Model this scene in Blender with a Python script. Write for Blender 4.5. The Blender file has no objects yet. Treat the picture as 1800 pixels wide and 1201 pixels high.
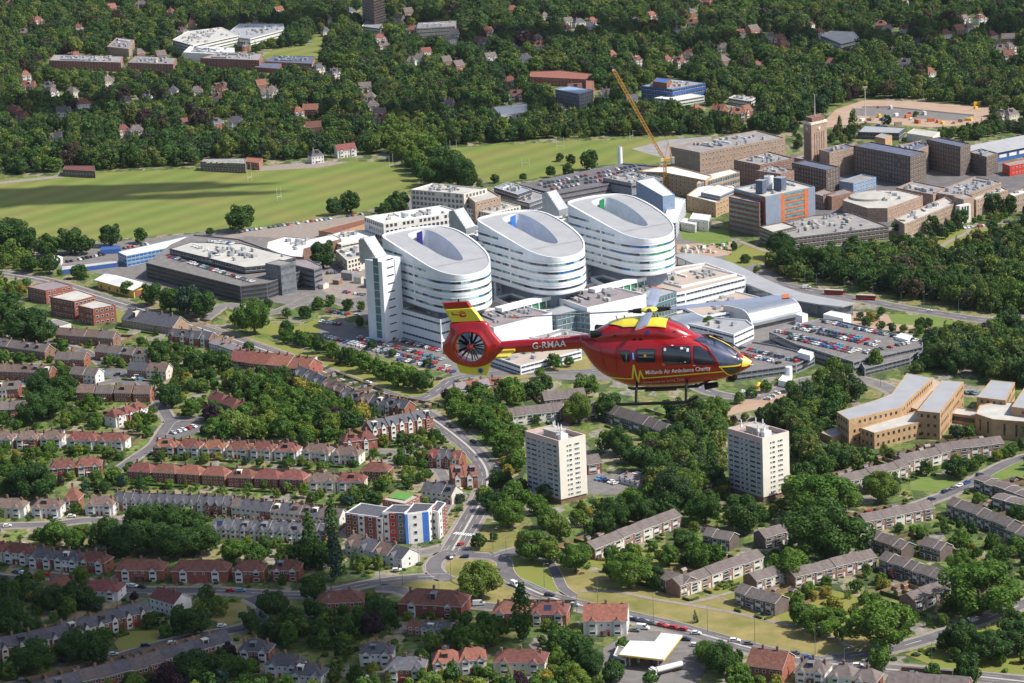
import bpy, bmesh, math, random
import numpy as np
from mathutils import Vector, Matrix
R = math.radians
rng = random.Random(7)
SC = bpy.context.scene
COL = SC.collection
# ------------------------------------------------------------------ camera, sky, sun
CAM_H, PITCH, ROLL, FPX = 365.0, 14.0, 2.6, 4480.0
cam_d = bpy.data.cameras.new('camera')
cam = bpy.data.objects.new('camera', cam_d)
COL.objects.link(cam)
cam_d.sensor_width = 36.0
cam_d.lens = 36.0 * FPX / 1800.0
cam_d.clip_start, cam_d.clip_end = 1.0, 12000.0
MC = (Matrix.Translation((0, 0, CAM_H)) @ Matrix.Rotation(R(90 - PITCH), 4, 'X') @ Matrix.Rotation(R(-ROLL), 4, 'Z'))
cam.matrix_world = MC
SC.camera = cam
M3 = MC.to_3x3(); M3I = M3.inverted()
SUN_EL = 50.0
SUN_XY = Vector((0.97, -0.24)).normalized()
SUN_V = Vector((SUN_XY.x * math.cos(R(SUN_EL)), SUN_XY.y * math.cos(R(SUN_EL)), math.sin(R(SUN_EL))))
world = bpy.data.worlds.new('World'); SC.world = world; world.use_nodes = True
wn = world.node_tree; wn.nodes.clear()
sky = wn.nodes.new('ShaderNodeTexSky'); sky.sky_type = 'NISHITA'; sky.sun_disc = False; sky.dust_density = 2.0; sky.ozone_density = 0.8
sky.sun_elevation = R(SUN_EL); sky.sun_rotation = math.atan2(SUN_XY.x, SUN_XY.y)
bg = wn.nodes.new('ShaderNodeBackground'); bg.inputs[1].default_value = 0.125
wo = wn.nodes.new('ShaderNodeOutputWorld')
wn.links.new(sky.outputs[0], bg.inputs[0]); wn.links.new(bg.outputs[0], wo.inputs[0])
sl = bpy.data.lights.new('sun', 'SUN'); sl.energy = 5.0; sl.angle = R(0.53); sl.color = (1.0, 0.95, 0.88)
so = bpy.data.objects.new('sun', sl); COL.objects.link(so)
so.rotation_euler = SUN_V.to_track_quat('Z', 'Y').to_euler(); so.location = (0, 0, 900)
vs = SC.view_settings
SC.display_settings.display_device = 'sRGB'
vs.view_transform = 'Standard'; vs.look = 'None'; vs.exposure = 0.34; vs.gamma = 1.0; vs.use_curve_mapping = False
# ------------------------------------------------------------------ picture <-> place
def ray(u, v):
 return (M3 @ Vector(((u - 900.0) / FPX, (600.5 - v) / FPX, -1.0)))
def G(u, v, z=0.0):
 d = ray(u, v); t = (z - CAM_H) / d.z
 return Vector((d.x * t, d.y * t, z))
def PX(p):
 q = M3I @ (Vector(p) - Vector((0, 0, CAM_H)))
 return (900.0 + FPX * q.x / -q.z, 600.5 - FPX * q.y / -q.z)
def scale_at(v):                      # pixels (of 1800) per metre at the ground seen at row v
 d = ray(900, v); return FPX * -d.z / CAM_H
def hgt(u, vb, vt):                   # height of an upright whose foot is at (u, vb) and head at row vt
 p = G(u, vb); d = ray(u, vt)
 t = math.hypot(p.x, p.y) / math.hypot(d.x, d.y)
 return CAM_H + d.z * t
# ------------------------------------------------------------------ materials
MAT = {}
def nodes(m):
 m.use_nodes = True; return m.node_tree.nodes, m.node_tree.links
def mat(name, col, rough=0.8, var=0.12, scale=0.6, objvar=0.0, metal=0.0, spec=0.3, bump=0.0, detail=4.0, col2=None, coat=0.0, stretch=None):
 """Plain procedural surface: base colour broken up by two noises, plus a shift per object."""
 m = bpy.data.materials.new(name); n, l = nodes(m)
 b = n['Principled BSDF']; b.inputs['Roughness'].default_value = rough; b.inputs['Metallic'].default_value = metal
 b.inputs['Specular IOR Level'].default_value = spec
 b.inputs['Coat Weight'].default_value = coat
 tc = n.new('ShaderNodeTexCoord'); mp = n.new('ShaderNodeMapping')
 l.new(tc.outputs['Object'], mp.inputs[0])
 if stretch: mp.inputs['Scale'].default_value = stretch
 no = n.new('ShaderNodeTexNoise'); no.inputs['Scale'].default_value = scale; no.inputs['Detail'].default_value = detail
 no.inputs['Roughness'].default_value = 0.65
 l.new(mp.outputs[0], no.inputs['Vector'])
 mix = n.new('ShaderNodeMix'); mix.data_type = 'RGBA'
 c = np.array(col)
 c2 = np.array(col2) if col2 is not None else c * (1 - var * 1.6)
 c1 = c * (1 + var)
 rp = n.new('ShaderNodeMapRange'); rp.inputs[1].default_value = 0.36; rp.inputs[2].default_value = 0.64
 l.new(no.outputs[0], rp.inputs[0])
 mix.inputs[6].default_value = (*np.clip(c1, 0, 2), 1); mix.inputs[7].default_value = (*np.clip(c2, 0, 2), 1)
 l.new(rp.outputs[0], mix.inputs[0])
 out = mix.outputs[2]
 if objvar > 0:
  oi = n.new('ShaderNodeObjectInfo'); hs = n.new('ShaderNodeHueSaturation')
  r1 = n.new('ShaderNodeMapRange'); r1.inputs[3].default_value = 1 - objvar; r1.inputs[4].default_value = 1 + objvar
  l.new(oi.outputs['Random'], r1.inputs[0]); l.new(r1.outputs[0], hs.inputs['Value'])
  wn_ = n.new('ShaderNodeTexWhiteNoise'); wn_.noise_dimensions = '1D'; l.new(oi.outputs['Random'], wn_.inputs['W'])
  r2 = n.new('ShaderNodeMapRange'); r2.inputs[3].default_value = 0.5 - objvar * 0.06; r2.inputs[4].default_value = 0.5 + objvar * 0.06
  l.new(wn_.outputs[0], r2.inputs[0]); l.new(r2.outputs[0], hs.inputs['Hue'])
  l.new(out, hs.inputs['Color']); out = hs.outputs[0]
 l.new(out, b.inputs['Base Color'])
 if bump > 0:
  bp = n.new('ShaderNodeBump'); bp.inputs['Strength'].default_value = bump; bp.inputs['Distance'].default_value = 0.1
  l.new(no.outputs[0], bp.inputs['Height']); l.new(bp.outputs[0], b.inputs['Normal'])
 MAT[name] = m
 return m
def glass_mat(name, col, rough=0.08, spec=0.6):
 m = mat(name, col, rough, 0.25, 0.25, 0.15, 0, spec)
 return m
def leaf_mat(name, cols, tr=0.3):
 """Foliage: a tone per tree (picked by the object's random), light breakup over the crown, some light through the leaves."""
 m = bpy.data.materials.new(name); n, l = nodes(m)
 b = n['Principled BSDF']; b.inputs['Roughness'].default_value = 0.55; b.inputs['Specular IOR Level'].default_value = 0.2
 oi = n.new('ShaderNodeObjectInfo'); cr = n.new('ShaderNodeValToRGB'); cr.color_ramp.interpolation = 'LINEAR'
 e = cr.color_ramp.elements
 while len(e) < len(cols): e.new(0.5)
 for i, c in enumerate(cols):
  e[i].position = i / (len(cols) - 1); e[i].color = (c[0] * 1.0, c[1] * 1.14, c[2] * 1.2, 1)
 l.new(oi.outputs['Random'], cr.inputs[0])
 ge = n.new('ShaderNodeNewGeometry'); wn_ = n.new('ShaderNodeTexNoise'); wn_.inputs['Scale'].default_value = 0.45
 wn_.inputs['Detail'].default_value = 3
 l.new(ge.outputs['Position'], wn_.inputs['Vector'])
 mr = n.new('ShaderNodeMapRange'); mr.inputs[1].default_value = 0.3; mr.inputs[2].default_value = 0.7
 mr.inputs[3].default_value = 0.62; mr.inputs[4].default_value = 1.4
 l.new(wn_.outputs[0], mr.inputs[0])
 ri = n.new('ShaderNodeMapRange'); ri.inputs[3].default_value = 0.8; ri.inputs[4].default_value = 1.2
 l.new(ge.outputs['Random Per Island'], ri.inputs[0])
 mu = n.new('ShaderNodeMath'); mu.operation = 'MULTIPLY'; l.new(mr.outputs[0], mu.inputs[0]); l.new(ri.outputs[0], mu.inputs[1])
 hs = n.new('ShaderNodeHueSaturation'); l.new(cr.outputs[0], hs.inputs['Color']); l.new(mu.outputs[0], hs.inputs['Value'])
 l.new(hs.outputs[0], b.inputs['Base Color'])
 t = n.new('ShaderNodeBsdfTranslucent'); ms = n.new('ShaderNodeMixShader'); ms.inputs[0].default_value = tr
 l.new(hs.outputs[0], t.inputs[0]); l.new(b.outputs[0], ms.inputs[1]); l.new(t.outputs[0], ms.inputs[2])
 l.new(ms.outputs[0], n['Material Output'].inputs[0])
 MAT[name] = m
 return m
mat('asphalt', (0.125, 0.117, 0.120), 0.9, 0.14, 0.12, detail=8)
mat('asphalt_dark', (0.085, 0.083, 0.088), 0.9, 0.16, 0.15, detail=8)
mat('asphalt_light', (0.165, 0.152, 0.145), 0.9, 0.14, 0.2, detail=8)
mat('paving', (0.25, 0.21, 0.18), 0.9, 0.12, 0.3, detail=6)
mat('kerb', (0.42, 0.39, 0.35), 0.85, 0.1, 0.5)
mat('paint_white', (0.72, 0.72, 0.70), 0.7, 0.12, 0.8)
mat('dry_grass', (0.23, 0.18, 0.07), 0.95, 0.22, 0.05, detail=10, col2=(0.13, 0.135, 0.035))
mat('verge_grass', (0.115, 0.15, 0.026), 0.95, 0.25, 0.07, detail=9, col2=(0.20, 0.175, 0.045))
mat('lawn', (0.08, 0.14, 0.02), 0.95, 0.2, 0.1, detail=8, col2=(0.15, 0.175, 0.05))
def garden():
 m = mat('garden_ground', (1.15, 1.1, 1.0), 0.95, 0.3, 0.3, detail=10, col2=(0.55, 0.62, 0.5)); n, l = m.node_tree.nodes, m.node_tree.links
 b = n['Principled BSDF']; src = b.inputs['Base Color'].links[0].from_socket
 tc = n.new('ShaderNodeTexCoord'); mp = n.new('ShaderNodeMapping'); mp.inputs['Rotation'].default_value = (0,0,R(12)); mp.inputs['Scale'].default_value = (.16,.075,1)
 vo = n.new('ShaderNodeTexVoronoi'); vo.inputs['Scale'].default_value = 1; vo.distance = 'CHEBYCHEV'; vo.inputs['Randomness'].default_value = .75
 cr = n.new('ShaderNodeValToRGB'); cr.color_ramp.interpolation = 'CONSTANT'; e = cr.color_ramp.elements
 cols = [(.075,.11,.03),(.05,.075,.025),(.11,.145,.04),(.17,.155,.07),(.06,.085,.028),(.22,.19,.14),(.09,.13,.035),(.045,.065,.025),(.19,.175,.16),(.13,.14,.05)]
 while len(e) < len(cols): e.new(.5)
 for i, c in enumerate(cols): e[i].position = i / len(cols); e[i].color = (*c, 1)
 sx = n.new('ShaderNodeSeparateColor'); mx = n.new('ShaderNodeMix'); mx.data_type = 'RGBA'; mx.blend_type = 'MULTIPLY'; mx.inputs[0].default_value = 1
 l.new(tc.outputs['Object'],mp.inputs[0]); nz = n.new('ShaderNodeTexNoise'); nz.inputs['Scale'].default_value = .12; nz.inputs['Detail'].default_value = 5; ad = n.new('ShaderNodeVectorMath'); ad.operation = 'MULTIPLY_ADD'; ad.inputs[1].default_value = (1.6,1.6,0); l.new(tc.outputs['Object'],nz.inputs[0]); l.new(nz.outputs['Color'],ad.inputs[0]); l.new(mp.outputs[0],ad.inputs[2]); l.new(ad.outputs[0],vo.inputs['Vector']); l.new(vo.outputs['Color'],sx.inputs[0]); l.new(sx.outputs[0],cr.inputs[0])
 l.new(cr.outputs[0], mx.inputs[6]); l.new(src, mx.inputs[7]); l.new(mx.outputs[2], b.inputs['Base Color'])
garden()
mat('soil', (0.27, 0.175, 0.115), 0.95, 0.2, 0.08, detail=9, col2=(0.36, 0.27, 0.21))
mat('white_wall', (0.62, 0.61, 0.58), 0.7, 0.06, 0.3, objvar=0.05)
mat('clad_white', (0.74, 0.76, 0.79), 0.45, 0.04, 0.15, spec=0.4)
mat('cream_wall', (0.60, 0.56, 0.47), 0.8, 0.08, 0.4, objvar=0.08)
mat('render_pink', (0.55, 0.42, 0.38), 0.8, 0.06, 0.2)
mat('render_lilac_shade', (0.47, 0.42, 0.42), 0.8, 0.06, 0.2)
mat('brick_red', (0.26, 0.10, 0.066), 0.9, 0.16, 0.5, objvar=0.2, detail=8, bump=0.2)
mat('brick_brown', (0.23, 0.135, 0.10), 0.9, 0.16, 0.5, objvar=0.16, detail=8)
mat('brick_dark', (0.13, 0.10, 0.088), 0.9, 0.16, 0.5, objvar=0.1, detail=8)  # dark brick; also paints shade into walls turned from the sun
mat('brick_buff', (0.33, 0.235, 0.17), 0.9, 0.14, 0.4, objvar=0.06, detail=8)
mat('brick_tan', (0.42, 0.275, 0.15), 0.9, 0.12, 0.4, objvar=0.05, detail=8)
mat('tile_red', (0.165, 0.066, 0.052), 0.85, 0.2, 0.7, objvar=0.2, detail=9, stretch=(1, 1, 2), bump=0.4)
mat('tile_orange', (0.215, 0.088, 0.06), 0.85, 0.18, 0.7, objvar=0.15, detail=9, bump=0.4)
mat('tile_brown', (0.145, 0.10, 0.085), 0.85, 0.2, 0.7, objvar=0.14, detail=9, bump=0.4)
mat('slate', (0.082, 0.082, 0.096), 0.7, 0.2, 0.7, objvar=0.16, detail=9, bump=0.3)
mat('tile_estate', (0.14, 0.115, 0.108), 0.85, 0.16, 0.5, objvar=0.08, detail=9, bump=0.3)
mat('roof_felt', (0.24, 0.225, 0.22), 0.9, 0.14, 0.12, objvar=0.12, detail=8)
mat('roof_pale', (0.40, 0.385, 0.35), 0.85, 0.1, 0.12, objvar=0.08, detail=8)
mat('roof_white', (0.60, 0.60, 0.58), 0.8, 0.07, 0.1, detail=8)
mat('roof_brown', (0.31, 0.255, 0.225), 0.9, 0.14, 0.1, detail=8, col2=(0.40, 0.33, 0.26))
mat('roof_mauve', (0.22, 0.19, 0.195), 0.9, 0.12, 0.1, detail=8)
mat('roof_metal', (0.31, 0.31, 0.32), 0.5, 0.05, 0.1, spec=0.5)
mat('roof_blue', (0.10, 0.115, 0.17), 0.8, 0.12, 0.2)
mat('metal_grey', (0.40, 0.42, 0.44), 0.4, 0.08, 0.4, metal=0.4)
mat('steel_silver', (0.55, 0.56, 0.58), 0.28, 0.05, 0.2, metal=0.8)
mat('clad_dark', (0.085, 0.085, 0.095), 0.6, 0.1, 0.4)
mat('clad_grey', (0.24, 0.25, 0.27), 0.6, 0.1, 0.4)
mat('clad_slate', (0.17, 0.17, 0.19), 0.6, 0.12, 0.4)
mat('clad_blue', (0.045, 0.105, 0.30), 0.5, 0.1, 0.4)
mat('clad_paleblue', (0.22, 0.30, 0.42), 0.5, 0.08, 0.4)
mat('clad_orange', (0.48, 0.15, 0.06), 0.6, 0.1, 0.4)
mat('clad_teal', (0.09, 0.19, 0.20), 0.3, 0.1, 0.3, spec=0.6)
mat('bluegrey_panel', (0.21, 0.25, 0.32), 0.5, 0.06, 0.3)
mat('yellow_wall', (0.70, 0.50, 0.10), 0.7, 0.06, 0.4)
mat('sky_blue_paint', (0.05, 0.16, 0.50), 0.4, 0.06, 0.4)
mat('turf_green', (0.10, 0.24, 0.05), 0.95, 0.1, 0.5)
mat('crane_orange', (0.62, 0.33, 0.06), 0.5, 0.1, 0.4)
mat('dark_iron', (0.05, 0.05, 0.055), 0.6, 0.1, 0.5)
mat('pole_grey', (0.16, 0.17, 0.165), 0.5, 0.1, 0.5)
mat('bark', (0.10, 0.08, 0.06), 0.95, 0.2, 2.0)
mat('window_frame', (0.68, 0.68, 0.66), 0.6, 0.05, 0.5)
mat('door_red', (0.25, 0.04, 0.03), 0.5, 0.05, 0.5, objvar=0.25)
mat('solar', (0.015, 0.025, 0.06), 0.3, 0.1, 0.5, spec=0.7)
mat('canopy_yellow', (0.75, 0.45, 0.05), 0.5, 0.05, 0.5)
mat('signal_red', (0.48, 0.04, 0.025), 0.45, 0.06, 0.5)
glass_mat('glass_dark', (0.035, 0.042, 0.05))
glass_mat('glass_grey', (0.12, 0.15, 0.17), 0.15)
glass_mat('glass_teal', (0.10, 0.24, 0.23), 0.15)
glass_mat('glass_green', (0.08, 0.28, 0.16), 0.2)
glass_mat('glass_blue', (0.03, 0.13, 0.33), 0.2)
glass_mat('glass_aqua', (0.30, 0.45, 0.44), 0.2)
leaf_mat('leaf_mixed',[(0.038,0.080,0.012),(0.055,0.112,0.014),(0.085,0.145,0.016),(0.042,0.085,0.018),(0.125,0.175,0.02),(0.058,0.105,0.014),(0.17,0.19,0.024),(.05,.095,.014)])
leaf_mat('leaf_dark', [(0.030, 0.066, 0.012), (0.05, 0.094, 0.014)])
leaf_mat('leaf_mid', [(0.058, 0.115, 0.014), (0.095, 0.15, 0.018)])
leaf_mat('leaf_olive', [(0.105, 0.145, 0.02), (0.13, 0.165, 0.024)])
leaf_mat('leaf_lime', [(0.13, 0.19, 0.03), (0.16, 0.20, 0.035)])
leaf_mat('leaf_gold', [(0.23, 0.20, 0.03), (0.27, 0.19, 0.03)])
leaf_mat('leaf_purple', [(0.035, 0.016, 0.026), (0.05, 0.018, 0.022)])
leaf_mat('leaf_spruce', [(0.022, 0.048, 0.030), (0.032, 0.060, 0.034)], 0.15)
leaf_mat('leaf_far',[(0.026,0.055,0.015),(0.042,0.086,0.016),(0.068,0.122,0.018),(0.028,0.06,0.022),(0.10,0.148,0.02),(0.04,0.08,0.018),(0.13,0.165,0.024),(0.03,0.058,0.018),(0.15,0.175,0.028),(0.055,0.03,0.025),(0.036,0.07,0.018),(0.18,0.18,0.035)])
# the playing field: mowing stripes and worn, drier parts
def field_mat():
 m = mat('field_grass', (0.105, 0.15, 0.026), 0.95, 0.12, 0.02, detail=11, col2=(0.175, 0.17, 0.042))
 n, l = m.node_tree.nodes, m.node_tree.links
 b = n['Principled BSDF']; src = b.inputs['Base Color'].links[0].from_socket
 tc = n.new('ShaderNodeTexCoord'); mp = n.new('ShaderNodeMapping'); mp.inputs['Rotation'].default_value = (0, 0, R(35))
 wv = n.new('ShaderNodeTexWave'); wv.inputs['Scale'].default_value = 0.011; wv.inputs['Distortion'].default_value = 3.0
 wv.inputs['Detail Scale'].default_value = 0.4
 l.new(tc.outputs['Object'], mp.inputs[0]); l.new(mp.outputs[0], wv.inputs[0])
 mr = n.new('ShaderNodeMapRange'); mr.inputs[3].default_value = 0.88; mr.inputs[4].default_value = 1.07
 l.new(wv.outputs[1], mr.inputs[0])
 hs = n.new('ShaderNodeHueSaturation'); l.new(mr.outputs[0], hs.inputs['Value']); l.new(src, hs.inputs['Color'])
 l.new(hs.outputs[0], b.inputs['Base Color'])
field_mat()
# ------------------------------------------------------------------ mesh building
class MB:
 def __init__(s): s.v, s.f, s.m = [], [], []
 def quad(s, a, b, c, d, m=0):
  i = len(s.v); s.v += [tuple(a), tuple(b), tuple(c), tuple(d)]; s.f.append((i, i + 1, i + 2, i + 3)); s.m.append(m)
 def tri(s, a, b, c, m=0):
  i = len(s.v); s.v += [tuple(a), tuple(b), tuple(c)]; s.f.append((i, i + 1, i + 2)); s.m.append(m)
 def poly(s, pts, m=0):
  i = len(s.v); s.v += [tuple(p) for p in pts]; s.f.append(tuple(range(i, i + len(pts)))); s.m.append(m)
 def box(s, x0, y0, z0, x1, y1, z1, m=0, X=None):
  c = [(x0, y0, z0), (x1, y0, z0), (x1, y1, z0), (x0, y1, z0), (x0, y0, z1), (x1, y0, z1), (x1, y1, z1), (x0, y1, z1)]
  if X is not None: c = [tuple(X @ Vector(p)) for p in c]
  i = len(s.v); s.v += c
  for f in ((0, 3, 2, 1), (4, 5, 6, 7), (0, 1, 5, 4), (1, 2, 6, 5), (2, 3, 7, 6), (3, 0, 4, 7)):
   s.f.append(tuple(i + k for k in f)); s.m.append(m)
 def prism(s, pts, z0, z1, m=0, mt=None, bottom=False):
  n = len(pts)
  for k in range(n):
   a, b = pts[k], pts[(k + 1) % n]
   s.quad((a[0], a[1], z0), (b[0], b[1], z0), (b[0], b[1], z1), (a[0], a[1], z1), m)
  s.poly([(p[0], p[1], z1) for p in pts], m if mt is None else mt)
  if bottom: s.poly([(p[0], p[1], z0) for p in reversed(pts)], m)
 def tube(s, p0, p1, r0, r1=None, n=8, m=0, caps=True):
  r1 = r0 if r1 is None else r1
  p0, p1 = Vector(p0), Vector(p1); d = (p1 - p0).normalized()
  a = d.orthogonal().normalized(); b = d.cross(a)
  i = len(s.v)
  for p, r in ((p0, r0), (p1, r1)):
   for k in range(n):
    t = 2 * math.pi * k / n; q = p + (a * math.cos(t) + b * math.sin(t)) * r; s.v.append(tuple(q))
  for k in range(n):
   s.f.append((i + k, i + (k + 1) % n, i + n + (k + 1) % n, i + n + k)); s.m.append(m)
  if caps:
   s.f.append(tuple(i + k for k in reversed(range(n)))); s.m.append(m)
   s.f.append(tuple(i + n + k for k in range(n))); s.m.append(m)
 def build(s, name, mats, parent=None, smooth=False, kind=None):
  me = bpy.data.meshes.new(name)
  me.from_pydata(s.v, [], s.f)
  if isinstance(mats, str): mats = [mats]
  for x in mats: me.materials.append(MAT[x])
  if len(mats) > 1: me.polygons.foreach_set('material_index', s.m)
  if smooth: me.polygons.foreach_set('use_smooth', [True] * len(s.f))
  me.update()
  return obj(name, me, parent, kind)
def obj(name, me, parent=None, kind=None, link=True):
 o = bpy.data.objects.new(name, me)
 if link: COL.objects.link(o)
 if parent is not None: o.parent = parent
 if kind: o['kind'] = kind
 return o
def tag(o, label, cat, group=None):
 o['label'] = label; o['category'] = cat
 if group: o['group'] = group
 return o
def root(name, label, cat, loc=(0, 0, 0), rz=0.0, group=None):
 o = bpy.data.objects.new(name, None); COL.objects.link(o); o.empty_display_size = 1
 o.location = loc; o.rotation_euler = (0, 0, rz)
 return tag(o, label, cat, group)
def structure(o): o['kind'] = 'structure'; return o
ORD = ['first','second','third','fourth','fifth','sixth','seventh','eighth','ninth','tenth','eleventh','twelfth','thirteenth','fourteenth','fifteenth','sixteenth','seventeenth','eighteenth','nineteenth','twentieth','twenty-first','twenty-second','twenty-third','twenty-fourth','twenty-fifth','twenty-sixth','twenty-seventh','twenty-eighth','twenty-ninth','thirtieth','thirty-first','thirty-second','thirty-third','thirty-fourth','thirty-fifth']
# screen bookkeeping (which pixels of the photograph's frame a tree must not cover; which ground is taken)
PW, PH = 900, 720                     # half-resolution map, 60 rows of margin above and below
prot = np.zeros((PH, PW), dtype=bool)
def fill_poly(mask, pts, ox=0.0, oy=0.0, k=1.0, val=True):
 p = [((a + ox) * k, (b + oy) * k) for a, b in pts]
 ys = [q[1] for q in p]; y0, y1 = max(0, int(min(ys))), min(mask.shape[0] - 1, int(max(ys)) + 1)
 n = len(p)
 for y in range(y0, y1 + 1):
  yy = y + 0.5; xs = []
  for i in range(n):
   (xa, ya), (xb, yb) = p[i], p[(i + 1) % n]
   if (ya <= yy < yb) or (yb <= yy < ya): xs.append(xa + (yy - ya) * (xb - xa) / (yb - ya))
  xs.sort()
  for a, b in zip(xs[::2], xs[1::2]):
   a, b = max(0, int(a + 0.5)), min(mask.shape[1], int(b + 0.5))
   if b > a: mask[y, a:b] = val
def protect(pxpts): fill_poly(prot, pxpts, 0, 120, 0.5)
# ground map: 2 m cells
GX0, GY0, GC = -900.0, 850.0, 2.0
taken = np.zeros((1400, 900), dtype=bool)
def take(pts):
 fill_poly(taken, [(p[0], p[1]) for p in pts], -GX0, -GY0, 1 / GC)
def is_taken(x, y):
 i, j = int((y - GY0) / GC), int((x - GX0) / GC)
 return 0 <= i < taken.shape[0] and 0 <= j < taken.shape[1] and taken[i, j]
def take_disc(x, y, r):
 take([(x + r * math.cos(a), y + r * math.sin(a)) for a in np.linspace(0, 2 * math.pi, 10)[:-1]])
def hull(pts):
 pts = sorted(set((round(a, 2), round(b, 2)) for a, b in pts))
 if len(pts) < 3: return pts
 def half(ps):
  h = []
  for p in ps:
   while len(h) > 1 and (h[-1][0] - h[-2][0]) * (p[1] - h[-2][1]) - (h[-1][1] - h[-2][1]) * (p[0] - h[-2][0]) <= 0: h.pop()
   h.append(p)
  return h[:-1]
 return half(pts) + half(pts[::-1])
def protect_solid(pts, z0, z1, keep=0.65):
 """Keep the upper part of a building's outline free of scattered trees."""
 zb = z1 - (z1 - z0) * keep
 protect(hull([PX((p[0], p[1], z)) for p in pts for z in (zb, z1)]))
 take(pts)
# ------------------------------------------------------------------ the ground
def sheet(name, polypx, z, material, tk=True, pr=True, raise_to=None):
 pts = [G(u, v, 0) for u, v in polypx]
 bm = bmesh.new(); vs_ = [bm.verts.new((p.x, p.y, z)) for p in pts]
 f = bm.faces.new(vs_)
 if f.normal.z < 0 or f.calc_area() and (f.normal_update() or f.normal.z < 0): f.normal_flip()
 bmesh.ops.triangulate(bm, faces=bm.faces[:])
 me = bpy.data.meshes.new(name); bm.to_mesh(me); bm.free(); me.materials.append(MAT[material])
 o = structure(obj(name, me))
 if pr: protect(polypx)
 if tk: take(pts)
 return o
gm = MB();
xs = np.linspace(-5000, 5000, 41); ys = np.linspace(-1500, 9000, 43)
for i in range(40):
 for j in range(42): gm.quad((xs[i], ys[j], 0), (xs[i + 1], ys[j], 0), (xs[i + 1], ys[j + 1], 0), (xs[i], ys[j + 1], 0))
ground = structure(gm.build('ground', 'garden_ground'))
def smooth_line(pts, step=6.0):
 P = [Vector((p[0], p[1])) for p in pts]
 out = []
 for i in range(len(P) - 1):
  p0 = P[i - 1] if i else P[i] * 2 - P[i + 1]; p1, p2 = P[i], P[i + 1]
  p3 = P[i + 2] if i + 2 < len(P) else P[i + 1] * 2 - P[i]
  n = max(2, int((p2 - p1).length / step))
  for k in range(n):
   t = k / n
   out.append(0.5 * ((2 * p1) + (p2 - p0) * t + (2 * p0 - 5 * p1 + 4 * p2 - p3) * t * t + (3 * p1 - p0 - 3 * p2 + p3) * t ** 3))
 out.append(P[-1]); return out
def ribbon(mb, line, w, z, off=0.0, z2=None):
 n = len(line); pr = None
 for i in range(n):
  d = (line[min(n - 1, i + 1)] - line[max(0, i - 1)]).normalized(); nn = Vector((-d.y, d.x))
  a, b = line[i] + nn * (off + w / 2), line[i] + nn * (off - w / 2)
  if pr: mb.quad((pr[1].x, pr[1].y, z), (b.x, b.y, z), (a.x, a.y, z), (pr[0].x, pr[0].y, z))
  pr = (a, b)
def outline(line, w):
 n = len(line); L, Rr = [], []
 for i in range(n):
  d = (line[min(n - 1, i + 1)] - line[max(0, i - 1)]).normalized(); nn = Vector((-d.y, d.x))
  L.append(line[i] + nn * w / 2); Rr.append(line[i] - nn * w / 2)
 return L + Rr[::-1]
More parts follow.
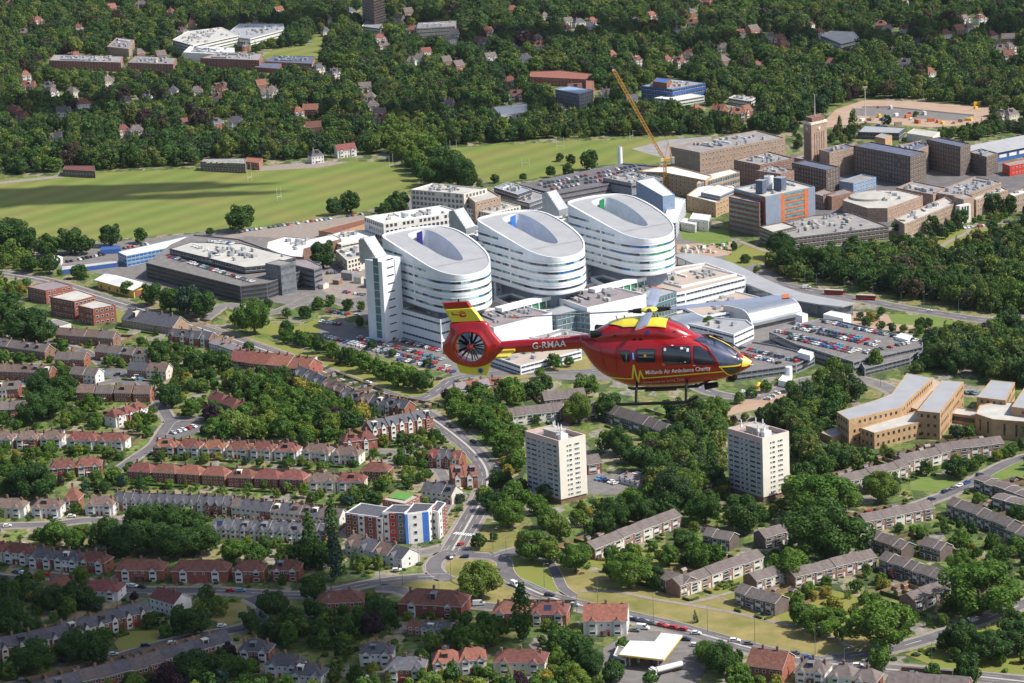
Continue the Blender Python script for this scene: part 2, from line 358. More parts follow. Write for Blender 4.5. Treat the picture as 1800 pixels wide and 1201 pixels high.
# (name, centre line in the photograph, width m, pavement m, material, centre marking, protect)
ROADS = [
('main_road',[(-60,470),(75,492),(160,517),(245,543),(330,570),(420,600),(500,628),(560,650),(620,674),(690,697),(745,727),(795,762),(835,797),(856,830),(853,868),(832,905),(812,940),(795,968)],10.2,2.2,'asphalt',2,1),
('hospital_road',[(700,700),(745,700),(775,682),(800,666),(860,657),(940,656),(1040,652),(1150,640),(1250,690),(1340,700)],8.0,2.0,'asphalt',1,1),
('access_road',[(345,572),(372,552),(400,535),(430,545),(470,552),(520,535),(560,520),(620,540),(700,580),(800,615)],8.0,1.5,'asphalt_light',0,1),
('car_park_road', [(310, 470), (250, 462), (180, 462), (90, 468)], 7, 1, 'asphalt_light', 0, 1),
('ring_road', [(795, 968), (768, 984), (762, 1000), (775, 1013), (792, 1020)], 7.0, 1.5, 'asphalt', 0, 1),
('ring_road', [(795, 968), (830, 976), (868, 979), (886, 988), (888, 1002), (900, 1018), (925, 1034), (960, 1046)], 7.0, 1.5, 'asphalt', 0, 1),
('avenue', [(380, 1038), (470, 1044), (540, 1046), (600, 1036), (670, 1022), (735, 1015), (792, 1014)], 7.0, 2.0, 'asphalt', 1, 1),
('crossing_road', [(868, 979), (905, 968), (938, 958), (965, 945)], 6.5, 2, 'asphalt', 1, 1),
('shop_road', [(600, 925), (640, 952), (690, 968), (740, 972), (785, 962)], 6.5, 3, 'asphalt_light', 0, 1),
('park_lane', [(940, 962), (962, 985), (978, 1010), (990, 1035), (1010, 1048)], 4.5, 1.0, 'asphalt', 0, 1),
('lower_avenue', [(660, 1034), (700, 1036), (745, 1052), (800, 1060), (880, 1068), (960, 1078)], 7, 2, 'asphalt', 0, 1),
('dual_carriageway',[(900,1022),(960,1048),(1020,1064),(1090,1080),(1170,1098),(1250,1120),(1330,1142),(1420,1160),(1500,1172),(1600,1180),(1700,1188),(1860,1205)],10.0,2.5,'asphalt',2,1),
('side_road', [(1440, 1160), (1520, 1150), (1590, 1135), (1650, 1117), (1720, 1092), (1810, 1058), (1900, 1020)], 7.0, 2, 'asphalt', 1, 1),
('estate_road', [(1500, 925), (1560, 906), (1625, 884), (1672, 866), (1712, 846), (1770, 815), (1850, 790)], 6.5, 2, 'asphalt', 0, 1),
('footpath', [(1676, 872), (1700, 890), (1740, 905), (1800, 930), (1860, 950)], 3, 0, 'paving', 0, 1),
('footpath',[(1020,1040),(1080,1040),(1140,1052),(1200,1062),(1290,1078),(1370,1096),(1440,1112),(1500,1140)],2.5,0,'paving',0,1),
('footpath', [(1200, 1062), (1250, 1052), (1310, 1034), (1345, 1028)], 2.5, 0, 'paving', 0, 1),
('bus_road', [(1360, 498), (1430, 512), (1500, 524), (1580, 540), (1660, 553), (1720, 562), (1800, 570), (1880, 576)], 10, 2, 'asphalt', 1, 1),
('slip_road', [(1460, 660), (1500, 664), (1545, 676), (1575, 690), (1590, 705)], 9, 2, 'asphalt_light', 0, 1),
('slip_road', [(1340, 700), (1360, 690), (1400, 672), (1460, 660)], 8, 2, 'asphalt_light', 0, 1),
('residential_road', [(-40, 927), (30, 924), (90, 922), (160, 914), (200, 918), (260, 924)], 7.0, 2, 'asphalt', 0, 1),
('residential_road', [(205, 828), (245, 800), (270, 783), (288, 757), (300, 742), (320, 736), (360, 735)], 6.0, 1.5, 'asphalt', 0, 1),
('residential_road', [(300, 742), (275, 700), (250, 672), (215, 655), (190, 660)], 6.0, 1.5, 'asphalt', 0, 1),
('residential_road', [(-40, 1010), (30, 1018), (85, 1012), (140, 1022), (210, 1036), (300, 1038), (380, 1038)], 7.0, 2, 'asphalt_dark', 0, 0),
('residential_road',[(465,1070),(452,1090),(430,1103),(385,1112),(330,1122),(265,1138),(180,1165),(90,1190),(-40,1220)],7.0,2,'asphalt_dark',0,1),
('residential_road', [(440, 1050), (462, 1062), (465, 1075)], 7.0, 2, 'asphalt_dark', 0, 1),
('residential_road', [(-40, 700), (20, 676), (70, 672), (120, 680), (190, 672), (235, 662)], 6.0, 1.5, 'asphalt', 0, 1),
('residential_road', [(180, 640), (150, 618), (110, 608), (70, 600)], 5.0, 1.5, 'asphalt', 0, 1),
('footpath', [(340, 562), (420, 590), (500, 618), (560, 640), (610, 658), (680, 682)], 2.2, 0, 'paving', 0, 1),
('residential_road',[(600,770),(650,790),(700,795),(745,800),(775,830),(790,870),(775,905),(770,930)],5.5,1.5,'asphalt_light',0,0),
('campus_road', [(1300, 425), (1360, 445), (1420, 440), (1500, 430), (1560, 442), (1640, 450), (1720, 442), (1800, 440)], 4, 0, 'paving', 0, 1),
('campus_road', [(1640, 455), (1660, 430), (1700, 410), (1710, 398), (1780, 392)], 4, 0, 'paving', 0, 1),
]
road_lines = {}
for nm, px, w, pave, m_, mk, prt in ROADS:
 ln = smooth_line([G(u, v) for u, v in px])
 if pave > 0:
  mb = MB()
  for s_ in (-1, 1): ribbon(mb, ln, pave, 0.03, s_ * (w / 2 + pave / 2))
  structure(mb.build('pavement', 'paving'))
  mb = MB()
  for s_ in (-1, 1):
   ribbon(mb, ln, 0.25, 0.16, s_ * (w / 2 + 0.12))
  structure(mb.build('kerb', 'kerb'))
 mb = MB(); ribbon(mb, ln, w, 0.10 + 0.003 * len(road_lines)); structure(mb.build(nm, m_))
 zr = 0.10 + 0.003 * len(road_lines) + 0.03
 if mk:
  mb = MB()
  if mk == 2:
   ribbon(mb, ln, 1.1, zr, 0)
  for off in ([-w / 4, w / 4] if mk == 2 else [0]):
   acc = 0
   for i in range(0, len(ln) - 1, 2):
    seg = ln[i:i + 2]; ribbon(mb, seg, 0.22, zr, off)
  structure(mb.build('road_marking', 'kerb' if mk == 2 else 'paint_white'))
 road_lines[len(road_lines)] = (ln, w)
 ol = outline(ln, w + 2 * pave * 0.5)
 for i in range(len(ln) - 1):
  o2 = outline(ln[i:i + 2], w + pave)
  take(o2)
  if prt: protect([PX((p.x, p.y, 0)) for p in outline(ln[i:i + 2], w * 0.8)])
# crossing stripes north of the roundabout
mb = MB()
c0, c1 = G(800, 938), G(834, 942)
for k in range(9):
 p = c0.lerp(c1, k / 8.0); d = (c1 - c0).normalized(); n_ = Vector((-d.y, d.x, 0))
 a, b = p + n_ * 1.7, p - n_ * 1.7
 mb.quad((a.x - .35 * d.x,a.y - .35 * d.y,.27),(b.x - .35 * d.x,b.y - .35 * d.y,.27),(b.x + .35 * d.x,b.y + .35 * d.y,.27),(a.x + .35 * d.x,a.y + .35 * d.y,.27))
structure(mb.build('road_marking', 'paint_white'))
SHEETS = [
('playing_field',[(-30,318),(150,305),(350,297),(470,290),(600,284),(690,285),(740,318),(720,335),(690,350),(640,372),(440,400),(300,412),(150,425),(60,425),(30,390),(-30,375)],0.03,'field_grass',1,1),
('playing_field',[(775,262),(860,256),(1060,247),(1190,240),(1230,262),(1180,285),(1060,290),(960,312),(860,322),(830,300),(790,275)],0.03,'field_grass',1,1),
('dirt_track', [(440, 295), (560, 283), (615, 285), (560, 295), (450, 301)], 0.05, 'paving', 1, 1),
('dirt_track', [(-20, 322), (110, 308), (112, 312), (-20, 326)], 0.05, 'paving', 1, 0),
('school_field', [(455, 103), (480, 88), (545, 80), (556, 62), (570, 62), (560, 103)], 0.05, 'field_grass', 1, 1),
('sports_pitch', [(1110, 262), (1170, 246), (1250, 240), (1260, 270), (1190, 285)], 0.06, 'roof_felt', 1, 1),
('construction_ground',[(1440,222),(1470,192),(1520,176),(1600,178),(1745,190),(1735,205),(1725,218),(1640,224),(1520,216),(1450,225)],0.05,'soil',1,1),
('construction_slab', [(1500, 191), (1560, 189), (1708, 204), (1700, 213), (1560, 207), (1500, 203)], 0.07, 'asphalt_light', 1, 1),
('construction_dark_strip', [(1515, 187.5), (1560, 187), (1712, 202), (1712, 204.5), (1560, 189.5), (1515, 189.5)], 0.09, 'asphalt_dark', 1, 1),  # dark flat strip along the retaining line
('hospital_forecourt',[(560,520),(640,545),(660,600),(800,660),(1000,668),(1200,672),(1340,660),(1420,560),(1500,530),(1400,500),(1280,440),(1200,400),(1180,380),(1120,310),(900,335),(720,350),(640,385),(430,402),(200,425),(60,450),(120,470),(260,500),(540,540)],0.04,'asphalt_light',0,1),
('campus_paving',[(1180,300),(1400,272),(1500,262),(1860,290),(1860,345),(1700,360),(1600,395),(1330,418),(1290,345)],0.045,'asphalt',0,0),
('building_site', [(390, 418), (430, 404), (640, 378), (640, 400), (580, 425), (430, 415), (400, 428)], 0.07, 'paving', 0, 1),
('building_site', [(560, 480), (640, 470), (645, 520), (590, 530), (566, 510)], 0.07, 'paving', 0, 1),
('building_site', [(1190, 430), (1290, 425), (1285, 448), (1230, 455), (1190, 445)], 0.07, 'soil', 1, 1),
('bank_lawn', [(1195, 407), (1230, 400), (1280, 405), (1285, 425), (1240, 430), (1200, 420)], 0.09, 'lawn', 1, 1),
('campus_lawn', [(1270, 455), (1310, 430), (1350, 438), (1345, 460), (1300, 470)], 0.07, 'verge_grass', 0, 1),
('campus_lawn', [(1560, 440), (1680, 405), (1800, 395), (1800, 455), (1700, 455), (1620, 470)], 0.07, 'verge_grass', 0, 0),
('visitor_car_park',[(560,570),(600,560),(650,585),(700,590),(790,612),(850,640),(840,658),(800,660),(700,635),(620,615),(565,600)],0.075,'asphalt_light',1,1),
('grass_verge',[(375,580),(420,585),(520,612),(600,634),(690,655),(775,672),(780,682),(740,697),(700,695),(640,676),(560,648),(430,600)],0.05,'verge_grass',0,0),
('grass_verge',[(395,545),(440,560),(520,575),(560,560),(600,575),(590,590),(560,585),(480,590),(410,580)],0.055,'verge_grass',0,0),
('grass_verge', [(870, 668), (950, 640), (1040, 620), (1040, 655), (940, 662), (880, 672)], 0.055, 'dry_grass', 1, 1),
('grass_verge', [(835, 830), (790, 775), (740, 730), (770, 735), (830, 770), (870, 810)], 0.05, 'verge_grass', 0, 0),
('roundabout_island',[(782,992),(800,982),(850,986),(878,990),(880,1010),(895,1030),(915,1045),(880,1048),(830,1040),(795,1022)],0.06,'dry_grass',0,0),
('grass_verge', [(680, 1030), (730, 1022), (790, 1022), (830, 1042), (900, 1050), (895, 1062), (800, 1052), (740, 1042)], 0.06, 'dry_grass', 1, 1),
('grass_verge', [(825, 955), (850, 930), (875, 925), (935, 950), (900, 962), (860, 970), (830, 968)], 0.06, 'dry_grass', 0, 0),
('grass_verge', [(892, 985), (930, 975), (955, 990), (975, 1020), (985, 1040), (960, 1040), (920, 1025), (898, 1008)], 0.06, 'verge_grass', 1, 1),
('park_lawn',[(980,990),(1060,1010),(1150,1030),(1250,1050),(1400,1080),(1560,1110),(1510,1165),(1400,1150),(1300,1130),(1200,1105),(1100,1080),(1020,1058),(995,1030)],0.06,'dry_grass',1,1),
('park_lawn',[(1000,985),(1060,1000),(1150,1030),(1260,1045),(1340,1075),(1400,1100),(1520,1110),(1560,1060),(1300,1000),(1150,960)],0.07,'verge_grass',0,0),
('park_lawn', [(1590, 1150), (1680, 1122), (1780, 1085), (1860, 1050), (1860, 1190), (1650, 1175)], 0.06, 'verge_grass', 0, 0),
('park_lawn', [(1420, 990), (1480, 980), (1520, 1000), (1450, 1012)], 0.08, 'lawn', 0, 1),
('estate_lawn', [(1690, 850), (1780, 805), (1860, 800), (1860, 850), (1790, 840), (1720, 850)], 0.06, 'lawn', 0, 1),
('estate_lawn', [(1600, 845), (1660, 835), (1690, 845), (1650, 865), (1600, 862)], 0.06, 'lawn', 0, 1),
('roadside_lawn', [(1560, 552), (1640, 556), (1690, 566), (1660, 575), (1570, 570)], 0.07, 'lawn', 1, 1),
('roadside_soil', [(1440, 580), (1500, 575), (1600, 585), (1640, 580), (1620, 560), (1480, 545)], 0.05, 'soil', 0, 0),
('dry_ground', [(1290, 715), (1340, 680), (1400, 690), (1330, 720), (1260, 735)], 0.06, 'soil', 0, 1),
('forecourt', [(1060, 1140), (1120, 1105), (1215, 1120), (1270, 1140), (1245, 1170), (1215, 1215), (1060, 1215)], 0.09, 'asphalt_light', 1, 1),
('parking_court', [(280, 770), (292, 745), (345, 738), (358, 748), (340, 765), (300, 775)], 0.09, 'asphalt', 1, 1),
('parking_court', [(1030, 835), (1050, 825), (1110, 850), (1085, 870), (1035, 870)], 0.09, 'asphalt_light', 1, 1),
('parking_court', [(170, 655), (200, 645), (255, 660), (275, 690), (240, 700), (215, 675)], 0.08, 'asphalt', 1, 0),
('parking_court', [(205, 1035), (250, 1028), (262, 1050), (215, 1055)], 0.12, 'asphalt_dark', 1, 0),
('dry_lawn', [(370, 1090), (385, 1062), (430, 1060), (440, 1085), (400, 1098)], 0.08, 'dry_grass', 0, 1),
('dry_lawn', [(200, 1130), (225, 1110), (285, 1108), (275, 1130), (210, 1145)], 0.08, 'verge_grass', 0, 1),
('school_lawn', [(165, 560), (205, 545), (330, 580), (380, 582), (372, 590), (300, 580)], 0.05, 'verge_grass', 0, 0),
('verge_grass_strip', [(150, 512), (180, 515), (260, 540), (345, 563), (330, 566), (240, 542)], 0.05, 'verge_grass', 0, 0),
]
for s in SHEETS: sheet(*s)
# ------------------------------------------------------------------ flat-roofed buildings traced by their roof corners
def ccw(pts):
 a = sum(pts[i][0] * pts[(i + 1) % len(pts)][1] - pts[(i + 1) % len(pts)][0] * pts[i][1] for i in range(len(pts)))
 return pts if a > 0 else pts[::-1]
def inset(pts, d):
 n = len(pts); out = []
 for i in range(n):
  a, b, c = Vector(pts[i - 1][:2]), Vector(pts[i][:2]), Vector(pts[(i + 1) % n][:2])
  e1, e2 = (b - a).normalized(), (c - b).normalized()
  n1, n2 = Vector((-e1.y, e1.x)), Vector((-e2.y, e2.x))
  m_ = n1 + n2; k = m_.dot(n1)
  out.append(b + m_ * (d / max(0.35, k)))
 return out
_pane = {}
def pane_mesh(w, h, frame, glass, d=0.10):
 """One window: a frame of four bars with a pane set back inside it."""
 k = (round(w, 2), round(h, 2), frame, glass)
 if k in _pane: return _pane[k]
 mb = MB(); t = min(0.12, w * 0.12)
 mb.box(-w / 2, -d, 0, w / 2, 0, t, 0); mb.box(-w / 2, -d, h - t, w / 2, 0, h, 0)
 mb.box(-w / 2, -d, t, -w / 2 + t, 0, h - t, 0); mb.box(w / 2 - t, -d, t, w / 2, 0, h - t, 0)
 mb.quad((-w / 2 + t, -d * 0.4, t), (w / 2 - t, -d * 0.4, t), (w / 2 - t, -d * 0.4, h - t), (-w / 2 + t, -d * 0.4, h - t), 1)
 me = bpy.data.meshes.new('window'); me.from_pydata(mb.v, [], mb.f)
 me.materials.append(MAT[frame]); me.materials.append(MAT[glass]); me.polygons.foreach_set('material_index', mb.m); me.update()
 _pane[k] = me; return me
def win_into(mb, X, w, h, d=0.10):
 t = min(0.14, w * 0.12)
 mb.box(-w / 2, -d, 0, w / 2, 0, h, 0, X)
 mb.quad(*[tuple(X @ Vector(p)) for p in ((-w / 2 + t,-d - .02,t),(w / 2 - t,-d - .02,t),(w / 2 - t,-d - .02,h - t),(-w / 2 + t,-d - .02,h - t))],1)
def face_frame(a, b, z=0.0):
 """Local frame of a wall from a to b (outside on the right when walking a to b in a CCW ring): x along, -y outward."""
 d = (b - a); d.z = 0; d.normalize()
 return Matrix(((d.x, -d.y, 0, a.x), (d.y, d.x, 0, a.y), (0, 0, 1, z), (0, 0, 0, 1)))
NB = [0]
def building(name,label,cat,roofpx,top,base=0.0,wall='brick_red',roof='roof_felt',par=0.7,storeys=3,win=('grid',3.0,1.3,1.5),frame='window_frame',glass='glass_dark',
   group=None, bands=None, single=False, facing=-0.25, keep=0.65, plant=0, z_of=None, fromz=None, coping=None, seed=0):
 rg = random.Random(seed + len(label) * 7 + NB[0]); NB[0] += 1
 pts = ccw([G(u, v, top) for u, v in roofpx])
 c = sum((p for p in pts), Vector()) / len(pts)
 loc = Vector((c.x, c.y, base))
 P = [Vector((p.x - c.x, p.y - c.y)) for p in pts]
 H = top - base
 rt = root(name, label, cat, loc, 0, group)
 mb = MB(); n = len(P)
 for k in range(n):
  a, b = P[k], P[(k + 1) % n]; mb.quad((a.x, a.y, 0), (b.x, b.y, 0), (b.x, b.y, H), (a.x, a.y, H))
 I = inset(P, 0.45)
 for k in range(n):
  a, b, ia, ib = P[k], P[(k + 1) % n], I[k], I[(k + 1) % n]
  mb.quad((a.x, a.y, H), (b.x, b.y, H), (ib.x, ib.y, H), (ia.x, ia.y, H), 1 if coping else 0)
  mb.quad((ia.x, ia.y, H), (ib.x, ib.y, H), (ib.x, ib.y, H - par), (ia.x, ia.y, H - par))
 mb.build('wall', [wall] + ([coping] if coping else []), rt)
 rm = MB(); rm.poly([(p.x, p.y, H - par) for p in I]); rm.build('roof', roof, rt)
 fh = H / storeys; kept = 0
 wmb = MB()
 for k in range(n):
  a, b = pts[k], pts[(k + 1) % n]
  d = (b - a); L = Vector((d.x, d.y)).length
  if L < 2.5: continue
  nrm = Vector((d.y, -d.x)).normalized(); mid = (a + b) / 2
  if nrm.dot(-Vector((mid.x, mid.y)).normalized()) < facing: continue
  A = Vector((P[k].x, P[k].y, 0)); B = Vector((P[(k + 1) % n].x, P[(k + 1) % n].y, 0)); X = face_frame(A, B)
  if win and win[0] == 'grid':
   sp, w, h = win[1:4]; cols = max(1, int((L - 0.8) / sp)); x0 = (L - (cols - 1) * sp) / 2
   for r in range(storeys):
    for q in range(cols):
     if rg.random() < 0.04: continue
     XX = X @ Matrix.Translation((x0 + q * sp, 0, r * fh + (fh - h) * 0.5))
     if single:
      o = obj('window', pane_mesh(w, h, frame, glass), rt); o.matrix_local = XX
     else: win_into(wmb, XX, w, h)
     kept += 1
  elif win and win[0] == 'band':
   h = win[1]
   for r in range(storeys):
    z = r * fh + (fh - h) * 0.55
    bm_ = MB(); bm_.box(0.6, -0.08, z, L - 0.6, 0.05, z + h, 0, X)
    nn = max(1, int(L / 3.2))
    for q in range(1, nn): bm_.box(0.6 + (L - 1.2) * q / nn - .06, -0.16, z, 0.6 + (L - 1.2) * q / nn + .06, -0.08, z + h, 1, X)
    bm_.box(0.5, -0.2, z - 0.15, L - 0.5, -0.0, z, 1, X)
    bm_.build('window_band', [glass, frame], rt)
 if kept and not single:
  wmb.build('window', [frame, glass], rt, kind='stuff')
 area = abs(sum(P[i].x * P[(i + 1) % n].y - P[(i + 1) % n].x * P[i].y for i in range(n))) / 2
 if plant: plant += int(area / 160)
 for q in range(int(area / 500) if plant and n == 4 else 0):        # long ducts and walkways
  s_ = rg.random() * .7 + .15; e = (P[1] - P[0]).normalized(); p = (P[0] * .85 + P[1] * .15) * (1 - s_) + (P[3] * .85 + P[2] * .15) * s_; dl = (P[1] - P[0]).length * rg.uniform(.2,.6)
  X = Matrix(((e.x, -e.y, 0, p.x), (e.y, e.x, 0, p.y), (0, 0, 1, H - par), (0, 0, 0, 1))); m2 = MB(); m2.box(0, -.45, .3, dl, .45, 1.1, 0, X)
  for t in range(int(dl / 4) + 1): m2.box(t * 4, -.3, 0, t * 4 + .2, .3, .3, 0, X)
  m2.build('roof_duct', rg.choice(['metal_grey', 'clad_white', 'clad_grey']), rt)
 for q in range(plant):                                   # plant boxes, vents and ducts standing on the roof
  t = rg.random() * 0.7 + 0.15; s_ = rg.random() * 0.7 + 0.15
  if n == 4: p = (P[0] * (1 - t) + P[1] * t) * (1 - s_) + (P[3] * (1 - t) + P[2] * t) * s_
  else:
   ws = [rg.random() ** 2.5 for _ in P]; p = sum((P[i] * ws[i] for i in range(n)), Vector((0, 0))) / sum(ws) * .92
  w, d, h = rg.uniform(1.2, 4), rg.uniform(1.2, 3.5), rg.uniform(0.8, 2.4)
  e = (P[1] - P[0]).normalized(); X = Matrix(((e.x, -e.y, 0, p.x), (e.y, e.x, 0, p.y), (0, 0, 1, H - par), (0, 0, 0, 1)))
  m2 = MB(); m2.box(-w / 2, -d / 2, 0, w / 2, d / 2, h, 0, X); m2.box(-w / 2 + .2, -d / 2 + .2, h, w / 2 - .2, d / 2 - .2, h + .15, 0, X)
  m2.build('roof_vent', rg.choice(['metal_grey', 'roof_pale', 'clad_grey', 'metal_grey']), rt)
 protect_solid(pts, base, top, keep)
 return rt, pts, P, H
# ------------------------------------------------------------------ the three hospital ward blocks
def resample(poly, cen, n):
 out = []
 for i in range(n):
  a = 2 * math.pi * i / n; d = Vector((math.cos(a), math.sin(a))); best = None
  for k in range(len(poly)):
   p, q = poly[k] - cen, poly[(k + 1) % len(poly)] - cen; e = q - p
   den = d.x * e.y - d.y * e.x
   if abs(den) < 1e-9: continue
   t = (p.x * e.y - p.y * e.x) / den; s_ = (p.x * d.y - p.y * d.x) / den
   if t > 0 and -1e-6 <= s_ <= 1 + 1e-6 and (best is None or t > best): best = t
  out.append(cen + d * best)
 return out
def smooth_ring(px, n=6):
 out = []; N = len(px)
 for i in range(N):
  p0, p1, p2, p3 = [Vector(px[(i + k) % N]) for k in (-1, 0, 1, 2)]
  for k in range(n):
   t = k / n
   out.append(0.5 * ((2 * p1) + (p2 - p0) * t + (2 * p0 - 5 * p1 + 4 * p2 - p3) * t * t + (3 * p1 - p0 - 3 * p2 + p3) * t ** 3))
 return out
ZD = 21.0
OUTER = [(672,415),(700,406),(735,400),(770,398),(800,404),(826,418),(846,434),(858,448),(862,461),(857,473),(842,481),(816,486),(790,484),(765,476),(745,465),(715,446),(690,430)]
COURT = [(717,413),(730,406),(745,403),(762,407),(783,419),(800,434),(813,452),(811,458),(797,457),(775,449),(753,436),(735,426)]
pa = G(862, 461, 45.0); Bd = Vector((.64, -.77))
def roof_z(x, y): return 45.0 - .17 * Vector((x - pa.x, y - pa.y)).dot(Bd)
def on_roof(u, v):
 z = 48.0
 for _ in range(12):
  p = G(u, v, z); z = roof_z(p.x, p.y)
 return Vector((p.x, p.y))
ward_anchor = G(862, 461, 45.0)
outer_w = [on_roof(*p) for p in smooth_ring(OUTER)]
court_w = [on_roof(*p) for p in smooth_ring(COURT, 4)]
cc = sum(court_w, Vector((0, 0))) / len(court_w)
NR = 120
ro, rc = resample(outer_w, cc, NR), resample(court_w, cc, NR)
base_c = Vector((ward_anchor.x, ward_anchor.y, 0))
def ward(label, panel, dx, dy, accents, seed):
 rg = random.Random(seed)
 rt = root('ward_block', label, 'hospital block', (base_c.x + dx, base_c.y + dy, 0), 0, 'curved white hospital ward blocks')
 def L(p, z): return (p.x - base_c.x, p.y - base_c.y, z)
 # drum wall with its sloping top edge and rim
 mb = MB(); rim = MB(); rf = MB(); cw = MB(); fl = MB()
 inr = [p + (cc - p).normalized() * 1.1 for p in ro]
 zt = [roof_z(p.x, p.y) for p in ro]
 for k in range(NR):
  j = (k + 1) % NR
  rim.quad(L(ro[k], zt[k]), L(ro[j], zt[j]), L(ro[j], zt[j] + .7), L(ro[k], zt[k] + .7))
  rim.quad(L(ro[k], zt[k] + .7), L(ro[j], zt[j] + .7), L(inr[j], zt[j] + .7), L(inr[k], zt[k] + .7))
  rim.quad(L(inr[j], zt[j] - .2), L(inr[k], zt[k] - .2), L(inr[k], zt[k] + .7), L(inr[j], zt[j] + .7))
  zc = [roof_z(rc[q].x, rc[q].y) for q in (k, j)]; zi = [roof_z(inr[q].x, inr[q].y) for q in (k, j)]
  rf.quad(L(inr[k], zi[0]), L(inr[j], zi[1]), L(rc[j], zc[1]), L(rc[k], zc[0]))
 fl.poly([L(p, ZD + 17) for p in rc])
 def ringwall(m_, ring, z0, zf, nz=1, inv=False):
  m_.v = [L(p, z0 + (zf(p) - z0) * q / nz) for q in range(nz + 1) for p in ring]
  m_.f = [(q * NR + k,q * NR + (k + 1) % NR,(q + 1) * NR + (k + 1) % NR,(q + 1) * NR + k) for q in range(nz) for k in range(NR)]; m_.m = [0] * len(m_.f)
 ringwall(mb, ro, ZD, lambda p: roof_z(p.x, p.y)); ringwall(cw, rc, ZD + 10, lambda p: roof_z(p.x, p.y))
 fb = MB(); fb.poly([L(p, ZD) for p in reversed(ro)]); fb.build('drum_soffit', 'bluegrey_panel', rt)
 mb.build('drum_wall', 'clad_white', rt, smooth=True); rim.build('roof_rim', 'clad_white', rt); rf.build('roof', 'roof_metal', rt)
 cw.build('courtyard_wall', 'bluegrey_pale', rt, smooth=True); fl.build('courtyard_floor', 'glass_dark', rt)
 # dark glazing low on the near side of the court, and the coloured panel
 def court_pt(f): return rc[int(f * NR) % NR]
 for z0, z1, mt in ((ZD + 17.2, ZD + 18.9, 'glass_blue'), (ZD + 19.2, ZD + 19.8, 'clad_white')):
  m2 = MB()
  for k in range(NR):
   j = (k + 1) % NR
   a, b = rc[k] + (cc - rc[k]).normalized() * .15, rc[j] + (cc - rc[j]).normalized() * .15
   m2.quad(L(b, z0), L(a, z0), L(a, z1), L(b, z1))
  m2.build('court_window_band', mt, rt)
 m2 = MB(); a = on_roof(731, 409) + (cc - on_roof(731, 409)).normalized() * .8; b = on_roof(741, 405) + (cc - on_roof(741, 405)).normalized() * .8
 m2.quad(L(a, ZD + 16), L(b, ZD + 16), L(b, roof_z(b.x, b.y) - .1), L(a, roof_z(a.x, a.y) - .1));
 a2, b2 = a + (cc - a).normalized() * .4, b + (cc - b).normalized() * .4
 m2.quad(L(a2, ZD + 14), L(b2, ZD + 14), L(b2, roof_z(b.x, b.y) + .3), L(a2, roof_z(a.x, a.y) + .3)); m2.build('coloured_panel', panel, rt)
 # recessed storey under the drum
 rec = [p + (cc - p).normalized() * 7 for p in ro]
 m2 = MB(); m3 = MB()
 for k in range(NR):
  j = (k + 1) % NR
  m2.quad(L(rec[k], 0), L(rec[j], 0), L(rec[j], ZD), L(rec[k], ZD))
 m2.build('recessed_storey', 'bluegrey_panel', rt)
 # bands of glazing, broken by white piers, with coloured lights in them
 arc = [0.0]
 for k in range(NR): arc.append(arc[-1] + (ro[(k + 1) % NR] - ro[k]).length)
 for r in range(8):
  z0 = ZD + 2.8 + r * 4.95; z1 = z0 + 1.35
  k = 0; run = None
  ks = range(NR)
  segs = []; cur = []
  for k in ks:
   j = (k + 1) % NR
   mid = (ro[k] + ro[j]) / 2
   ok = min(zt[k], zt[j]) > z1 + 2.0
   d = (ro[j] - ro[k]).normalized(); nrm = Vector((d.y, -d.x))
   pier = abs(((k - 3) % 26) - 25) < 1
   if ok and not pier: cur.append(k)
   else:
    if cur: segs.append(cur); cur = []
  if cur: segs.append(cur)
  for sg in segs:
   if len(sg) < 3: continue
   m2 = MB()
   mi = 0
   for q, k in enumerate(sg):
    j = (k + 1) % NR
    if q % 2 == 0: mi = rg.choice([0, 0, 1, 2, 3, 4, 4])
    def off(p, o): return p + (p - cc).normalized() * o
    a, b = off(ro[k], .05), off(ro[j], .05)
    m2.quad(L(a, z0), L(b, z0), L(b, z1), L(a, z1), mi)
    a2, b2 = off(ro[k], .18), off(ro[j], .18)                                   # sunshade fin above the glass
    m2.quad(L(a, z1), L(b, z1), L(b2, z1 + .1), L(a2, z1 + .1), 5); m2.quad(L(a2, z1 + .1), L(b2, z1 + .1), L(b, z1 + .25), L(a, z1 + .25), 5)
    m2.quad(L(a, z0 - .2), L(b, z0 - .2), L(b, z0), L(a, z0), 4)
   m2.build('window_band', ['glass_dark', accents[0], accents[1], 'glass_grey', 'glass_aqua', 'clad_white'], rt)
 # panel joints round the drum
 for r in range(9):
  z0 = ZD + .35 + r * 4.95
  m2 = MB()
  for k in range(NR):
   j = (k + 1) % NR
   if min(zt[k], zt[j]) > z0 + 1:
    a, b = ro[k] + (ro[k] - cc).normalized() * .06, ro[j] + (ro[j] - cc).normalized() * .06
    m2.quad(L(a, z0), L(b, z0), L(b, z0 + .18), L(a, z0 + .18))
  if m2.f: m2.build('panel_joint', 'joint_grey', rt)
 pts3 = [Vector((p.x + dx, p.y + dy, 0)) for p in ro]
 protect(hull([PX((p.x + dx, p.y + dy, z)) for p in ro for z in (ZD, 46)] + [PX((p.x + dx, p.y + dy, roof_z(p.x, p.y))) for p in ro]))
 take(pts3)
 # join line across the low end of the roof
 m2 = MB()
 a, b = on_roof(762, 470), on_roof(855, 452)
 for t in range(20):
  p, q = a.lerp(b, t / 20), a.lerp(b, (t + 1) / 20)
  m2.quad(L(p,roof_z(p.x,p.y) + .05),L(q,roof_z(q.x,q.y) + .05),L(q + Bd * .35,roof_z(q.x,q.y) + .12),L(p + Bd * .35,roof_z(p.x,p.y) + .12))
 m2.build('roof_joint', 'roof_mauve', rt)
 return rt
mat('bluegrey_pale', (0.66, 0.69, 0.75), 0.6, 0.05, 0.2)
mat('joint_grey', (0.42, 0.44, 0.48), 0.6, 0.05, 0.3)
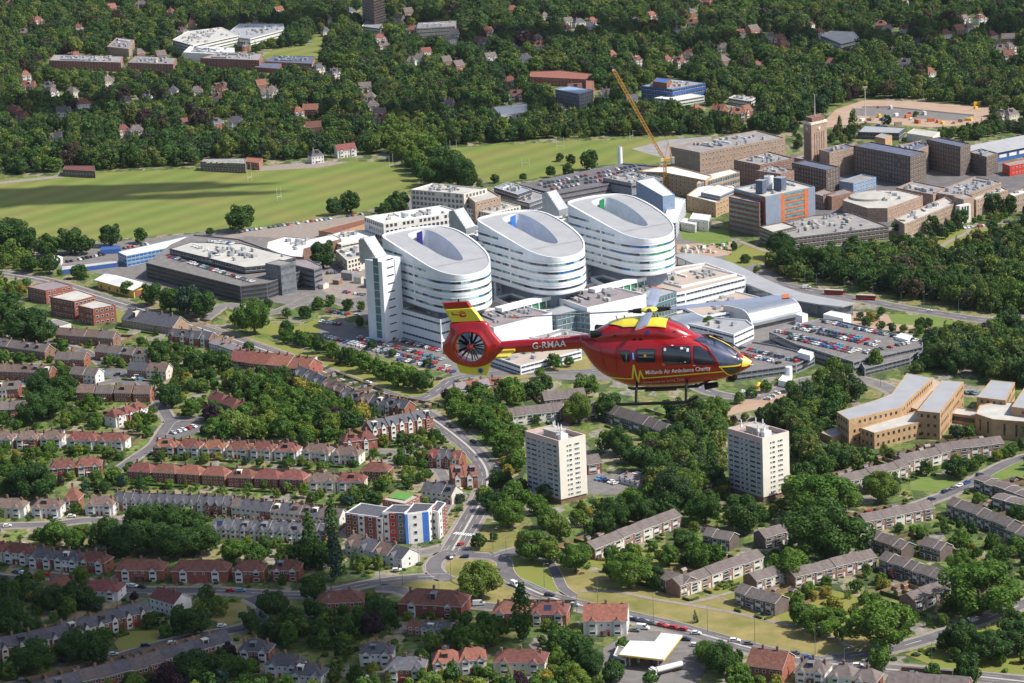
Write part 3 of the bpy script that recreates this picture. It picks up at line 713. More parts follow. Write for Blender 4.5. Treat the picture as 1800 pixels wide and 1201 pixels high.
a2 = G(1028, 431, 45.0) - ward_anchor; a3 = G(1185, 400, 45.0) - ward_anchor
ward('curved white ward block with sloping grey roof, directly behind the helicopter tail fin','indigo_panel' if 'indigo_panel' in MAT else mat('indigo_panel',(0.03,0.02,0.14),0.5).name,0,0,('glass_blue','glass_teal'),1)
ward('middle of the three curved white ward blocks, with blue panel in its roof opening','sky_blue_paint',a2.x,a2.y,('glass_blue','glass_teal'),2)
ward('curved white ward block with green panel in its roof opening, beside the blue wedge',mat('green_panel',(0.02,0.20,0.07),0.5).name,a3.x,a3.y,('glass_blue','glass_green'),3)
# stair towers and link blocks between the wards
def stair_tower(px, top, label, both=True, group='white stair towers of the wards'):
 pts = ccw([G(u, v, top) for u, v in px]); c = sum(pts, Vector()) / 4
 rt = root('stair_tower', label, 'tower', (c.x, c.y, 0), 0, group)
 P = [Vector((p.x - c.x, p.y - c.y, 0)) for p in pts]
 mb = MB(); mb.prism([(p.x, p.y) for p in P], 0, top); mb.build('wall', 'clad_white', rt)
 for k in range(4):
  a, b = pts[k], pts[(k + 1) % 4]; d = b - a; L_ = math.hypot(d.x, d.y); nrm = Vector((d.y, -d.x)).normalized()
  if nrm.dot(-Vector((a.x, a.y)).normalized()) < 0.1: continue
  X = face_frame(P[k], P[(k + 1) % 4])
  lit = nrm.dot(SUN_XY) > 0
  nf = int(top / 4.9)
  if not lit:                                   # tall glass strip, storey by storey
   for r in range(nf):
    m2 = MB(); m2.box(L_ * .48,-.1,2 + r * 4.9,L_ * .78,0.02,2 + r * 4.9 + 4.6,0,X); m2.box(L_ * .46,-.18,2 + r * 4.9 + 4.6,L_ * .80,0.02,2 + r * 4.9 + 4.9,1,X)
    m2.build('window', ['clad_teal', 'clad_white'], rt)
  else:
   for r in range(nf):
    m2 = MB(); m2.box(L_ * .25, -.1, 5 + r * 4.9, L_ * .62, 0.02, 5 + r * 4.9 + .7, 0, X); m2.build('window', 'glass_dark', rt)
   m2 = MB(); m2.box(L_ * .68, -.5, 0, L_ * .98, 0.02, top - .3, 0, X); m2.build('pier', 'clad_white', rt)
 protect_solid(pts, 0, top, 0.95)
 return rt, P
t1,P1 = stair_tower([(641,456),(671,461),(703,452),(676,447)],49,'tall white stair tower with dark glass strip at the near end of the wards')
stair_tower([(853, 424), (868, 428), (879, 424), (865, 420)], 45, 'slim white stair tower between the first and the middle curved ward')
stair_tower([(1012, 393), (1029, 397), (1040, 393), (1024, 389)], 45, 'slim white stair tower between the middle ward and the ward with green panel')
# sloping metal lift-head on each tower
for (cx,cv,zz),where in (((655,452,49),'on the near white stair tower'),((812,398,50),'between the first and middle curved wards'),((975,366,50),'between the middle ward and the one with green panel')):
 p = G(cx,cv,zz); rt = root('lift_plant_room','grey metal lift head wedge ' + where,'plant room',(p.x,p.y,46),R(-38),'wedge shaped lift heads')
 mb = MB()
 v = [(-6, -5, 0), (7, -5, 0), (7, 5, 0), (-6, 5, 0), (-6, -5, 14), (-2, -5, 15), (-2, 5, 15), (-6, 5, 14), (7, -5, 4), (7, 5, 4)]
 mb.v = v; mb.f = [(0, 1, 8, 5, 4), (3, 7, 6, 9, 2), (0, 4, 7, 3), (4, 5, 6, 7), (5, 8, 9, 6), (1, 2, 9, 8)]; mb.m = [0] * 6
 mb.build('housing', 'metal_grey', rt)
 for q in range(7):
  m2 = MB(); x0 = -1.4 + q * 1.2; z0 = 15 - (x0 + 2) * 11 / 9 + .05
  m2.box(x0, -4.4, z0 - .5, x0 + .5, -1.0, z0 + .3); m2.build('louvre', 'clad_white', rt)
B = building
WG = 'white low clinic blocks in front of the wards'
B('link_block','flat white link block with rooftop plant between the first two curved wards','hospital block',[(800,408),(835,395),(882,420),(866,430),(820,420)],44,0,'clad_white','roof_white',1.0,9,('band',1.2),'clad_white',plant=6)
B('link_block','flat white link block with rooftop plant beside the ward with green panel','hospital block',[(962,377),(995,365),(1042,389),(1027,399),(985,390)],44,0,'clad_white','roof_white',1.0,9,('band',1.2),'clad_white',plant=6)
B('podium','broad low podium with brown flat roofs under the three wards','hospital block',[(706,548),(760,566),(860,566),(960,545),(1040,545),(1135,526),(1205,512),(1310,486),(1240,462),(1180,470),(1030,500),(860,530)],13,0,'clad_white','roof_brown',0.8,3,('band',1.2),'clad_white',plant=14,keep=0.9)
B('clinic_block','white banded clinic block at the foot of the tall white stair tower','hospital block',[(705,543),(774,562),(850,540),(782,520)],17.5,0,'clad_white','roof_brown',0.8,3,('band',1.1),'clad_white',keep=0.95,plant=3)
B('clinic_block','windowless white clinic block above the helicopter tail boom','hospital block',[(812,553),(868,576),(970,550),(907,533)],16.5,0,'clad_white','roof_mauve',1.0,1,None,keep=0.95,plant=5,coping='clad_white')
B('clinic_block','windowless white clinic block behind the main rotor mast','hospital block',[(975,521),(1032,541),(1136,517),(1062,500)],17.5,0,'clad_white','roof_mauve',1.0,1,None,keep=0.95,plant=5,coping='clad_white')
B('clinic_block','white clinic block with brown roof and dark glazed end below the far ward','hospital block',[(1141,488),(1198,503),(1295,481),(1235,467)],13.5,0,'clad_white','roof_brown',1.0,1,None,keep=0.95,plant=5,coping='clad_white')
B('glazed_atrium','teal glazed atrium tucked between two windowless white clinic blocks','hospital block',[(952,550),(978,554),(1012,546),(1036,549),(1040,540),(1000,532)],15,0,'clad_teal','roof_metal',0.5,4,('band',2.4),'clad_white','glass_grey',keep=0.95)
B('glazed_atrium','teal glazed atrium behind the raised blade of the main rotor','hospital block',[(1118,520),(1150,525),(1190,512),(1150,503)],14,0,'clad_teal','roof_metal',0.5,3,('band',2.4),'clad_white','glass_grey',keep=0.95)
B('clinic_block','low banded white block to the rear of the rotor head','hospital block',[(1150,518),(1166,521),(1202,512),(1186,505)],11,0,'clad_white','roof_white',0.8,3,('band',1.2),'clad_white',keep=0.95)
B('roof_terrace','low brown roof terrace between white clinic block and silver vault','hospital block',[(1200,540),(1264,520),(1292,511),(1350,526),(1300,545),(1235,556)],8,0,'clad_white','roof_brown',0.8,2,('band',1.0),'clad_white',keep=0.95,plant=2)
B('roof_terrace','white block with curved corner and green shrubs beside the helicopter windscreen','hospital block',[(1180,562),(1240,556),(1312,562),(1325,572),(1290,588),(1245,576)],8,0,'clad_white','roof_metal',0.8,2,('band',1.0),'clad_white',keep=0.95,plant=1)
B('roof_terrace','long low brown roofed wing seen below the tail boom','hospital block',[(860,624),(915,643),(1022,616),(1000,598),(940,598)],5.5,0,'clad_white','roof_brown',0.6,2,('band',1.0),'clad_white',keep=0.95,plant=3)
B('roof_terrace','low pale roofed wing seen above the tail boom','hospital block',[(930,592),(985,578),(1040,588),(1000,604)],7,0,'clad_white','roof_felt',0.6,2,('band',1.0),'clad_white',keep=0.95,plant=2)
# white parapet bridges between the podium roofs
for i,(a,b,lb) in enumerate((((876,541),(979,515),'over the clinic roofs behind the tail boom'),((1040,508),(1140,483),'over the clinic roofs behind the main rotor'))):
 p,q = G(*a,19),G(*b,19); rt = root('roof_bridge','long white roof bridge ' + lb,'bridge',(p.x,p.y,0),0,'white bridges over the clinic roofs')
 d = (q - p); L_ = d.length; X = Matrix.Translation((0, 0, 0)) @ face_frame(Vector((0, 0, 0)), d)
 m2 = MB(); m2.box(0, -3.2, 16.8, L_, 3.2, 19, 0, X); m2.build('deck', 'clad_white', rt)
 for s_ in range(int(L_ / 6)):
  m2 = MB(); m2.box(s_ * 6, -3.0, 10, s_ * 6 + .5, -2.4, 16.8, 0, X); m2.build('column', 'clad_white', rt)
 m2 = MB(); m2.box(1, -2.2, 12, L_ - 1, -2.1, 16.8, 0, X); m2.build('glazing', 'glass_green', rt)
# glass courts in the podium
for (px,lb) in (([(868,522),(900,515),(932,526),(900,536)],'beside the first curved ward'),([(1038,487),(1060,483),(1090,492),(1062,500)],'between middle and far curved ward')):
 B('light_well','square white rimmed light well ' + lb,'roof light',px,15,12,'clad_white','glass_dark',1.2,1,None,keep=0.3,group='light wells in the podium')
# the sweeping metal entrance canopy
sweep = [(1185,449),(1200,445),(1225,446),(1255,452),(1285,461),(1315,475),(1345,490),(1375,503),(1410,515),(1450,523),(1505,533),(1480,539),(1440,535),(1405,529),(1385,527),(1350,514),(1310,498),(1275,484),(1250,473),(1215,462)]
pts = [G(u, v, 8) for u, v in sweep]; c = sum(pts, Vector()) / len(pts)
rt = root('entrance_canopy', 'sweeping grey metal canopy roof curving out from the far ward', 'canopy', (c.x, c.y, 0))
mb = MB(); mb.prism([(p.x - c.x, p.y - c.y) for p in ccw(pts)], 7.3, 8.0, bottom=True); mb.build('roof', 'roof_metal', rt)
for k in range(len(pts)):
 p = pts[k] - c; p = p * 0.96
 m2 = MB(); m2.tube((p.x, p.y, 0), (p.x, p.y, 7.3), .3, n=6); m2.build('column', 'metal_grey', rt)
mb = MB()
for k in range(10, 19):
 a, b = (pts[k] - c) * .97, (pts[k + 1] - c) * .97; mb.quad((a.x, a.y, 0), (b.x, b.y, 0), (b.x, b.y, 7.2), (a.x, a.y, 7.2))
mb.build('glazing', 'glass_grey', rt)
protect_solid(pts, 0, 8, 0.9)
# the silver half-barrel
def vault(name, label, a, b, ztop, width, material, glazed_end=True):
 p, q = G(*a), G(*b); d = (q - p); d.z = 0; L_ = d.length
 rt = root(name, label, 'building', (p.x, p.y, 0)); X = face_frame(Vector((0, 0, 0)), d)
 prof = [(0,2.2)] + [(-(0) + width * .42 * (1 - math.cos(t)),2.2 + (ztop - 2.2) * math.sin(t)) for t in np.linspace(0.05,math.pi / 2,12)] + [(width * .7,ztop),(width,ztop - .6),(width,0)]
 mb = MB()
 for k in range(len(prof) - 1):
  (y0, z0), (y1, z1) = prof[k], prof[k + 1]
  mb.quad(*[tuple(X @ Vector(t)) for t in ((0, y0, z0), (L_, y0, z0), (L_, y1, z1), (0, y1, z1))])
 for x in (0, L_):
  f = [tuple(X @ Vector((x, y, z))) for y, z in prof] + [tuple(X @ Vector((x, 0, 0)))]
  mb.poly(f if x else f[::-1], 1)
 mb.build('shell', [material, 'metal_grey'], rt, smooth=False)
 m2 = MB(); m2.box(0.3, .3, 0, L_ - .3, .5, 2.2, 0, X); m2.build('window_band', 'glass_dark', rt)
 for x in (-.15, L_ - .15):
  m2 = MB()
  for k in range(len(prof) - 1):
   (y0, z0), (y1, z1) = prof[k], prof[k + 1]
   m2.quad(*[tuple(X @ Vector(t)) for t in ((x,y0 - .12,z0 + .12),(x + .4,y0 - .12,z0 + .12),(x + .4,y1 - .12,z1 + .12),(x,y1 - .12,z1 + .12))])
  m2.build('edge_trim', 'clad_white', rt)
 ring = [X @ Vector(t) + Vector((p.x, p.y, 0)) for t in ((0, 0, 0), (L_, 0, 0), (L_, width, 0), (0, width, 0))]
 protect_solid(ring, 0, ztop, 0.95); return rt
vault('vaulted_hall','silver half barrel hall with orange tinted end beside the visitor car park',(1322,581),(1410,561),11.5,26,'steel_silver')
vault('vaulted_hall', 'smaller silver half barrel roof behind the helicopter engine cowling', (1195, 597), (1250, 588), 9, 24, 'steel_silver')
# ------------------------------------------------------------------ the older hospital behind the wards
B('framed_block','five storey white framed office block at the edge of the playing field','office block',[(722,333),(815,341),(856,331),(760,322)],20,0,'cream_wall','roof_pale',0.9,5,('grid',3.6,2.6,2.6),'cream_wall','glass_grey',plant=7,keep=1)
B('framed_block','brown glazed white framed block behind the first curved ward','office block',[(640,381),(674,393),(811,371),(775,361)],17,0,'white_wall','roof_white',0.9,4,('grid',3.4,2.4,2.5),'cream_wall','glass_dark',plant=9,keep=1)
B('brick_block','low brick office block with white mullions beside framed block','office block',[(815,339),(858,332),(880,345),(835,356)],17,0,'brick_buff','roof_pale',0.9,4,('grid',3.4,1.6,1.6),keep=1)
B('framed_block','lower cream framed wing behind the middle curved ward','office block',[(820,366),(862,375),(915,362),(870,350)],10,0,'cream_wall','roof_pale',0.7,3,('grid',3.2,2.2,2.2),'cream_wall','glass_grey',keep=1,plant=3)
B('tiered_building','dark tiered building with white banded terraces behind middle ward','office block',[(855,338),(893,322),(968,344),(930,357)],12,0,'clad_dark','roof_felt',0.7,3,('band',1.4),'clad_white','glass_grey',plant=8,keep=1,coping='clad_white')
B('tiered_building','upper dark box with rooftop ducts on the tiered building','plant room',[(868,329),(893,320),(935,333),(910,342)],16,12,'clad_dark','metal_grey',0.6,1,('band',1.2),'clad_white',plant=6,keep=1,coping='clad_white')
B('deck_car_park','long brick parking deck full of cars behind the far ward','car park',[(912,324),(972,340),(1165,305),(1160,292),(1095,287)],11,0,'clad_slate','asphalt',1.1,3,('band',0.9),'brick_brown','glass_dark',keep=1)
B('boiler_house','grey plant building beneath the white hospital chimney','plant building',[(1060,312),(1110,322),(1165,312),(1115,300)],14,0,'clad_grey','roof_felt',0.8,2,('band',1.5),'metal_grey',plant=9,keep=1)
B('boiler_house','white louvred plant building at the foot of the orange crane','plant building',[(1165,388),(1188,392),(1205,350),(1182,345)],11,0,'clad_white','roof_white',0.6,5,('band',1.0),'clad_white','glass_dark',keep=1)
B('tan_block','tan block with white roof just behind the orange tower crane','hospital block',[(1120,301),(1168,303),(1240,317),(1252,309),(1185,292),(1160,293)],15,0,'brick_tan','roof_white',0.7,5,('grid',5,1.4,2.2),keep=1)
B('tan_block','glass fronted block with white roof next to tan block','hospital block',[(1225,322),(1243,318),(1300,302),(1285,297),(1235,309)],14,0,'brick_tan','roof_white',0.6,3,('band',2.8),'clad_white','glass_grey',keep=1)
B('tan_block','two storey tan block with wide white roof beside the orange and grey tower','hospital block',[(1207,343),(1258,356),(1302,337),(1290,325),(1232,325)],11,0,'brick_tan','roof_white',0.6,3,('grid',5,1.8,1.6),keep=1,plant=1)
B('tan_block','raised white roof storey on the wide tan block','plant room',[(1232,338),(1266,345),(1295,332),(1262,324)],14,11,'clad_grey','roof_white',0.3,1,('band',1.0),'clad_white',keep=1)
B('marquee_cabin','white site cabin with blue base beyond the bank of lawn','cabin',[(1196,390),(1222,395),(1228,387),(1203,383)],6,0,'white_wall','roof_white',0.2,2,('grid',3,1,1),keep=1,group='white site cabins')
B('marquee_cabin','white site cabin with two rows of windows near the orange tower','cabin',[(1212,384),(1245,388),(1250,378),(1218,374)],8,0,'white_wall','roof_white',0.2,2,('grid',4,1,1),keep=1,group='white site cabins')
B('steel_shed','long blue sided wedge building right behind the far ward','plant building',[(1118,318),(1165,345),(1186,342),(1150,312)],21,0,'clad_paleblue','roof_white',0.3,5,None,keep=1)
# orange, blue-grey tower
rt,pts,P,H = B('orange_grey_block','seven storey orange and blue grey panelled research block','office block',[(1290,331),(1345,346),(1432,328),(1376,313)],28,0,'bluegrey_panel','roof_pale',0.9,7,('band',2.0),'clad_orange','glass_teal',keep=1,plant=6)
for k in range(4):
 a, b = pts[k], pts[(k + 1) % 4]; d = b - a; L_ = math.hypot(d.x, d.y); nrm = Vector((d.y, -d.x)).normalized()
 if nrm.dot(-Vector((a.x, a.y)).normalized()) < 0.1: continue
 X = face_frame(Vector((P[k].x, P[k].y, 0)), Vector((P[(k + 1) % 4].x, P[(k + 1) % 4].y, 0)))
 if nrm.dot(SUN_XY) > 0:
  for (x0, x1, mt) in ((0, .30, 'bluegrey_panel'), (.30, .38, 'clad_orange'), (.78, .86, 'clad_orange'), (.86, 1.0, 'bluegrey_panel')):
   m2 = MB(); m2.box(L_ * x0, -.35, 0, L_ * x1, 0, H - .4, 0, X); m2.build('facade_panel', mt, rt)
  for r in range(7):
   m2 = MB(); m2.box(L_ * .38, -.3, r * 4 + .2, L_ * .78, 0, r * 4 + 1.5, 0, X); m2.build('facade_panel', 'clad_orange', rt)
 else:
  m2 = MB(); m2.box(L_ * .9, -.35, 0, L_ * 1.0, 0, H, 0, X); m2.build('facade_panel', 'brick_red', rt)
  for r in range(7):
   m2 = MB(); m2.box(0, -.3, r * 4 + .2, L_ * .9, 0, r * 4 + 1.7, 0, X); m2.build('facade_panel', 'brick_red', rt)
B('orange_grey_block','orange striped lower wing in front of the research block','office block',[(1281,346),(1334,357),(1343,352),(1291,341)],24,0,'brick_red','roof_felt',0.5,7,('band',1.7),'brick_red','clad_teal',keep=1)
for (u,v,w,lb) in ((1338,338,5.5,'dark blue rooftop tank room on the front of the research block'),(1371,333,6.5,'dark blue rooftop tank room at the back of the research block'),(1352,330,4.0,'white rooftop flue drum on the research block')):
 p = G(u, v, 28); rt = root('tank_room', lb, 'plant room', (p.x, p.y, 27.4), R(-38), 'tank rooms on the research block')
 m2 = MB()
 if 'white' in lb: m2.tube((0, 0, 0), (0, 0, 9), 3.4, n=20)
 else: m2.box(-w / 2, -w / 2, 0, w / 2, w / 2, 9)
 m2.build('housing', 'clad_white' if 'white' in lb else 'roof_blue', rt)
 m2 = MB(); m2.box(-w / 2 - .2, -w / 2 - .2, 9, w / 2 + .2, w / 2 + .2, 9.3); m2.build('cap', 'metal_grey', rt)
OQ = 'old brick hospital ranges'
B('brick_range','long four storey brick range behind the orange crane','hospital block',[(1178,258),(1230,268),(1380,242),(1330,229)],17,0,'brick_buff','roof_felt',0.8,4,('grid',3.6,1.3,1.8),keep=1,plant=4)
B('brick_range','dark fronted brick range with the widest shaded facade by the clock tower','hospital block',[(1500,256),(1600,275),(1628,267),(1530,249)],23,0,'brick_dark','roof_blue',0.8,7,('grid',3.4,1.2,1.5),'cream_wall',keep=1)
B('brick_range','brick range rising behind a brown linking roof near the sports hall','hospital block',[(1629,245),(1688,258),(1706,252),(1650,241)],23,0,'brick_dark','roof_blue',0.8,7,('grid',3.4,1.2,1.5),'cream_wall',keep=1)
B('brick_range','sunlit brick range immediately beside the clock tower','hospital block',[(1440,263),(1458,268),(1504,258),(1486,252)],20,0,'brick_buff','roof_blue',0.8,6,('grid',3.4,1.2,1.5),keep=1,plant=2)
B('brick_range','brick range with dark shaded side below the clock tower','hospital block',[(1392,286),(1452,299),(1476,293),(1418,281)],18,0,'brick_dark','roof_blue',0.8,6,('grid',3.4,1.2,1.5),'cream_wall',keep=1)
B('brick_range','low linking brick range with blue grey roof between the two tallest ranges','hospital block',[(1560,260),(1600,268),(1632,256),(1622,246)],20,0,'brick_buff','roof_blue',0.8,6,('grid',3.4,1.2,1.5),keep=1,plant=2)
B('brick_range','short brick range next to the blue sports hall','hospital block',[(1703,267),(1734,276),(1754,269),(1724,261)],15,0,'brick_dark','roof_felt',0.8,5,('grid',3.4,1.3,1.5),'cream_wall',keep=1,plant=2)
B('brick_range','cluttered brick range with pipework on its roof behind tan blocks','hospital block',[(1290,281),(1336,290),(1396,278),(1350,266)],17,0,'brick_brown','roof_felt',0.8,5,('grid',3.4,1.3,1.7),keep=1,plant=12)
B('brick_range','brick range with grey slab roof beside the rooftop tank rooms','hospital block',[(1330,300),(1372,306),(1396,299),(1356,290)],19,0,'brick_brown','roof_felt',0.8,5,('grid',3.4,1.3,1.7),keep=1,plant=5)
B('brick_range','low plant covered brick range at the foot of the clock tower','hospital block',[(1395,277),(1450,288),(1480,281),(1420,268)],8,0,'brick_brown','roof_felt',0.8,2,('grid',3.4,1.3,1.7),keep=1,plant=12)
B('brick_range','low brick wing with grey roof below the widest dark range','hospital block',[(1575,330),(1640,342),(1665,330),(1605,318)],9,0,'brick_buff','roof_felt',0.8,3,('grid',3.4,1.3,1.6),keep=1,plant=9)
B('brick_range','flat grey roofed wing crowded with ducts behind the medical school front','hospital block',[(1640,338),(1690,346),(1760,320),(1715,310)],9,0,'brick_buff','roof_felt',0.8,3,('grid',3.4,1.3,1.6),keep=1,plant=16)
B('brick_range','narrow blue grey wing beneath the clock tower ranges','hospital block',[(1475,318),(1500,322),(1540,311),(1515,306)],8,0,'clad_paleblue','roof_felt',0.6,3,('grid',3.4,1.6,1.2),keep=1)
B('brick_range','plain brown brick cube beside the round lecture theatre','hospital block',[(1447,342),(1462,346),(1502,337),(1486,332)],10,0,'brick_brown','roof_mauve',0.6,1,None,keep=1)
B('brick_range','brown brick wing with small windows behind the research block','hospital block',[(1428,340),(1447,345),(1470,338),(1450,332)],10,0,'brick_brown','roof_felt',0.6,3,('grid',3,1.1,1.2),keep=1)
B('lecture_theatre','pale curved roofed lecture theatre in front of the brick ranges','building',[(1481,352),(1500,340),(1540,333),(1580,334),(1622,344),(1560,366),(1525,366)],10,0,'brick_buff','roof_pale',0.6,2,('grid',4,1.5,1.2),keep=1,plant=2)
p = G(1530, 346, 10); rt = root('shallow_dome', 'shallow pale domed roof on the lecture theatre', 'roof', (p.x, p.y, 9.4))
mb = MB()
for i in range(6):
 for k in range(32):
  a0,a1 = 2 * math.pi * k / 32,2 * math.pi * (k + 1) / 32; r0,r1 = 15 * (1 - i / 6),15 * (1 - (i + 1) / 6); z0,z1 = 1.5 + 2.4 * (1 - (r0 / 15) ** 2),1.5 + 2.4 * (1 - (r1 / 15) ** 2)
  if i == 0: mb.quad((r0 * math.cos(a0),r0 * math.sin(a0),0),(r0 * math.cos(a1),r0 * math.sin(a1),0),(r0 * math.cos(a1),r0 * math.sin(a1),z0),(r0 * math.cos(a0),r0 * math.sin(a0),z0))
  mb.quad((r0 * math.cos(a0),r0 * math.sin(a0),z0),(r0 * math.cos(a1),r0 * math.sin(a1),z0),(r1 * math.cos(a1),r1 * math.sin(a1),z1),(r1 * math.cos(a0),r1 * math.sin(a0),z1))
mb.build('dome', 'roof_pale', rt)
B('medical_school_wing','light brick medical school wing running down to the shrubs','building',[(1572,384),(1590,394),(1680,357),(1662,346)],11.5,0,'brick_buff','roof_pale',0.8,4,('grid',3.2,1.0,1.8),keep=1,plant=3)
B('medical_school_wing','pale stone entrance block of the medical school with tall portal','building',[(1676,346),(1694,351),(1712,345),(1695,339)],15.5,0,'brick_buff','roof_felt',0.8,1,None,keep=1)
B('medical_school_wing','light brick medical school wing beyond the portal block','building',[(1708,348),(1716,352),(1772,333),(1760,328)],12,0,'brick_buff','roof_pale',0.8,4,('grid',3.2,1.0,1.8),keep=1,plant=2)
B('medical_school_wing','farthest light brick wing with banded roof at the frame edge','building',[(1772,340),(1782,345),(1850,325),(1840,318)],12,0,'brick_buff','roof_white',0.8,4,('grid',3.2,1.0,1.8),keep=1,plant=2)
rt = root('portal', 'white stone portal with three tall dark openings on the entrance block', 'portal', G(1694, 392), R(35))
m2 = MB(); m2.box(-5.5, -1.5, 0, 5.5, 2.5, 13); m2.build('surround', 'white_wall', rt)
for q in (-2.6, 0, 2.6):
 m2 = MB(); m2.box(q - .8, -1.6, 5, q + .8, -1.45, 12); m2.build('window', 'glass_dark', rt)
m2 = MB(); m2.box(-1.6, -1.62, 0, 1.6, -1.45, 3.6); m2.build('door', 'glass_dark', rt)
B('lab_block','low dark laboratory with ducts on its roof and white window bands','building',[(1340,402),(1395,418),(1562,398),(1500,375),(1430,378)],9,0,'brick_dark','roof_felt',0.7,3,('band',0.9),'window_frame',keep=1,plant=22)
B('lab_block','small dark brick wing with white bands at the foot of the research block','building',[(1335,398),(1358,408),(1400,398),(1376,390)],11,0,'brick_dark','roof_pale',0.7,4,('band',0.7),'window_frame',keep=1)
B('red_block','bright red two storey building under the blue sports hall','building',[(1762,287),(1775,292),(1840,280),(1826,274)],8,0,'signal_red','roof_felt',0.5,2,('grid',3.5,1.4,1.4),keep=1)
B('shed','long grey roofed shed behind the widest dark brick range','shed',[(1508,232),(1580,234),(1592,225),(1520,221)],6,0,'clad_dark','roof_metal',0.2,1,('band',1.0),keep=1)
B('shed','cream sided shed with pale roof near the construction ground','shed',[(1594,234),(1640,241),(1652,232),(1606,226)],7,0,'cream_wall','roof_pale',0.2,2,None,keep=1)
B('shed','brick plant box with tan end between shed and dark range','shed',[(1538,240),(1556,244),(1568,238),(1550,234)],10,0,'brick_tan','roof_felt',0.2,2,None,keep=1)
# sports hall: grey pitched roof over blue walls
def pitched(name,label,cat,a,b,depth,eave,ridge,wall,roofm,group=None,storeys=2,hip=0.0,over=0.3,wins=None,extra=None,keep=0.7,kind_roof='roof'):
 """a to b: foot of the front wall in the photograph; the house lies behind it. Returns the root and the local length."""
 p, q = G(*a), G(*b); d = q - p; L_ = d.length; ang = math.atan2(d.y, d.x)
 rt = root(name, label, cat, (p.x, p.y, 0), ang, group)
 house_shell(rt, L_, depth, eave, ridge, wall, roofm, hip, over)
 ring = [Vector((p.x, p.y, 0)) + Matrix.Rotation(ang, 3, 'Z') @ Vector(t) for t in ((0, 0, 0), (L_, 0, 0), (L_, depth, 0), (0, depth, 0))]
 protect_solid(ring, 0, ridge, keep)
 return rt, L_, ang
def house_shell(rt, L_, D, ev, rd, wall, roofm, hip, over=0.35):
 mb = MB(); mb.quad((0, 0, 0), (L_, 0, 0), (L_, 0, ev), (0, 0, ev)); mb.quad((L_, 0, 0), (L_, D, 0), (L_, D, ev), (L_, 0, ev))
 mb.quad((L_, D, 0), (0, D, 0), (0, D, ev), (L_, D, ev)); mb.quad((0, D, 0), (0, 0, 0), (0, 0, ev), (0, D, ev))
 if hip <= 0:
  mb.tri((0, D, ev), (0, 0, ev), (0, D / 2, rd - .1)); mb.tri((L_, 0, ev), (L_, D, ev), (L_, D / 2, rd - .1))
 mb.build('wall', wall, rt)
 rf = MB(); o = over; e = ev - 0.15; t = 0.22
 A, B_, C, D_ = (-o, -o, e), (L_ + o, -o, e), (L_ + o, D + o, e), (-o, D + o, e)
 h = min(hip, L_ / 2 - .05) if hip > 0 else -o
 E, F = (h, D / 2, rd), (L_ - h, D / 2, rd)
 up = lambda p: (p[0], p[1], p[2] + t)
 if hip > 0:
  for f in ((A, B_, F, E), (C, D_, E, F)): rf.quad(*[up(x) for x in f])
  for f in ((B_, C, F), (D_, A, E)): rf.tri(*[up(x) for x in f])
  for x, y in ((A, B_), (B_, C), (C, D_), (D_, A)): rf.quad(x, y, up(y), up(x), 1)
  rf.quad(D_, C, B_, A, 1)
 else:
  for f in ((A, B_, F, E), (C, D_, E, F)):
   rf.quad(*[up(x) for x in f]); rf.quad(*[x for x in reversed(f)], 1)
  for x, y in ((A, B_), (C, D_), (B_, F), (F, C), (D_, E), (E, A)): rf.quad(x, y, up(y), up(x), 1)
 rf.build('roof', [roofm, 'white_wall'], rt)
rt,L_,an = pitched('sports_hall','blue walled sports hall with wide pale pitched roof','hall',(1700,296),(1840,268),34,8,13,'clad_blue','roof_metal',over=1.5,keep=1)
for q in range(8):
 m2 = MB(); m2.box(2 + q * L_ / 8, -.15, 3, 2 + q * L_ / 8 + L_ / 11, 0, 5.5); m2.build('window', 'white_wall', rt)
# clock tower with its flagpole
pts = ccw([G(u, v, 41) for u, v in ((1412, 213), (1426, 217), (1453, 211), (1439, 207))]); c = sum(pts, Vector()) / 4
rt = root('clock_tower', 'tall square brick clock tower of the old hospital', 'tower', (c.x, c.y, 0))
P = [Vector((p.x - c.x, p.y - c.y, 0)) for p in pts]
mb = MB(); mb.prism([(p.x, p.y) for p in P], 0, 41); mb.build('shaft', 'brick_buff', rt)
Q = [p * 1.06 for p in P]; mb = MB(); mb.prism([(p.x, p.y) for p in Q], 39.5, 41.2, bottom=True); mb.build('cornice', 'cream_wall', rt)
Q = [p * .8 for p in P]; mb = MB(); mb.prism([(p.x, p.y) for p in Q], 41.2, 44.5); mb.build('upper_stage', 'brick_brown', rt)
for k in range(4):
 a, b = P[k], P[(k + 1) % 4]; X = face_frame(a, b); L_ = (b - a).length
 for q in range(5):
  m2 = MB(); m2.box(L_ * (.2 + q * .15) - .35, -.12, 8, L_ * (.2 + q * .15) + .35, 0.05, 33, 0, X); m2.build('window', 'brick_dark', rt)
 m2 = MB(); cen = X @ Vector((L_ / 2, -.25, 36)); nn = (X.to_3x3() @ Vector((0, -1, 0)))
 m2.tube(cen, cen + nn * .2, 1.3, n=20); m2.build('clock_face', 'white_wall', rt)
protect_solid(pts, 0, 44, 0.95)
p = G(1436, 200, 47); rt = root('flagpole', 'tall thin white flagpole standing on the clock tower', 'flagpole', (c.x, c.y, 44.5))
m2 = MB(); m2.tube((0, 0, 0), (0, 0, 17), .32, .15, 8); m2.build('pole', 'white_wall', rt)
m2 = MB(); m2.tube((0, 0, 0), (0, 0, .6), .8, n=10); m2.build('base', 'metal_grey', rt)
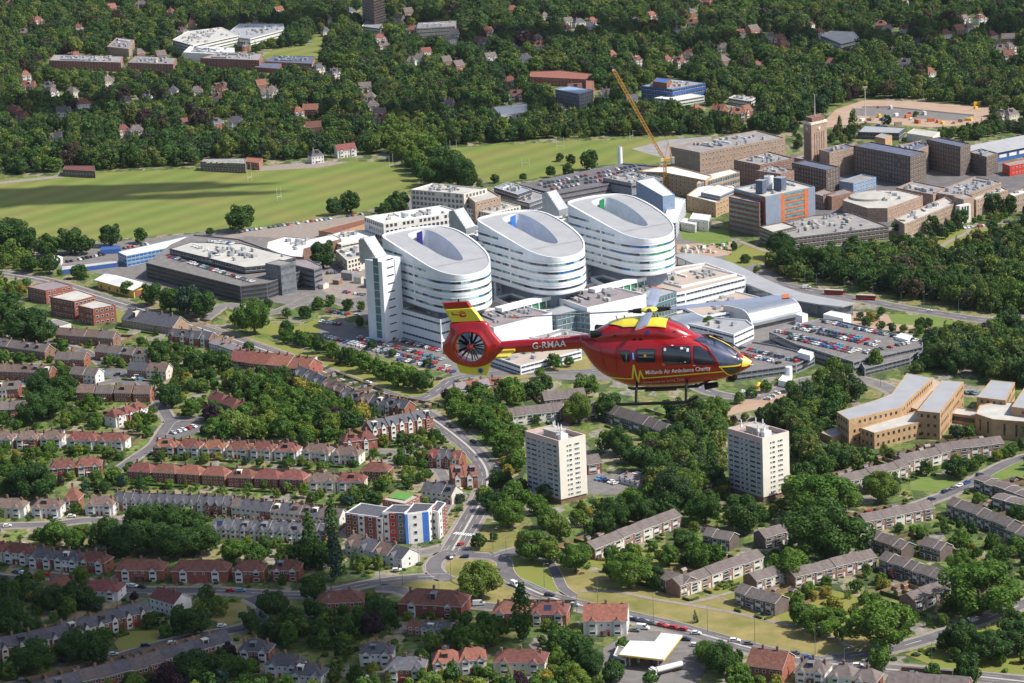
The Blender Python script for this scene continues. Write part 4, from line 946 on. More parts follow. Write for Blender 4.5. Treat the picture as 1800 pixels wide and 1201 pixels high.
# chimney
p = G(1091,306); h = hgt(1091,306,259); rt = root('chimney_stack','slim white cylindrical hospital chimney beside the parking deck','chimney',(p.x,p.y,0))
m2 = MB(); m2.tube((0, 0, 0), (0, 0, h), 1.9, n=20); m2.build('flue', 'clad_white', rt, smooth=False)
m2 = MB(); m2.tube((0, 0, h), (0, 0, h + .8), 1.4, n=16); m2.build('cowl', 'metal_grey', rt)
p = G(1100,340); h = hgt(1100,340,300); rt = root('chimney_stack','shorter steel flue standing beside the white chimney','chimney',(p.x,p.y,0))
m2 = MB(); m2.tube((0,0,0),(0,0,h),1.3,n=16); m2.build('flue','steel_silver',rt); m2 = MB(); m2.tube((0,0,h),(0,0,h + .5),1.0,n=12); m2.build('cowl','dark_iron',rt)
# ------------------------------------------------------------------ far buildings in the wood
FARB = [
('campus_hall','white angular school building high above the red brick terraces','school',[(303,70),(340,80),(420,62),(390,48),(330,55)],10,'white_wall','roof_pale',3,('band',1.2)),
('campus_hall','long pale metal roofed school hall beside the angular white one','school',[(395,62),(440,68),(500,52),(498,42),(420,42)],8,'white_wall','roof_metal',2,('band',1)),
('campus_hall','plain white shed hall behind the red brick school','hall',[(322,92),(402,96),(412,84),(335,80)],9,'white_wall','roof_white',1,None),
('brick_school','long red brick school range nearest the wood at the frame side','school',[(86,106),(212,110),(216,99),(95,96)],10,'brick_red','roof_felt',3,('grid',4,1.4,2)),
('brick_school','middle red brick school range with projecting grey porch','school',[(224,110),(304,113),(310,102),(238,98)],10,'brick_red','roof_felt',3,('grid',4,1.4,2)),
('brick_school','red brick school range next to the dark solar roofed sheds','school',[(352,102),(455,106),(462,94),(385,92)],11,'brick_red','roof_felt',3,('grid',4,1.4,2)),
('brick_school','grey pitched house beside the middle school range','school',[(188,82),(226,86),(236,70),(205,66)],9,'brick_buff','roof_mauve',2,('grid',4,1.4,2)),
('dark_shed','long dark solar roofed shed by the small school field','shed',[(465,108),(548,112),(553,99),(480,98)],6,'brick_brown','roof_blue',1,('band',1)),
('dark_shed','lower blue roofed shed in front of the solar roofed one','shed',[(448,118),(490,121),(495,111),(455,110)],5,'brick_red','roof_blue',1,None),
('high_rise','tall brown tower block cut by the upper frame edge','tower block',[(634,-32),(655,-26),(674,-32),(652,-38)],52,'brick_brown','roof_felt',16,('band',1.3)),
('podium_block','white banded podium at the foot of the brown tower block','building',[(636,46),(668,50),(674,42),(642,38)],6,'white_wall','roof_felt',2,('band',1)),
('flats','grey banded low flats in the wood right of the tower block','flats',[(732,50),(800,46),(802,36),(735,40)],12,'roof_felt','roof_felt',3,('band',1.4)),
('glazed_lab','dark glazed block with pale blue roof in the wood','office block',[(976,157),(1018,165),(1042,158),(1002,151)],16,'clad_slate','clad_paleblue',5,('grid',3.5,2.2,2.0)),
('blue_factory','deep blue flat roofed building beyond the crane jib','office block',[(1127,151),(1182,157),(1240,146),(1180,139)],13,'clad_blue','roof_felt',3,('band',1.4)),
('blue_factory','brown rooftop storey on the deep blue building','plant room',[(1148,143),(1172,146),(1180,139),(1155,136)],18,'brick_red','clad_blue',1,None),
('white_offices','white low office wing below the deep blue building','office block',[(1150,172),(1190,176),(1238,168),(1200,162)],6,'white_wall','roof_white',2,('band',1.2)),
('unfinished_hall','pale concrete building shell with small crane in the wood','building shell',[(866,188),(880,204),(932,196),(926,182)],5,'roof_pale','roof_white',1,('grid',4,2.5,2.5)),
('care_home','pale flat roofed building among trees behind the long brick range','building',[(1280,172),(1318,178),(1330,171),(1292,167)],6,'cream_wall','roof_pale',2,('band',1)),
('white_villa','large white villa with terraces in the upper wood','villa',[(1443,62),(1478,76),(1512,68),(1500,56),(1460,54)],8,'white_wall','roof_pale',2,('band',1.2)),
('cricket_pavilion','dark red roofed pavilion at the edge of the shaded field','pavilion',[(110,298),(167,301),(166,291),(114,291)],6,'brick_dark','tile_red',1,('grid',3,1.2,1.2)),
('pavilion','long grey sports pavilion with row of white gables by the field','pavilion',[(352,284),(431,288),(432,278),(358,279)],8,'brick_dark','roof_felt',2,('grid',3,1.6,2.2)),
('pavilion','brick end of the sports pavilion with orange tiled roof','pavilion',[(431,284),(455,287),(462,278),(434,276)],6,'brick_red','tile_orange',2,('grid',3,1.2,1.2)),
('arc_flats','long curving brown roofed range behind the glazed block','flats',[(932,135),(1040,140),(1043,130),(985,124),(932,126)],8,'brick_red','tile_orange',2,('grid',4,1.2,1.4)),
('arc_flats','brown roofed wing closing the curved range','flats',[(1030,158),(1043,158),(1044,140),(1030,138)],8,'brick_red','tile_orange',2,('grid',4,1.2,1.4)),
]
for nm,lb,ct,px,top,wl,rf,st,wn_ in FARB: B(nm,lb,ct,px,top,0,wl,rf,0.4,st,wn_,keep=0.9,plant=2 if 'flat' in lb or 'school' in lb else 0)
for q in range(7):
 p = G(366 + q * 10, 287, 8)
 rt = root('roof_gable',ORD[q] + ' white gable from the brick end along the pavilion roof' if 0 else ORD[6 - q] + ' white gable counted from the brick end of the sports pavilion','gable',(p.x,p.y,8),0,'white gables on the sports pavilion')
 m2 = MB(); m2.tri((-1.8,0,0),(1.8,0,0),(0,0,3)); m2.tri((1.8,.4,0),(-1.8,.4,0),(0,.4,3)); m2.quad((-1.8,0,0),(0,0,3),(0,.4,3),(-1.8,.4,0)); m2.quad((0,0,3),(1.8,0,0),(1.8,.4,0),(0,.4,3)); m2.build('gable_board','white_wall',rt)
# ------------------------------------------------------------------ left: car park, modular block, flats
rt,pts,P,H = B('car_park_building','dark slatted multi storey car park with open roof deck beside the main road','car park',[(257,462),(422,503),(470,497),(560,466),(565,461),(520,455),(420,420),(340,412),(300,430)],11,0,'clad_slate','asphalt_light',0.9,4,('band',1.3),'clad_dark','glass_dark',keep=1)
for k in range(len(P)):
 a, b = pts[k], pts[(k + 1) % len(P)]; d = b - a; L_ = math.hypot(d.x, d.y)
 nrm = Vector((d.y, -d.x)).normalized()
 if L_ < 8 or nrm.dot(-Vector((a.x, a.y)).normalized()) < 0.1: continue
 X = face_frame(Vector((P[k].x, P[k].y, 0)), Vector((P[(k + 1) % len(P)].x, P[(k + 1) % len(P)].y, 0)))
 m2 = MB()
 for q in range(int(L_ / 1.2)): m2.box(q * 1.2, -.28, 1.5, q * 1.2 + .28, -.18, H - .1, 0, X)
 m2.build('cladding_fin', 'clad_dark', rt, kind='stuff')
B('car_park_building','raised parking tier with pale roof on the dark car park','car park',[(298,437),(336,425),(425,428),(470,440),(520,452),(470,466),(430,470),(360,452)],15,11,'clad_dark','roof_pale',0.5,1,('band',1.4),keep=1,plant=3)
B('stair_block','glazed stair block with two large windows on the dark car park corner','tower',[(466,463),(493,467),(519,461),(490,456)],20,0,'clad_slate','roof_felt',0.5,4,('band',2.2),'metal_grey','glass_grey',keep=1)
B('stair_block','dark slatted wing of the car park behind the glazed stair block','car park',[(519,466),(552,474),(566,468),(540,455),(520,456)],14,0,'clad_slate','roof_mauve',0.5,4,('band',.9),'clad_dark',keep=1)
B('modular_block','long two storey blue and white modular building by the field','office block',[(207,443),(222,450),(372,421),(360,414),(325,416)],8,0,'clad_paleblue','roof_white',0.3,3,('band',1.5),'clad_white','glass_blue',keep=1)
B('site_hoarding','blue site container beside trees at the field corner','container',[(176,440),(212,437),(212,432),(178,434)],3.4,0,'clad_blue','clad_blue',0.1,1,None,keep=1,group='blue containers')
B('site_hoarding','long low blue and cream site wall beside modular building','wall',[(108,475),(145,470),(207,462),(207,458),(150,464),(108,468)],3,0,'clad_blue','roof_pale',0.1,1,None,keep=1,group='blue containers')
B('works_hall','big white roofed works hall with brick gable end','hall',[(470,425),(500,416),(545,420),(585,412),(600,420),(535,437),(533,452),(500,450),(468,436)],9,0,'brick_brown','roof_white',0.3,2,None,keep=1,plant=3)
B('works_hall','low white roofed sheds beside the brick gable hall','hall',[(562,417),(600,408),(660,402),(660,418),(600,430)],7,0,'cream_wall','roof_white',0.3,2,('band',1),keep=1,plant=6)
B('works_hall','cluster of cream frames and pipes left of the stair tower','hall',[(590,440),(640,428),(640,450),(610,458)],9,0,'cream_wall','roof_pale',0.3,3,('grid',3,2,2),'cream_wall',keep=1,plant=8)
B('works_hall','orange brown long roof beside the field edge works','hall',[(560,405),(640,385),(655,390),(590,410)],5,0,'brick_tan','tile_orange',0.3,1,None,keep=1)
for i_, (u, v, w, d, h) in enumerate(((600, 492, 9, 6, 5), (622, 498, 6, 4, 4), (585, 500, 5, 4, 3), (640, 506, 5, 8, 6), (560, 508, 4, 6, 3))):
 p = G(u,v); rt = root('yard_cabin',ORD[i_] + ' small service cabin of the yard left of the stair tower','cabin',(p.x,p.y,.07),R(-34),'service cabins in the yard'); house_shell(rt,w,d,h,h + .8,['clad_grey','cream_wall','brick_brown'][i_ % 3],'roof_felt',0,.2)
p = G(92,468); rt = root('marquee','small white marquee with pointed roof by the trees','marquee',(p.x - 4,p.y,0)); house_shell(rt,10,9,4,7,'white_wall','white_wall',4)
rt,L_,an = pitched('nursery','yellow gabled building with broad white roof by the main road','building',(172,506),(236,524),14,5.5,8.0,'yellow_wall','roof_white',over=1.6,keep=1)
for q in range(4):
 m2 = MB(); m2.box(4 + q * L_ / 4.5, -.12, 1, 5.6 + q * L_ / 4.5, 0, 3.2); m2.build('window', 'glass_dark', rt)
m2 = MB(); m2.box(L_, 1, 0, L_ + .3, 12, 4.5); m2.build('end_wall', 'brick_red', rt)
FG = 'red brick blocks of flats by the main road'
B('flats','farthest dark red brick flats half hidden by trees','flats',[(48,504),(80,511),(127,502),(95,493)],9,0,'brick_red','roof_mauve',0.4,3,('grid',3.6,2.0,1.5),keep=1,group=FG)
B('flats','middle red brick flats with white balcony frames and pale roof','flats',[(88,522),(130,530),(168,520),(135,509)],12,0,'brick_red','roof_pale',0.4,3,('grid',3.4,2.4,1.6),keep=1,group=FG)
B('flats','near red brick flats with pale roof facing the church roof','flats',[(137,537),(163,543),(203,536),(168,527)],11,0,'brick_red','roof_pale',0.4,3,('grid',3.4,1.8,1.6),keep=1,group=FG)
B('flat_garages','row of flat roofed garages in front of the brick flats','garages',[(78,565),(105,574),(125,569),(98,561)],3,0,'white_wall','roof_mauve',0.2,1,None,keep=1)
# ------------------------------------------------------------------ right visitor car park decks
def deck(name, label, px, z, fascia='clad_grey', z0=0):
 return B(name, label, 'car park', px, z, z0, fascia, 'asphalt_light', 0.9, 2, ('band', 1.3), 'metal_grey', 'glass_dark', keep=1)
DZ = 6.5
deck('parking_deck','large open roof deck of the visitor car park crowded with parked cars',[(1352,583),(1440,560),(1470,562),(1622,598),(1622,608),(1512,632),(1500,636),(1425,612),(1400,605)],DZ)
deck('parking_deck','lower long grey parking deck in front of the helicopter nose',[(1290,614),(1322,600),(1365,607),(1432,625),(1400,640),(1290,655)],DZ - 1)
deck('parking_deck','narrow ramp deck with white cars above the tan office roofs',[(1512,634),(1530,628),(1600,612),(1615,616),(1600,628),(1520,648)],DZ - 2)
B('lift_lobby','small white roofed lift lobby between the two parking decks','lobby',[(1402,619),(1424,625),(1430,619),(1408,613)],DZ + 2.4,DZ - .8,'clad_white','roof_white',0.2,1,None,keep=0.5)
B('lift_lobby','small white roofed lift lobby at the far edge of the big parking deck','lobby',[(1574,592),(1596,598),(1604,590),(1584,585)],DZ + 1,0,'clad_white','roof_white',0.2,1,None,keep=0.5)
B('white_store','white flat store with cars beside it at the end of the canopy','store',[(1447,552),(1482,560),(1496,553),(1462,546)],5,0,'clad_white','roof_white',0.2,1,None,keep=1)
B('white_store','pair of white boxes linking silver vault and car park','store',[(1398,552),(1410,556),(1420,552),(1408,548)],6,0,'clad_white','roof_white',0.2,2,None,keep=1)
B('white_store','white plant boxes below the parking deck retaining wall','store',[(1368,668),(1386,672),(1392,662),(1376,659)],3.5,0,'clad_white','roof_white',0.2,1,None,keep=1)
p = G(1387,668); rt = root('silo','white upright tank beside the retaining wall','tank',(p.x,p.y,0)); m2 = MB(); m2.tube((0,0,1),(0,0,7.5),1.9,n=18); m2.build('tank','clad_white',rt)
for a_ in range(4):
 m2 = MB(); m2.box(1.3 * math.cos(a_ * 1.57) - .1,1.3 * math.sin(a_ * 1.57) - .1,0,1.3 * math.cos(a_ * 1.57) + .1,1.3 * math.sin(a_ * 1.57) + .1,1.1); m2.build('leg','metal_grey',rt)
rt = root('inflatable_marker','round orange yellow tank beside the parking wall','tank',G(1334,682)); m2 = MB(); m2.tube((0,0,0),(0,0,1.6),2.2,n=18); m2.build('drum','canopy_yellow',rt); m2 = MB(); m2.tube((0,0,1.6),(0,0,3.0),2.2,.8,n=18); m2.build('cap','canopy_yellow',rt)
# ------------------------------------------------------------------ tan office complex, lower right
OG = 'tan brick offices with grey wing roofs'
def tan(lb,px,z,**k): return B('tan_office',lb,'offices',px,z,0,'brick_tan',k.pop('roof','roof_metal'),k.pop('par',.12),k.pop('st',3),k.pop('win',('grid',3.4,1.3,1.5)),k.pop('frame','glass_dark'),keep=1,group=OG,**k)
tan('tan office wing with long boomerang shaped grey roof',[(1471,724),(1492,738),(1585,716),(1592,708),(1640,664),(1594,656),(1568,692),(1540,703)],13)
tan('tan office wing with straight grey roof beside the boomerang roof', [(1612, 722), (1652, 726), (1694, 671), (1656, 668)], 14)
tan('tan office link with stepped lower roofs between the two grey roofs',[(1590,712),(1612,720),(1656,672),(1640,664)],8,roof='roof_brown',st=2)
tan('low tan front wing with pale flat roof and dark windows',[(1512,752),(1537,761),(1632,738),(1648,730),(1612,722),(1590,728)],8.5,roof='roof_pale',par=.5,st=2)
tan('long tan wing at the frame side with tall narrow windows',[(1715,727),(1745,737),(1850,745),(1850,712),(1760,705),(1722,712)],10,roof='roof_pale',par=.5,st=1,win=('grid',6,1.0,6.0))
tan('square grey roofed pavilion wing behind the long tan wing', [(1717, 698), (1768, 704), (1784, 672), (1742, 668)], 12)
tan('grey roofed wing at the frame edge beyond the pavilion wing', [(1778, 715), (1830, 722), (1850, 690), (1800, 682)], 14)
tan('low dark glazed link between the two tan complexes',[(1660,725),(1715,732),(1722,720),(1665,714)],5,roof='roof_pale',par=.4,st=1,win=('band',2))
B('bicycle_shed','low grey slatted shed roof in front of tan offices','shed',[(1442,760),(1462,768),(1496,758),(1475,748)],3.5,0,'brick_tan','roof_metal',0.1,1,None,keep=1)
# ------------------------------------------------------------------ the two point blocks
def point_block(label, L_, N_, R_, nb, seed):
 top = hgt(N_[0] + (nb[0] - N_[0]), nb[1], N_[1]); rg = random.Random(seed)
 pts = [G(*L_, top), G(*N_, top), G(*R_, top)]; pts.append(pts[0] + pts[2] - pts[1]); pts = ccw(pts)
 c = sum(pts, Vector()) / 4; rt = root('tower_block', label, 'tower block', (c.x, c.y, 0), 0, 'pair of cream tower blocks')
 P = [Vector((p.x - c.x, p.y - c.y, 0)) for p in pts]
 ground_h = 2.6; nf = 11; fh = (top - ground_h - 2.6) / nf
 mb = MB(); Q = [p * .96 for p in P]; mb.prism([(p.x, p.y) for p in Q], 0, ground_h); mb.build('ground_storey', 'brick_brown', rt)
 for k in range(4):
  a, b = P[k], P[(k + 1) % 4]; X = face_frame(a, b); W = (b - a).length
  nrm = (X.to_3x3() @ Vector((0, -1, 0))); sunny = nrm.x * SUN_XY.x + nrm.y * SUN_XY.y > 0
  longf = W > (P[0] - P[1]).length * .99 and W > (P[1] - P[2]).length * .99
  mb = MB(); mb.quad(*[tuple(X @ Vector(t)) for t in ((0, 0, ground_h), (W, 0, ground_h), (W, 0, top), (0, 0, top))])
  mb.build('wall', 'cream_bright' if not longf else 'render_lilac_shade', rt)  # long face darker: its shade is put into the lilac render colour
  if longf:
   m2 = MB(); m2.box(0.02, -.06, top - 2.9, W - .02, 0, top - .02, 0, X); m2.build('parapet_band', 'render_pink', rt)
   grp = [(.03, 3), (.17, 4), (.37, 2), (.50, 2), (.63, 4), (.82, 3)]
   for f in range(nf):
    z = ground_h + f * fh
    m2 = MB(); m2.box(.3,-.12,z - .1,W - .3,0,z + .25,0,X); m2.box(.3,-.04,z + .25,W - .3,0,z + 1.0,0,X); m2.build('floor_band','spandrel_grey',rt)
    for g, n in grp:
     w = n * 1.02
     o = obj('window',pane_mesh(w,1.35,'window_frame',rg.choice(['glass_dark','glass_dark','glass_grey'])),rt); o.matrix_local = X @ Matrix.Translation((g * W + w / 2,-.05,z + 1.0))
  else:
   for f in range(nf):
    z = ground_h + f * fh + .95
    for g, w in ((.28, .8), (.36, 1.7), (.57, 1.0), (.63, 1.3), (.70, .9)):
     o = obj('window',pane_mesh(w,1.2,'window_frame',rg.choice(['glass_dark','glass_grey'])),rt); o.matrix_local = X @ Matrix.Translation((g * W + w / 2,0,z))
 for k in range(2):                                          # entrance canopy on the shaded side
  pass
 I = inset([Vector((p.x, p.y)) for p in P], .5)
 rm = MB()
 for k in range(4):
  a, b, ia, ib = P[k], P[(k + 1) % 4], I[k], I[(k + 1) % 4]
  rm.quad((a.x,a.y,top),(b.x,b.y,top),(ib.x,ib.y,top),(ia.x,ia.y,top)); rm.quad((ia.x,ia.y,top),(ib.x,ib.y,top),(ib.x,ib.y,top - 2.3),(ia.x,ia.y,top - 2.3))
 rm.build('parapet', 'render_pink', rt)
 rm = MB(); rm.poly([(p.x, p.y, top - 2.2) for p in I]); rm.build('roof', 'roof_mauve', rt)
 e = (P[1] - P[0]).normalized(); X = Matrix(((e.x, -e.y, 0, 0), (e.y, e.x, 0, 0), (0, 0, 1, top - 2.2)))
 X = Matrix(((e.x, -e.y, 0, 0), (e.y, e.x, 0, 0), (0, 0, 1, top - 2.2), (0, 0, 0, 1)))
 m2 = MB(); m2.box(-5, -3, 0, 4, 3, 3.6, 0, X); m2.box(-5.3, -3.3, 3.6, 4.3, 3.3, 3.9, 0, X); m2.build('lift_room', 'roof_pale', rt)
 m2 = MB(); m2.box(4.3, -2.2, 0, 6.8, 2.2, 2.6, 0, X); m2.build('tank_room', 'clad_white', rt)
 for q in range(8):
  x, y = rg.uniform(-7, 7), rg.uniform(-4.5, 4.5)
  m2 = MB(); p = X @ Vector((x, y, 0)); m2.tube(p, p + Vector((0, 0, rg.uniform(3.5, 7.5) if q < 5 else 2)), .13, n=6)
  if q < 5: m2.box(x - .5, y - .5, 3, x + .5, y + .5, 3.9, 0, X); m2.tube(p + Vector((0, 0, 4.4)), p + Vector((0, 0, 6.4)), .3, n=6)
  m2.build('aerial', 'clad_white', rt)
 protect_solid(pts, 0, top, .93)
 return rt, P, top
mat('cream_bright', (0.72, 0.665, 0.575), 0.8, 0.04, 0.15, detail=6)
mat('spandrel_grey', (0.40, 0.385, 0.40), 0.8, 0.06, 0.3)
rt,P,top = point_block('cream tower block with cluster of aerials on its roof, under the helicopter tail',(923,757.5),(982,775),(1029,764),(985,888),1)
X = face_frame(P[0], P[1])
best = max(range(4),key=lambda k: (P[k] - P[(k + 1) % 4]).length + (100 if (face_frame(P[k],P[(k + 1) % 4]).to_3x3() @ Vector((0,-1,0))).y < 0 else 0))
X = face_frame(P[best],P[(best + 1) % 4]); m2 = MB(); m2.box(6,-4,2.3,14,0,2.9,0,X); m2.box(6.3,-3.6,0,6.6,-3.3,2.3,0,X); m2.box(13.4,-3.6,0,13.7,-3.3,2.3,0,X); m2.build('entrance_canopy','render_pink',rt)
point_block('cream tower block with square lift room on its roof, nearer the tan offices',(1278.7,752.5),(1340,770),(1386.7,758),(1344,884),2)
# ------------------------------------------------------------------ modern apartment block with blue corner
def facade(rt, X, W, H, strips, seed=0, fl=4):
 """strips: (x0, x1, material, windows?)"""
 rg = random.Random(seed); fh = H / fl
 for x0, x1, m_, wn_ in strips:
  m2 = MB(); m2.box(W * x0, -.3, 0, W * x1 - .02, 0, H - .5 if m_ != 'glass_grey' else H, 0, X); m2.build('facade_panel', m_, rt)
  if wn_:
   n = max(1, int(W * (x1 - x0) / 3.4))
   for r in range(fl):
    for q in range(n):
     xx = W * x0 + W * (x1 - x0) * (q + .5) / n
     o = obj('window', pane_mesh(1.7, 1.6, 'window_frame', 'glass_dark'), rt); o.matrix_local = X @ Matrix.Translation((xx, -.32, r * fh + .7))
def apart(label, px, H, strips_sunny, strips_shade, fl=4):
 rt,pts,P,hh = B('apartment_block',label,'flats',px,H,0,'white_wall','slate',.35,fl,None,keep=.95,coping='clad_white',group='blue white and red apartment building')
 for k in range(len(P)):
  a, b = P[k], P[(k + 1) % len(P)]; A_, B_ = Vector((a.x, a.y, 0)), Vector((b.x, b.y, 0)); W = (B_ - A_).length
  X = face_frame(A_, B_); nrm = X.to_3x3() @ Vector((0, -1, 0))
  mid = (pts[k] + pts[(k + 1) % len(P)]) / 2
  if nrm.dot(-Vector((mid.x, mid.y, 0)).normalized()) < .15: continue
  facade(rt, X, W, H, strips_sunny if nrm.x > .7 else strips_shade, 0, fl)
BR, WH, BL, GR, RD = 'brick_red', 'white_wall', 'sky_blue_paint', 'clad_slate', 'signal_red'
apart('long wing of the apartment building with brick and white strips',[(607,901),(672,910),(692,893),(634,884)],11.5,[(0,1,BR,1)],[(0,.34,BR,1),(.34,.52,WH,1),(.52,.84,BR,1),(.84,1,WH,1)])
apart('middle wing of the apartment building with white, red and glazed strips',[(672,900),(711,902),(728,888),(690,887)],14,[(0,1,WH,1)],[(0,.3,WH,1),(.3,.62,RD,1),(.62,1,'glass_grey',1)])
apart('corner of the apartment building with bright blue and white walls',[(711,903),(752,898),(764,886),(727,884)],14.5,[(0,.5,WH,1),(.5,1,BR,1)],[(0,.12,BL,0),(.12,.74,WH,1),(.74,1,BL,0)])
rtl = [o for o in COL.objects if o.get('label', '').startswith('corner of the apartment')][0]
apart('rear wing of the apartment building with brick end wall',[(756,896),(770,900),(784,884),(768,880)],13,[(0,.4,WH,1),(.4,1,BR,1)],[(0,1,WH,1)])
# low brick school with green play roof
B('green_roof_block','brick building with bright green flat roof behind the apartment building','building',[(672,878),(712,886),(738,872),(698,860)],9,0,'brick_red','roof_pale',.5,3,('grid',3,1.4,1.4),keep=.9)
pp = [G(u,v,8.9) for u,v in ((682,874),(712,879),(729,868),(700,861))]; m2 = MB(); m2.prism([(p.x,p.y) for p in ccw(pp)],8.6,8.95); o = m2.build('roof_turf','turf_green'); tag(o,'bright green turf lying on the flat roof behind the apartments','turf')
# ------------------------------------------------------------------ houses
def chimney(rt, x, y, z, m_='brick_brown', h=1.7, w=.9):
 mb = MB(); mb.box(x - w / 2,y - .4,z - 1.5,x + w / 2,y + .4,z + h); mb.box(x - w / 2 - .08,y - .48,z + h - .25,x + w / 2 + .08,y + .48,z + h - .1)
 for q in (-.22, .22): mb.tube((x + q, y, z + h), (x + q, y, z + h + .4), .13, .1, 6)
 mb.build('chimney', m_, rt)
def put_win(rt, x, y, z, w, h, solo, acc, frame='window_frame', glass='glass_dark'):
 X = Matrix.Translation((x, y, z))
 if solo: o = obj('window', pane_mesh(w, h, frame, glass), rt); o.matrix_local = X
 else: win_into(acc, X, w, h)
def house(rt, L_, D, ev, rd, wall, roofm, style, rg, solo=True, hip=0, storeys=2):
 house_shell(rt, L_, D, ev, rd, wall, roofm, hip, .35)
 acc = MB(); fh = ev / storeys
 if style == 'semi':
  for cx in ((.21 * L_, .79 * L_) if L_ > 9.5 else (.3 * L_,)):
   bw = min(3.1, L_ * .26)
   mb = MB(); mb.box(cx - bw / 2, -.75, 0, cx + bw / 2, 0.05, ev - .3); bay = mb.build('bay', 'white_wall' if rg.random() < .8 else wall, rt)
   for s in range(storeys):
    o = None
    if solo: o = obj('window',pane_mesh(bw * .8,1.25,'window_frame','glass_dark'),bay); o.matrix_local = Matrix.Translation((cx,-.77,s * fh + .85))
    else: win_into(acc, Matrix.Translation((cx, -.77, s * fh + .85)), bw * .8, 1.25)
   g = MB(); g.tri((cx - bw / 2 - .3, -1.0, ev - .3), (cx + bw / 2 + .3, -1.0, ev - .3), (cx, -1.0, ev + 1.35))
   g.build('gable', 'white_wall', rt)
   g = MB(); yb = D * .32
   g.quad((cx - bw / 2 - .5,-1.2,ev - .45),(cx,-1.2,ev + 1.6),(cx,yb,ev + 1.6),(cx - bw / 2 - .5,yb * .2,ev - .45)); g.quad((cx,-1.2,ev + 1.6),(cx + bw / 2 + .5,-1.2,ev - .45),(cx + bw / 2 + .5,yb * .2,ev - .45),(cx,yb,ev + 1.6))
   g.build('gable_roof', roofm, rt)
  for cx in ((.42 * L_, .58 * L_) if L_ > 9.5 else (.78 * L_,)):
   put_win(rt, cx, 0, fh + .95, 1.0, 1.0, solo, acc)
   mb = MB(); mb.box(cx - .5, -.08, 0, cx + .5, 0, 2.1); mb.build('door', 'door_red', rt)
  chimney(rt, L_ / 2, D * .5, rd)
  if L_ > 11: chimney(rt, L_ * .12, D * .5, rd - 1.2); chimney(rt, L_ * .88, D * .5, rd - 1.2)
 elif style == 'terrace':
  n = max(1, round(L_ / 2.6));
  for s in range(storeys):
   for q in range(n):
    if s == 0 and q == n - 1: continue
    put_win(rt, L_ * (q + .5) / n, 0, s * fh + .85, min(1.5, L_ / n * .62), 1.2, solo, acc)
  mb = MB(); mb.box(L_ * (n - .5) / n - .45, -.08, 0, L_ * (n - .5) / n + .45, 0, 2.1); mb.build('door', 'door_red', rt)
  chimney(rt, .15, D * .5, rd - .3)
  if rg.random() < .4: mb = MB(); mb.box(L_ * .3,D * .62,ev - .2,L_ * .8,D + 3.5,ev - .1); mb.box(L_ * .1,D,0,L_ * .6,D + 3.4,ev - .4); mb.build('rear_wing',wall,rt)
 elif style == 'gabled':                                   # Victorian terrace, a small gable over each bay
  cx = L_ * .36; bw = min(2.6, L_ * .5)
  mb = MB(); mb.box(cx - bw / 2,-.6,0,cx + bw / 2,0.05,ev); mb.tri((cx - bw / 2,-.6,ev),(cx + bw / 2,-.6,ev),(cx,-.6,ev + 1.9)); mb.build('bay',rg.choice(['white_wall','cream_wall',wall]),rt)
  g = MB(); g.quad((cx - bw / 2 - .3,-.85,ev - .3),(cx,-.85,ev + 2.2),(cx,D * .4,ev + 2.2),(cx - bw / 2 - .3,D * .12,ev - .3)); g.quad((cx,-.85,ev + 2.2),(cx + bw / 2 + .3,-.85,ev - .3),(cx + bw / 2 + .3,D * .12,ev - .3),(cx,D * .4,ev + 2.2)); g.build('gable_roof',roofm,rt)
  for s in range(storeys): put_win(rt, cx, -.6, s * fh + .8, bw * .7, 1.3, solo, acc)
  put_win(rt, L_ * .82, 0, fh + .9, .9, 1.1, solo, acc)
  mb = MB(); mb.box(L_ * .82 - .45, -.08, 0, L_ * .82 + .45, 0, 2.1); mb.build('door', 'door_red', rt)
  chimney(rt, .1, D * .5, rd - .2)
 elif style == 'estate':                                   # 1960s terrace house: broad panes, pale panels
  for s in range(storeys): put_win(rt, L_ * .36, 0, s * fh + .8, L_ * .5, 1.25, solo, acc)
  mb = MB(); mb.box(L_ * .68, -.09, 0, L_ * .86, 0, 2.1); mb.build('door', 'white_wall', rt)
  put_win(rt, L_ * .77, 0, fh + .9, 1.0, 1.1, solo, acc)
  if rg.random() < .75: mb = MB(); mb.box(L_ * .08,-.06,fh - .45,L_ * .62,0,fh + .6); mb.build('wall_panel',rg.choice(['white_wall','white_wall','cream_wall','clad_dark']),rt)
  mb = MB(); mb.box(-.05, -.25, ev - .1, L_ + .05, -.0, ev + .12); mb.build('fascia', 'white_wall', rt)
 elif style == 'block':
  n = max(2, round(L_ / 3.0))
  for s in range(storeys):
   for q in range(n):
    put_win(rt, L_ * (q + .5) / n, 0, s * fh + .85, 1.3, 1.25, solo, acc)
  chimney(rt, L_ * .3, D * .5, rd);
  if L_ > 14: chimney(rt, L_ * .7, D * .5, rd)
 t = rg.random()
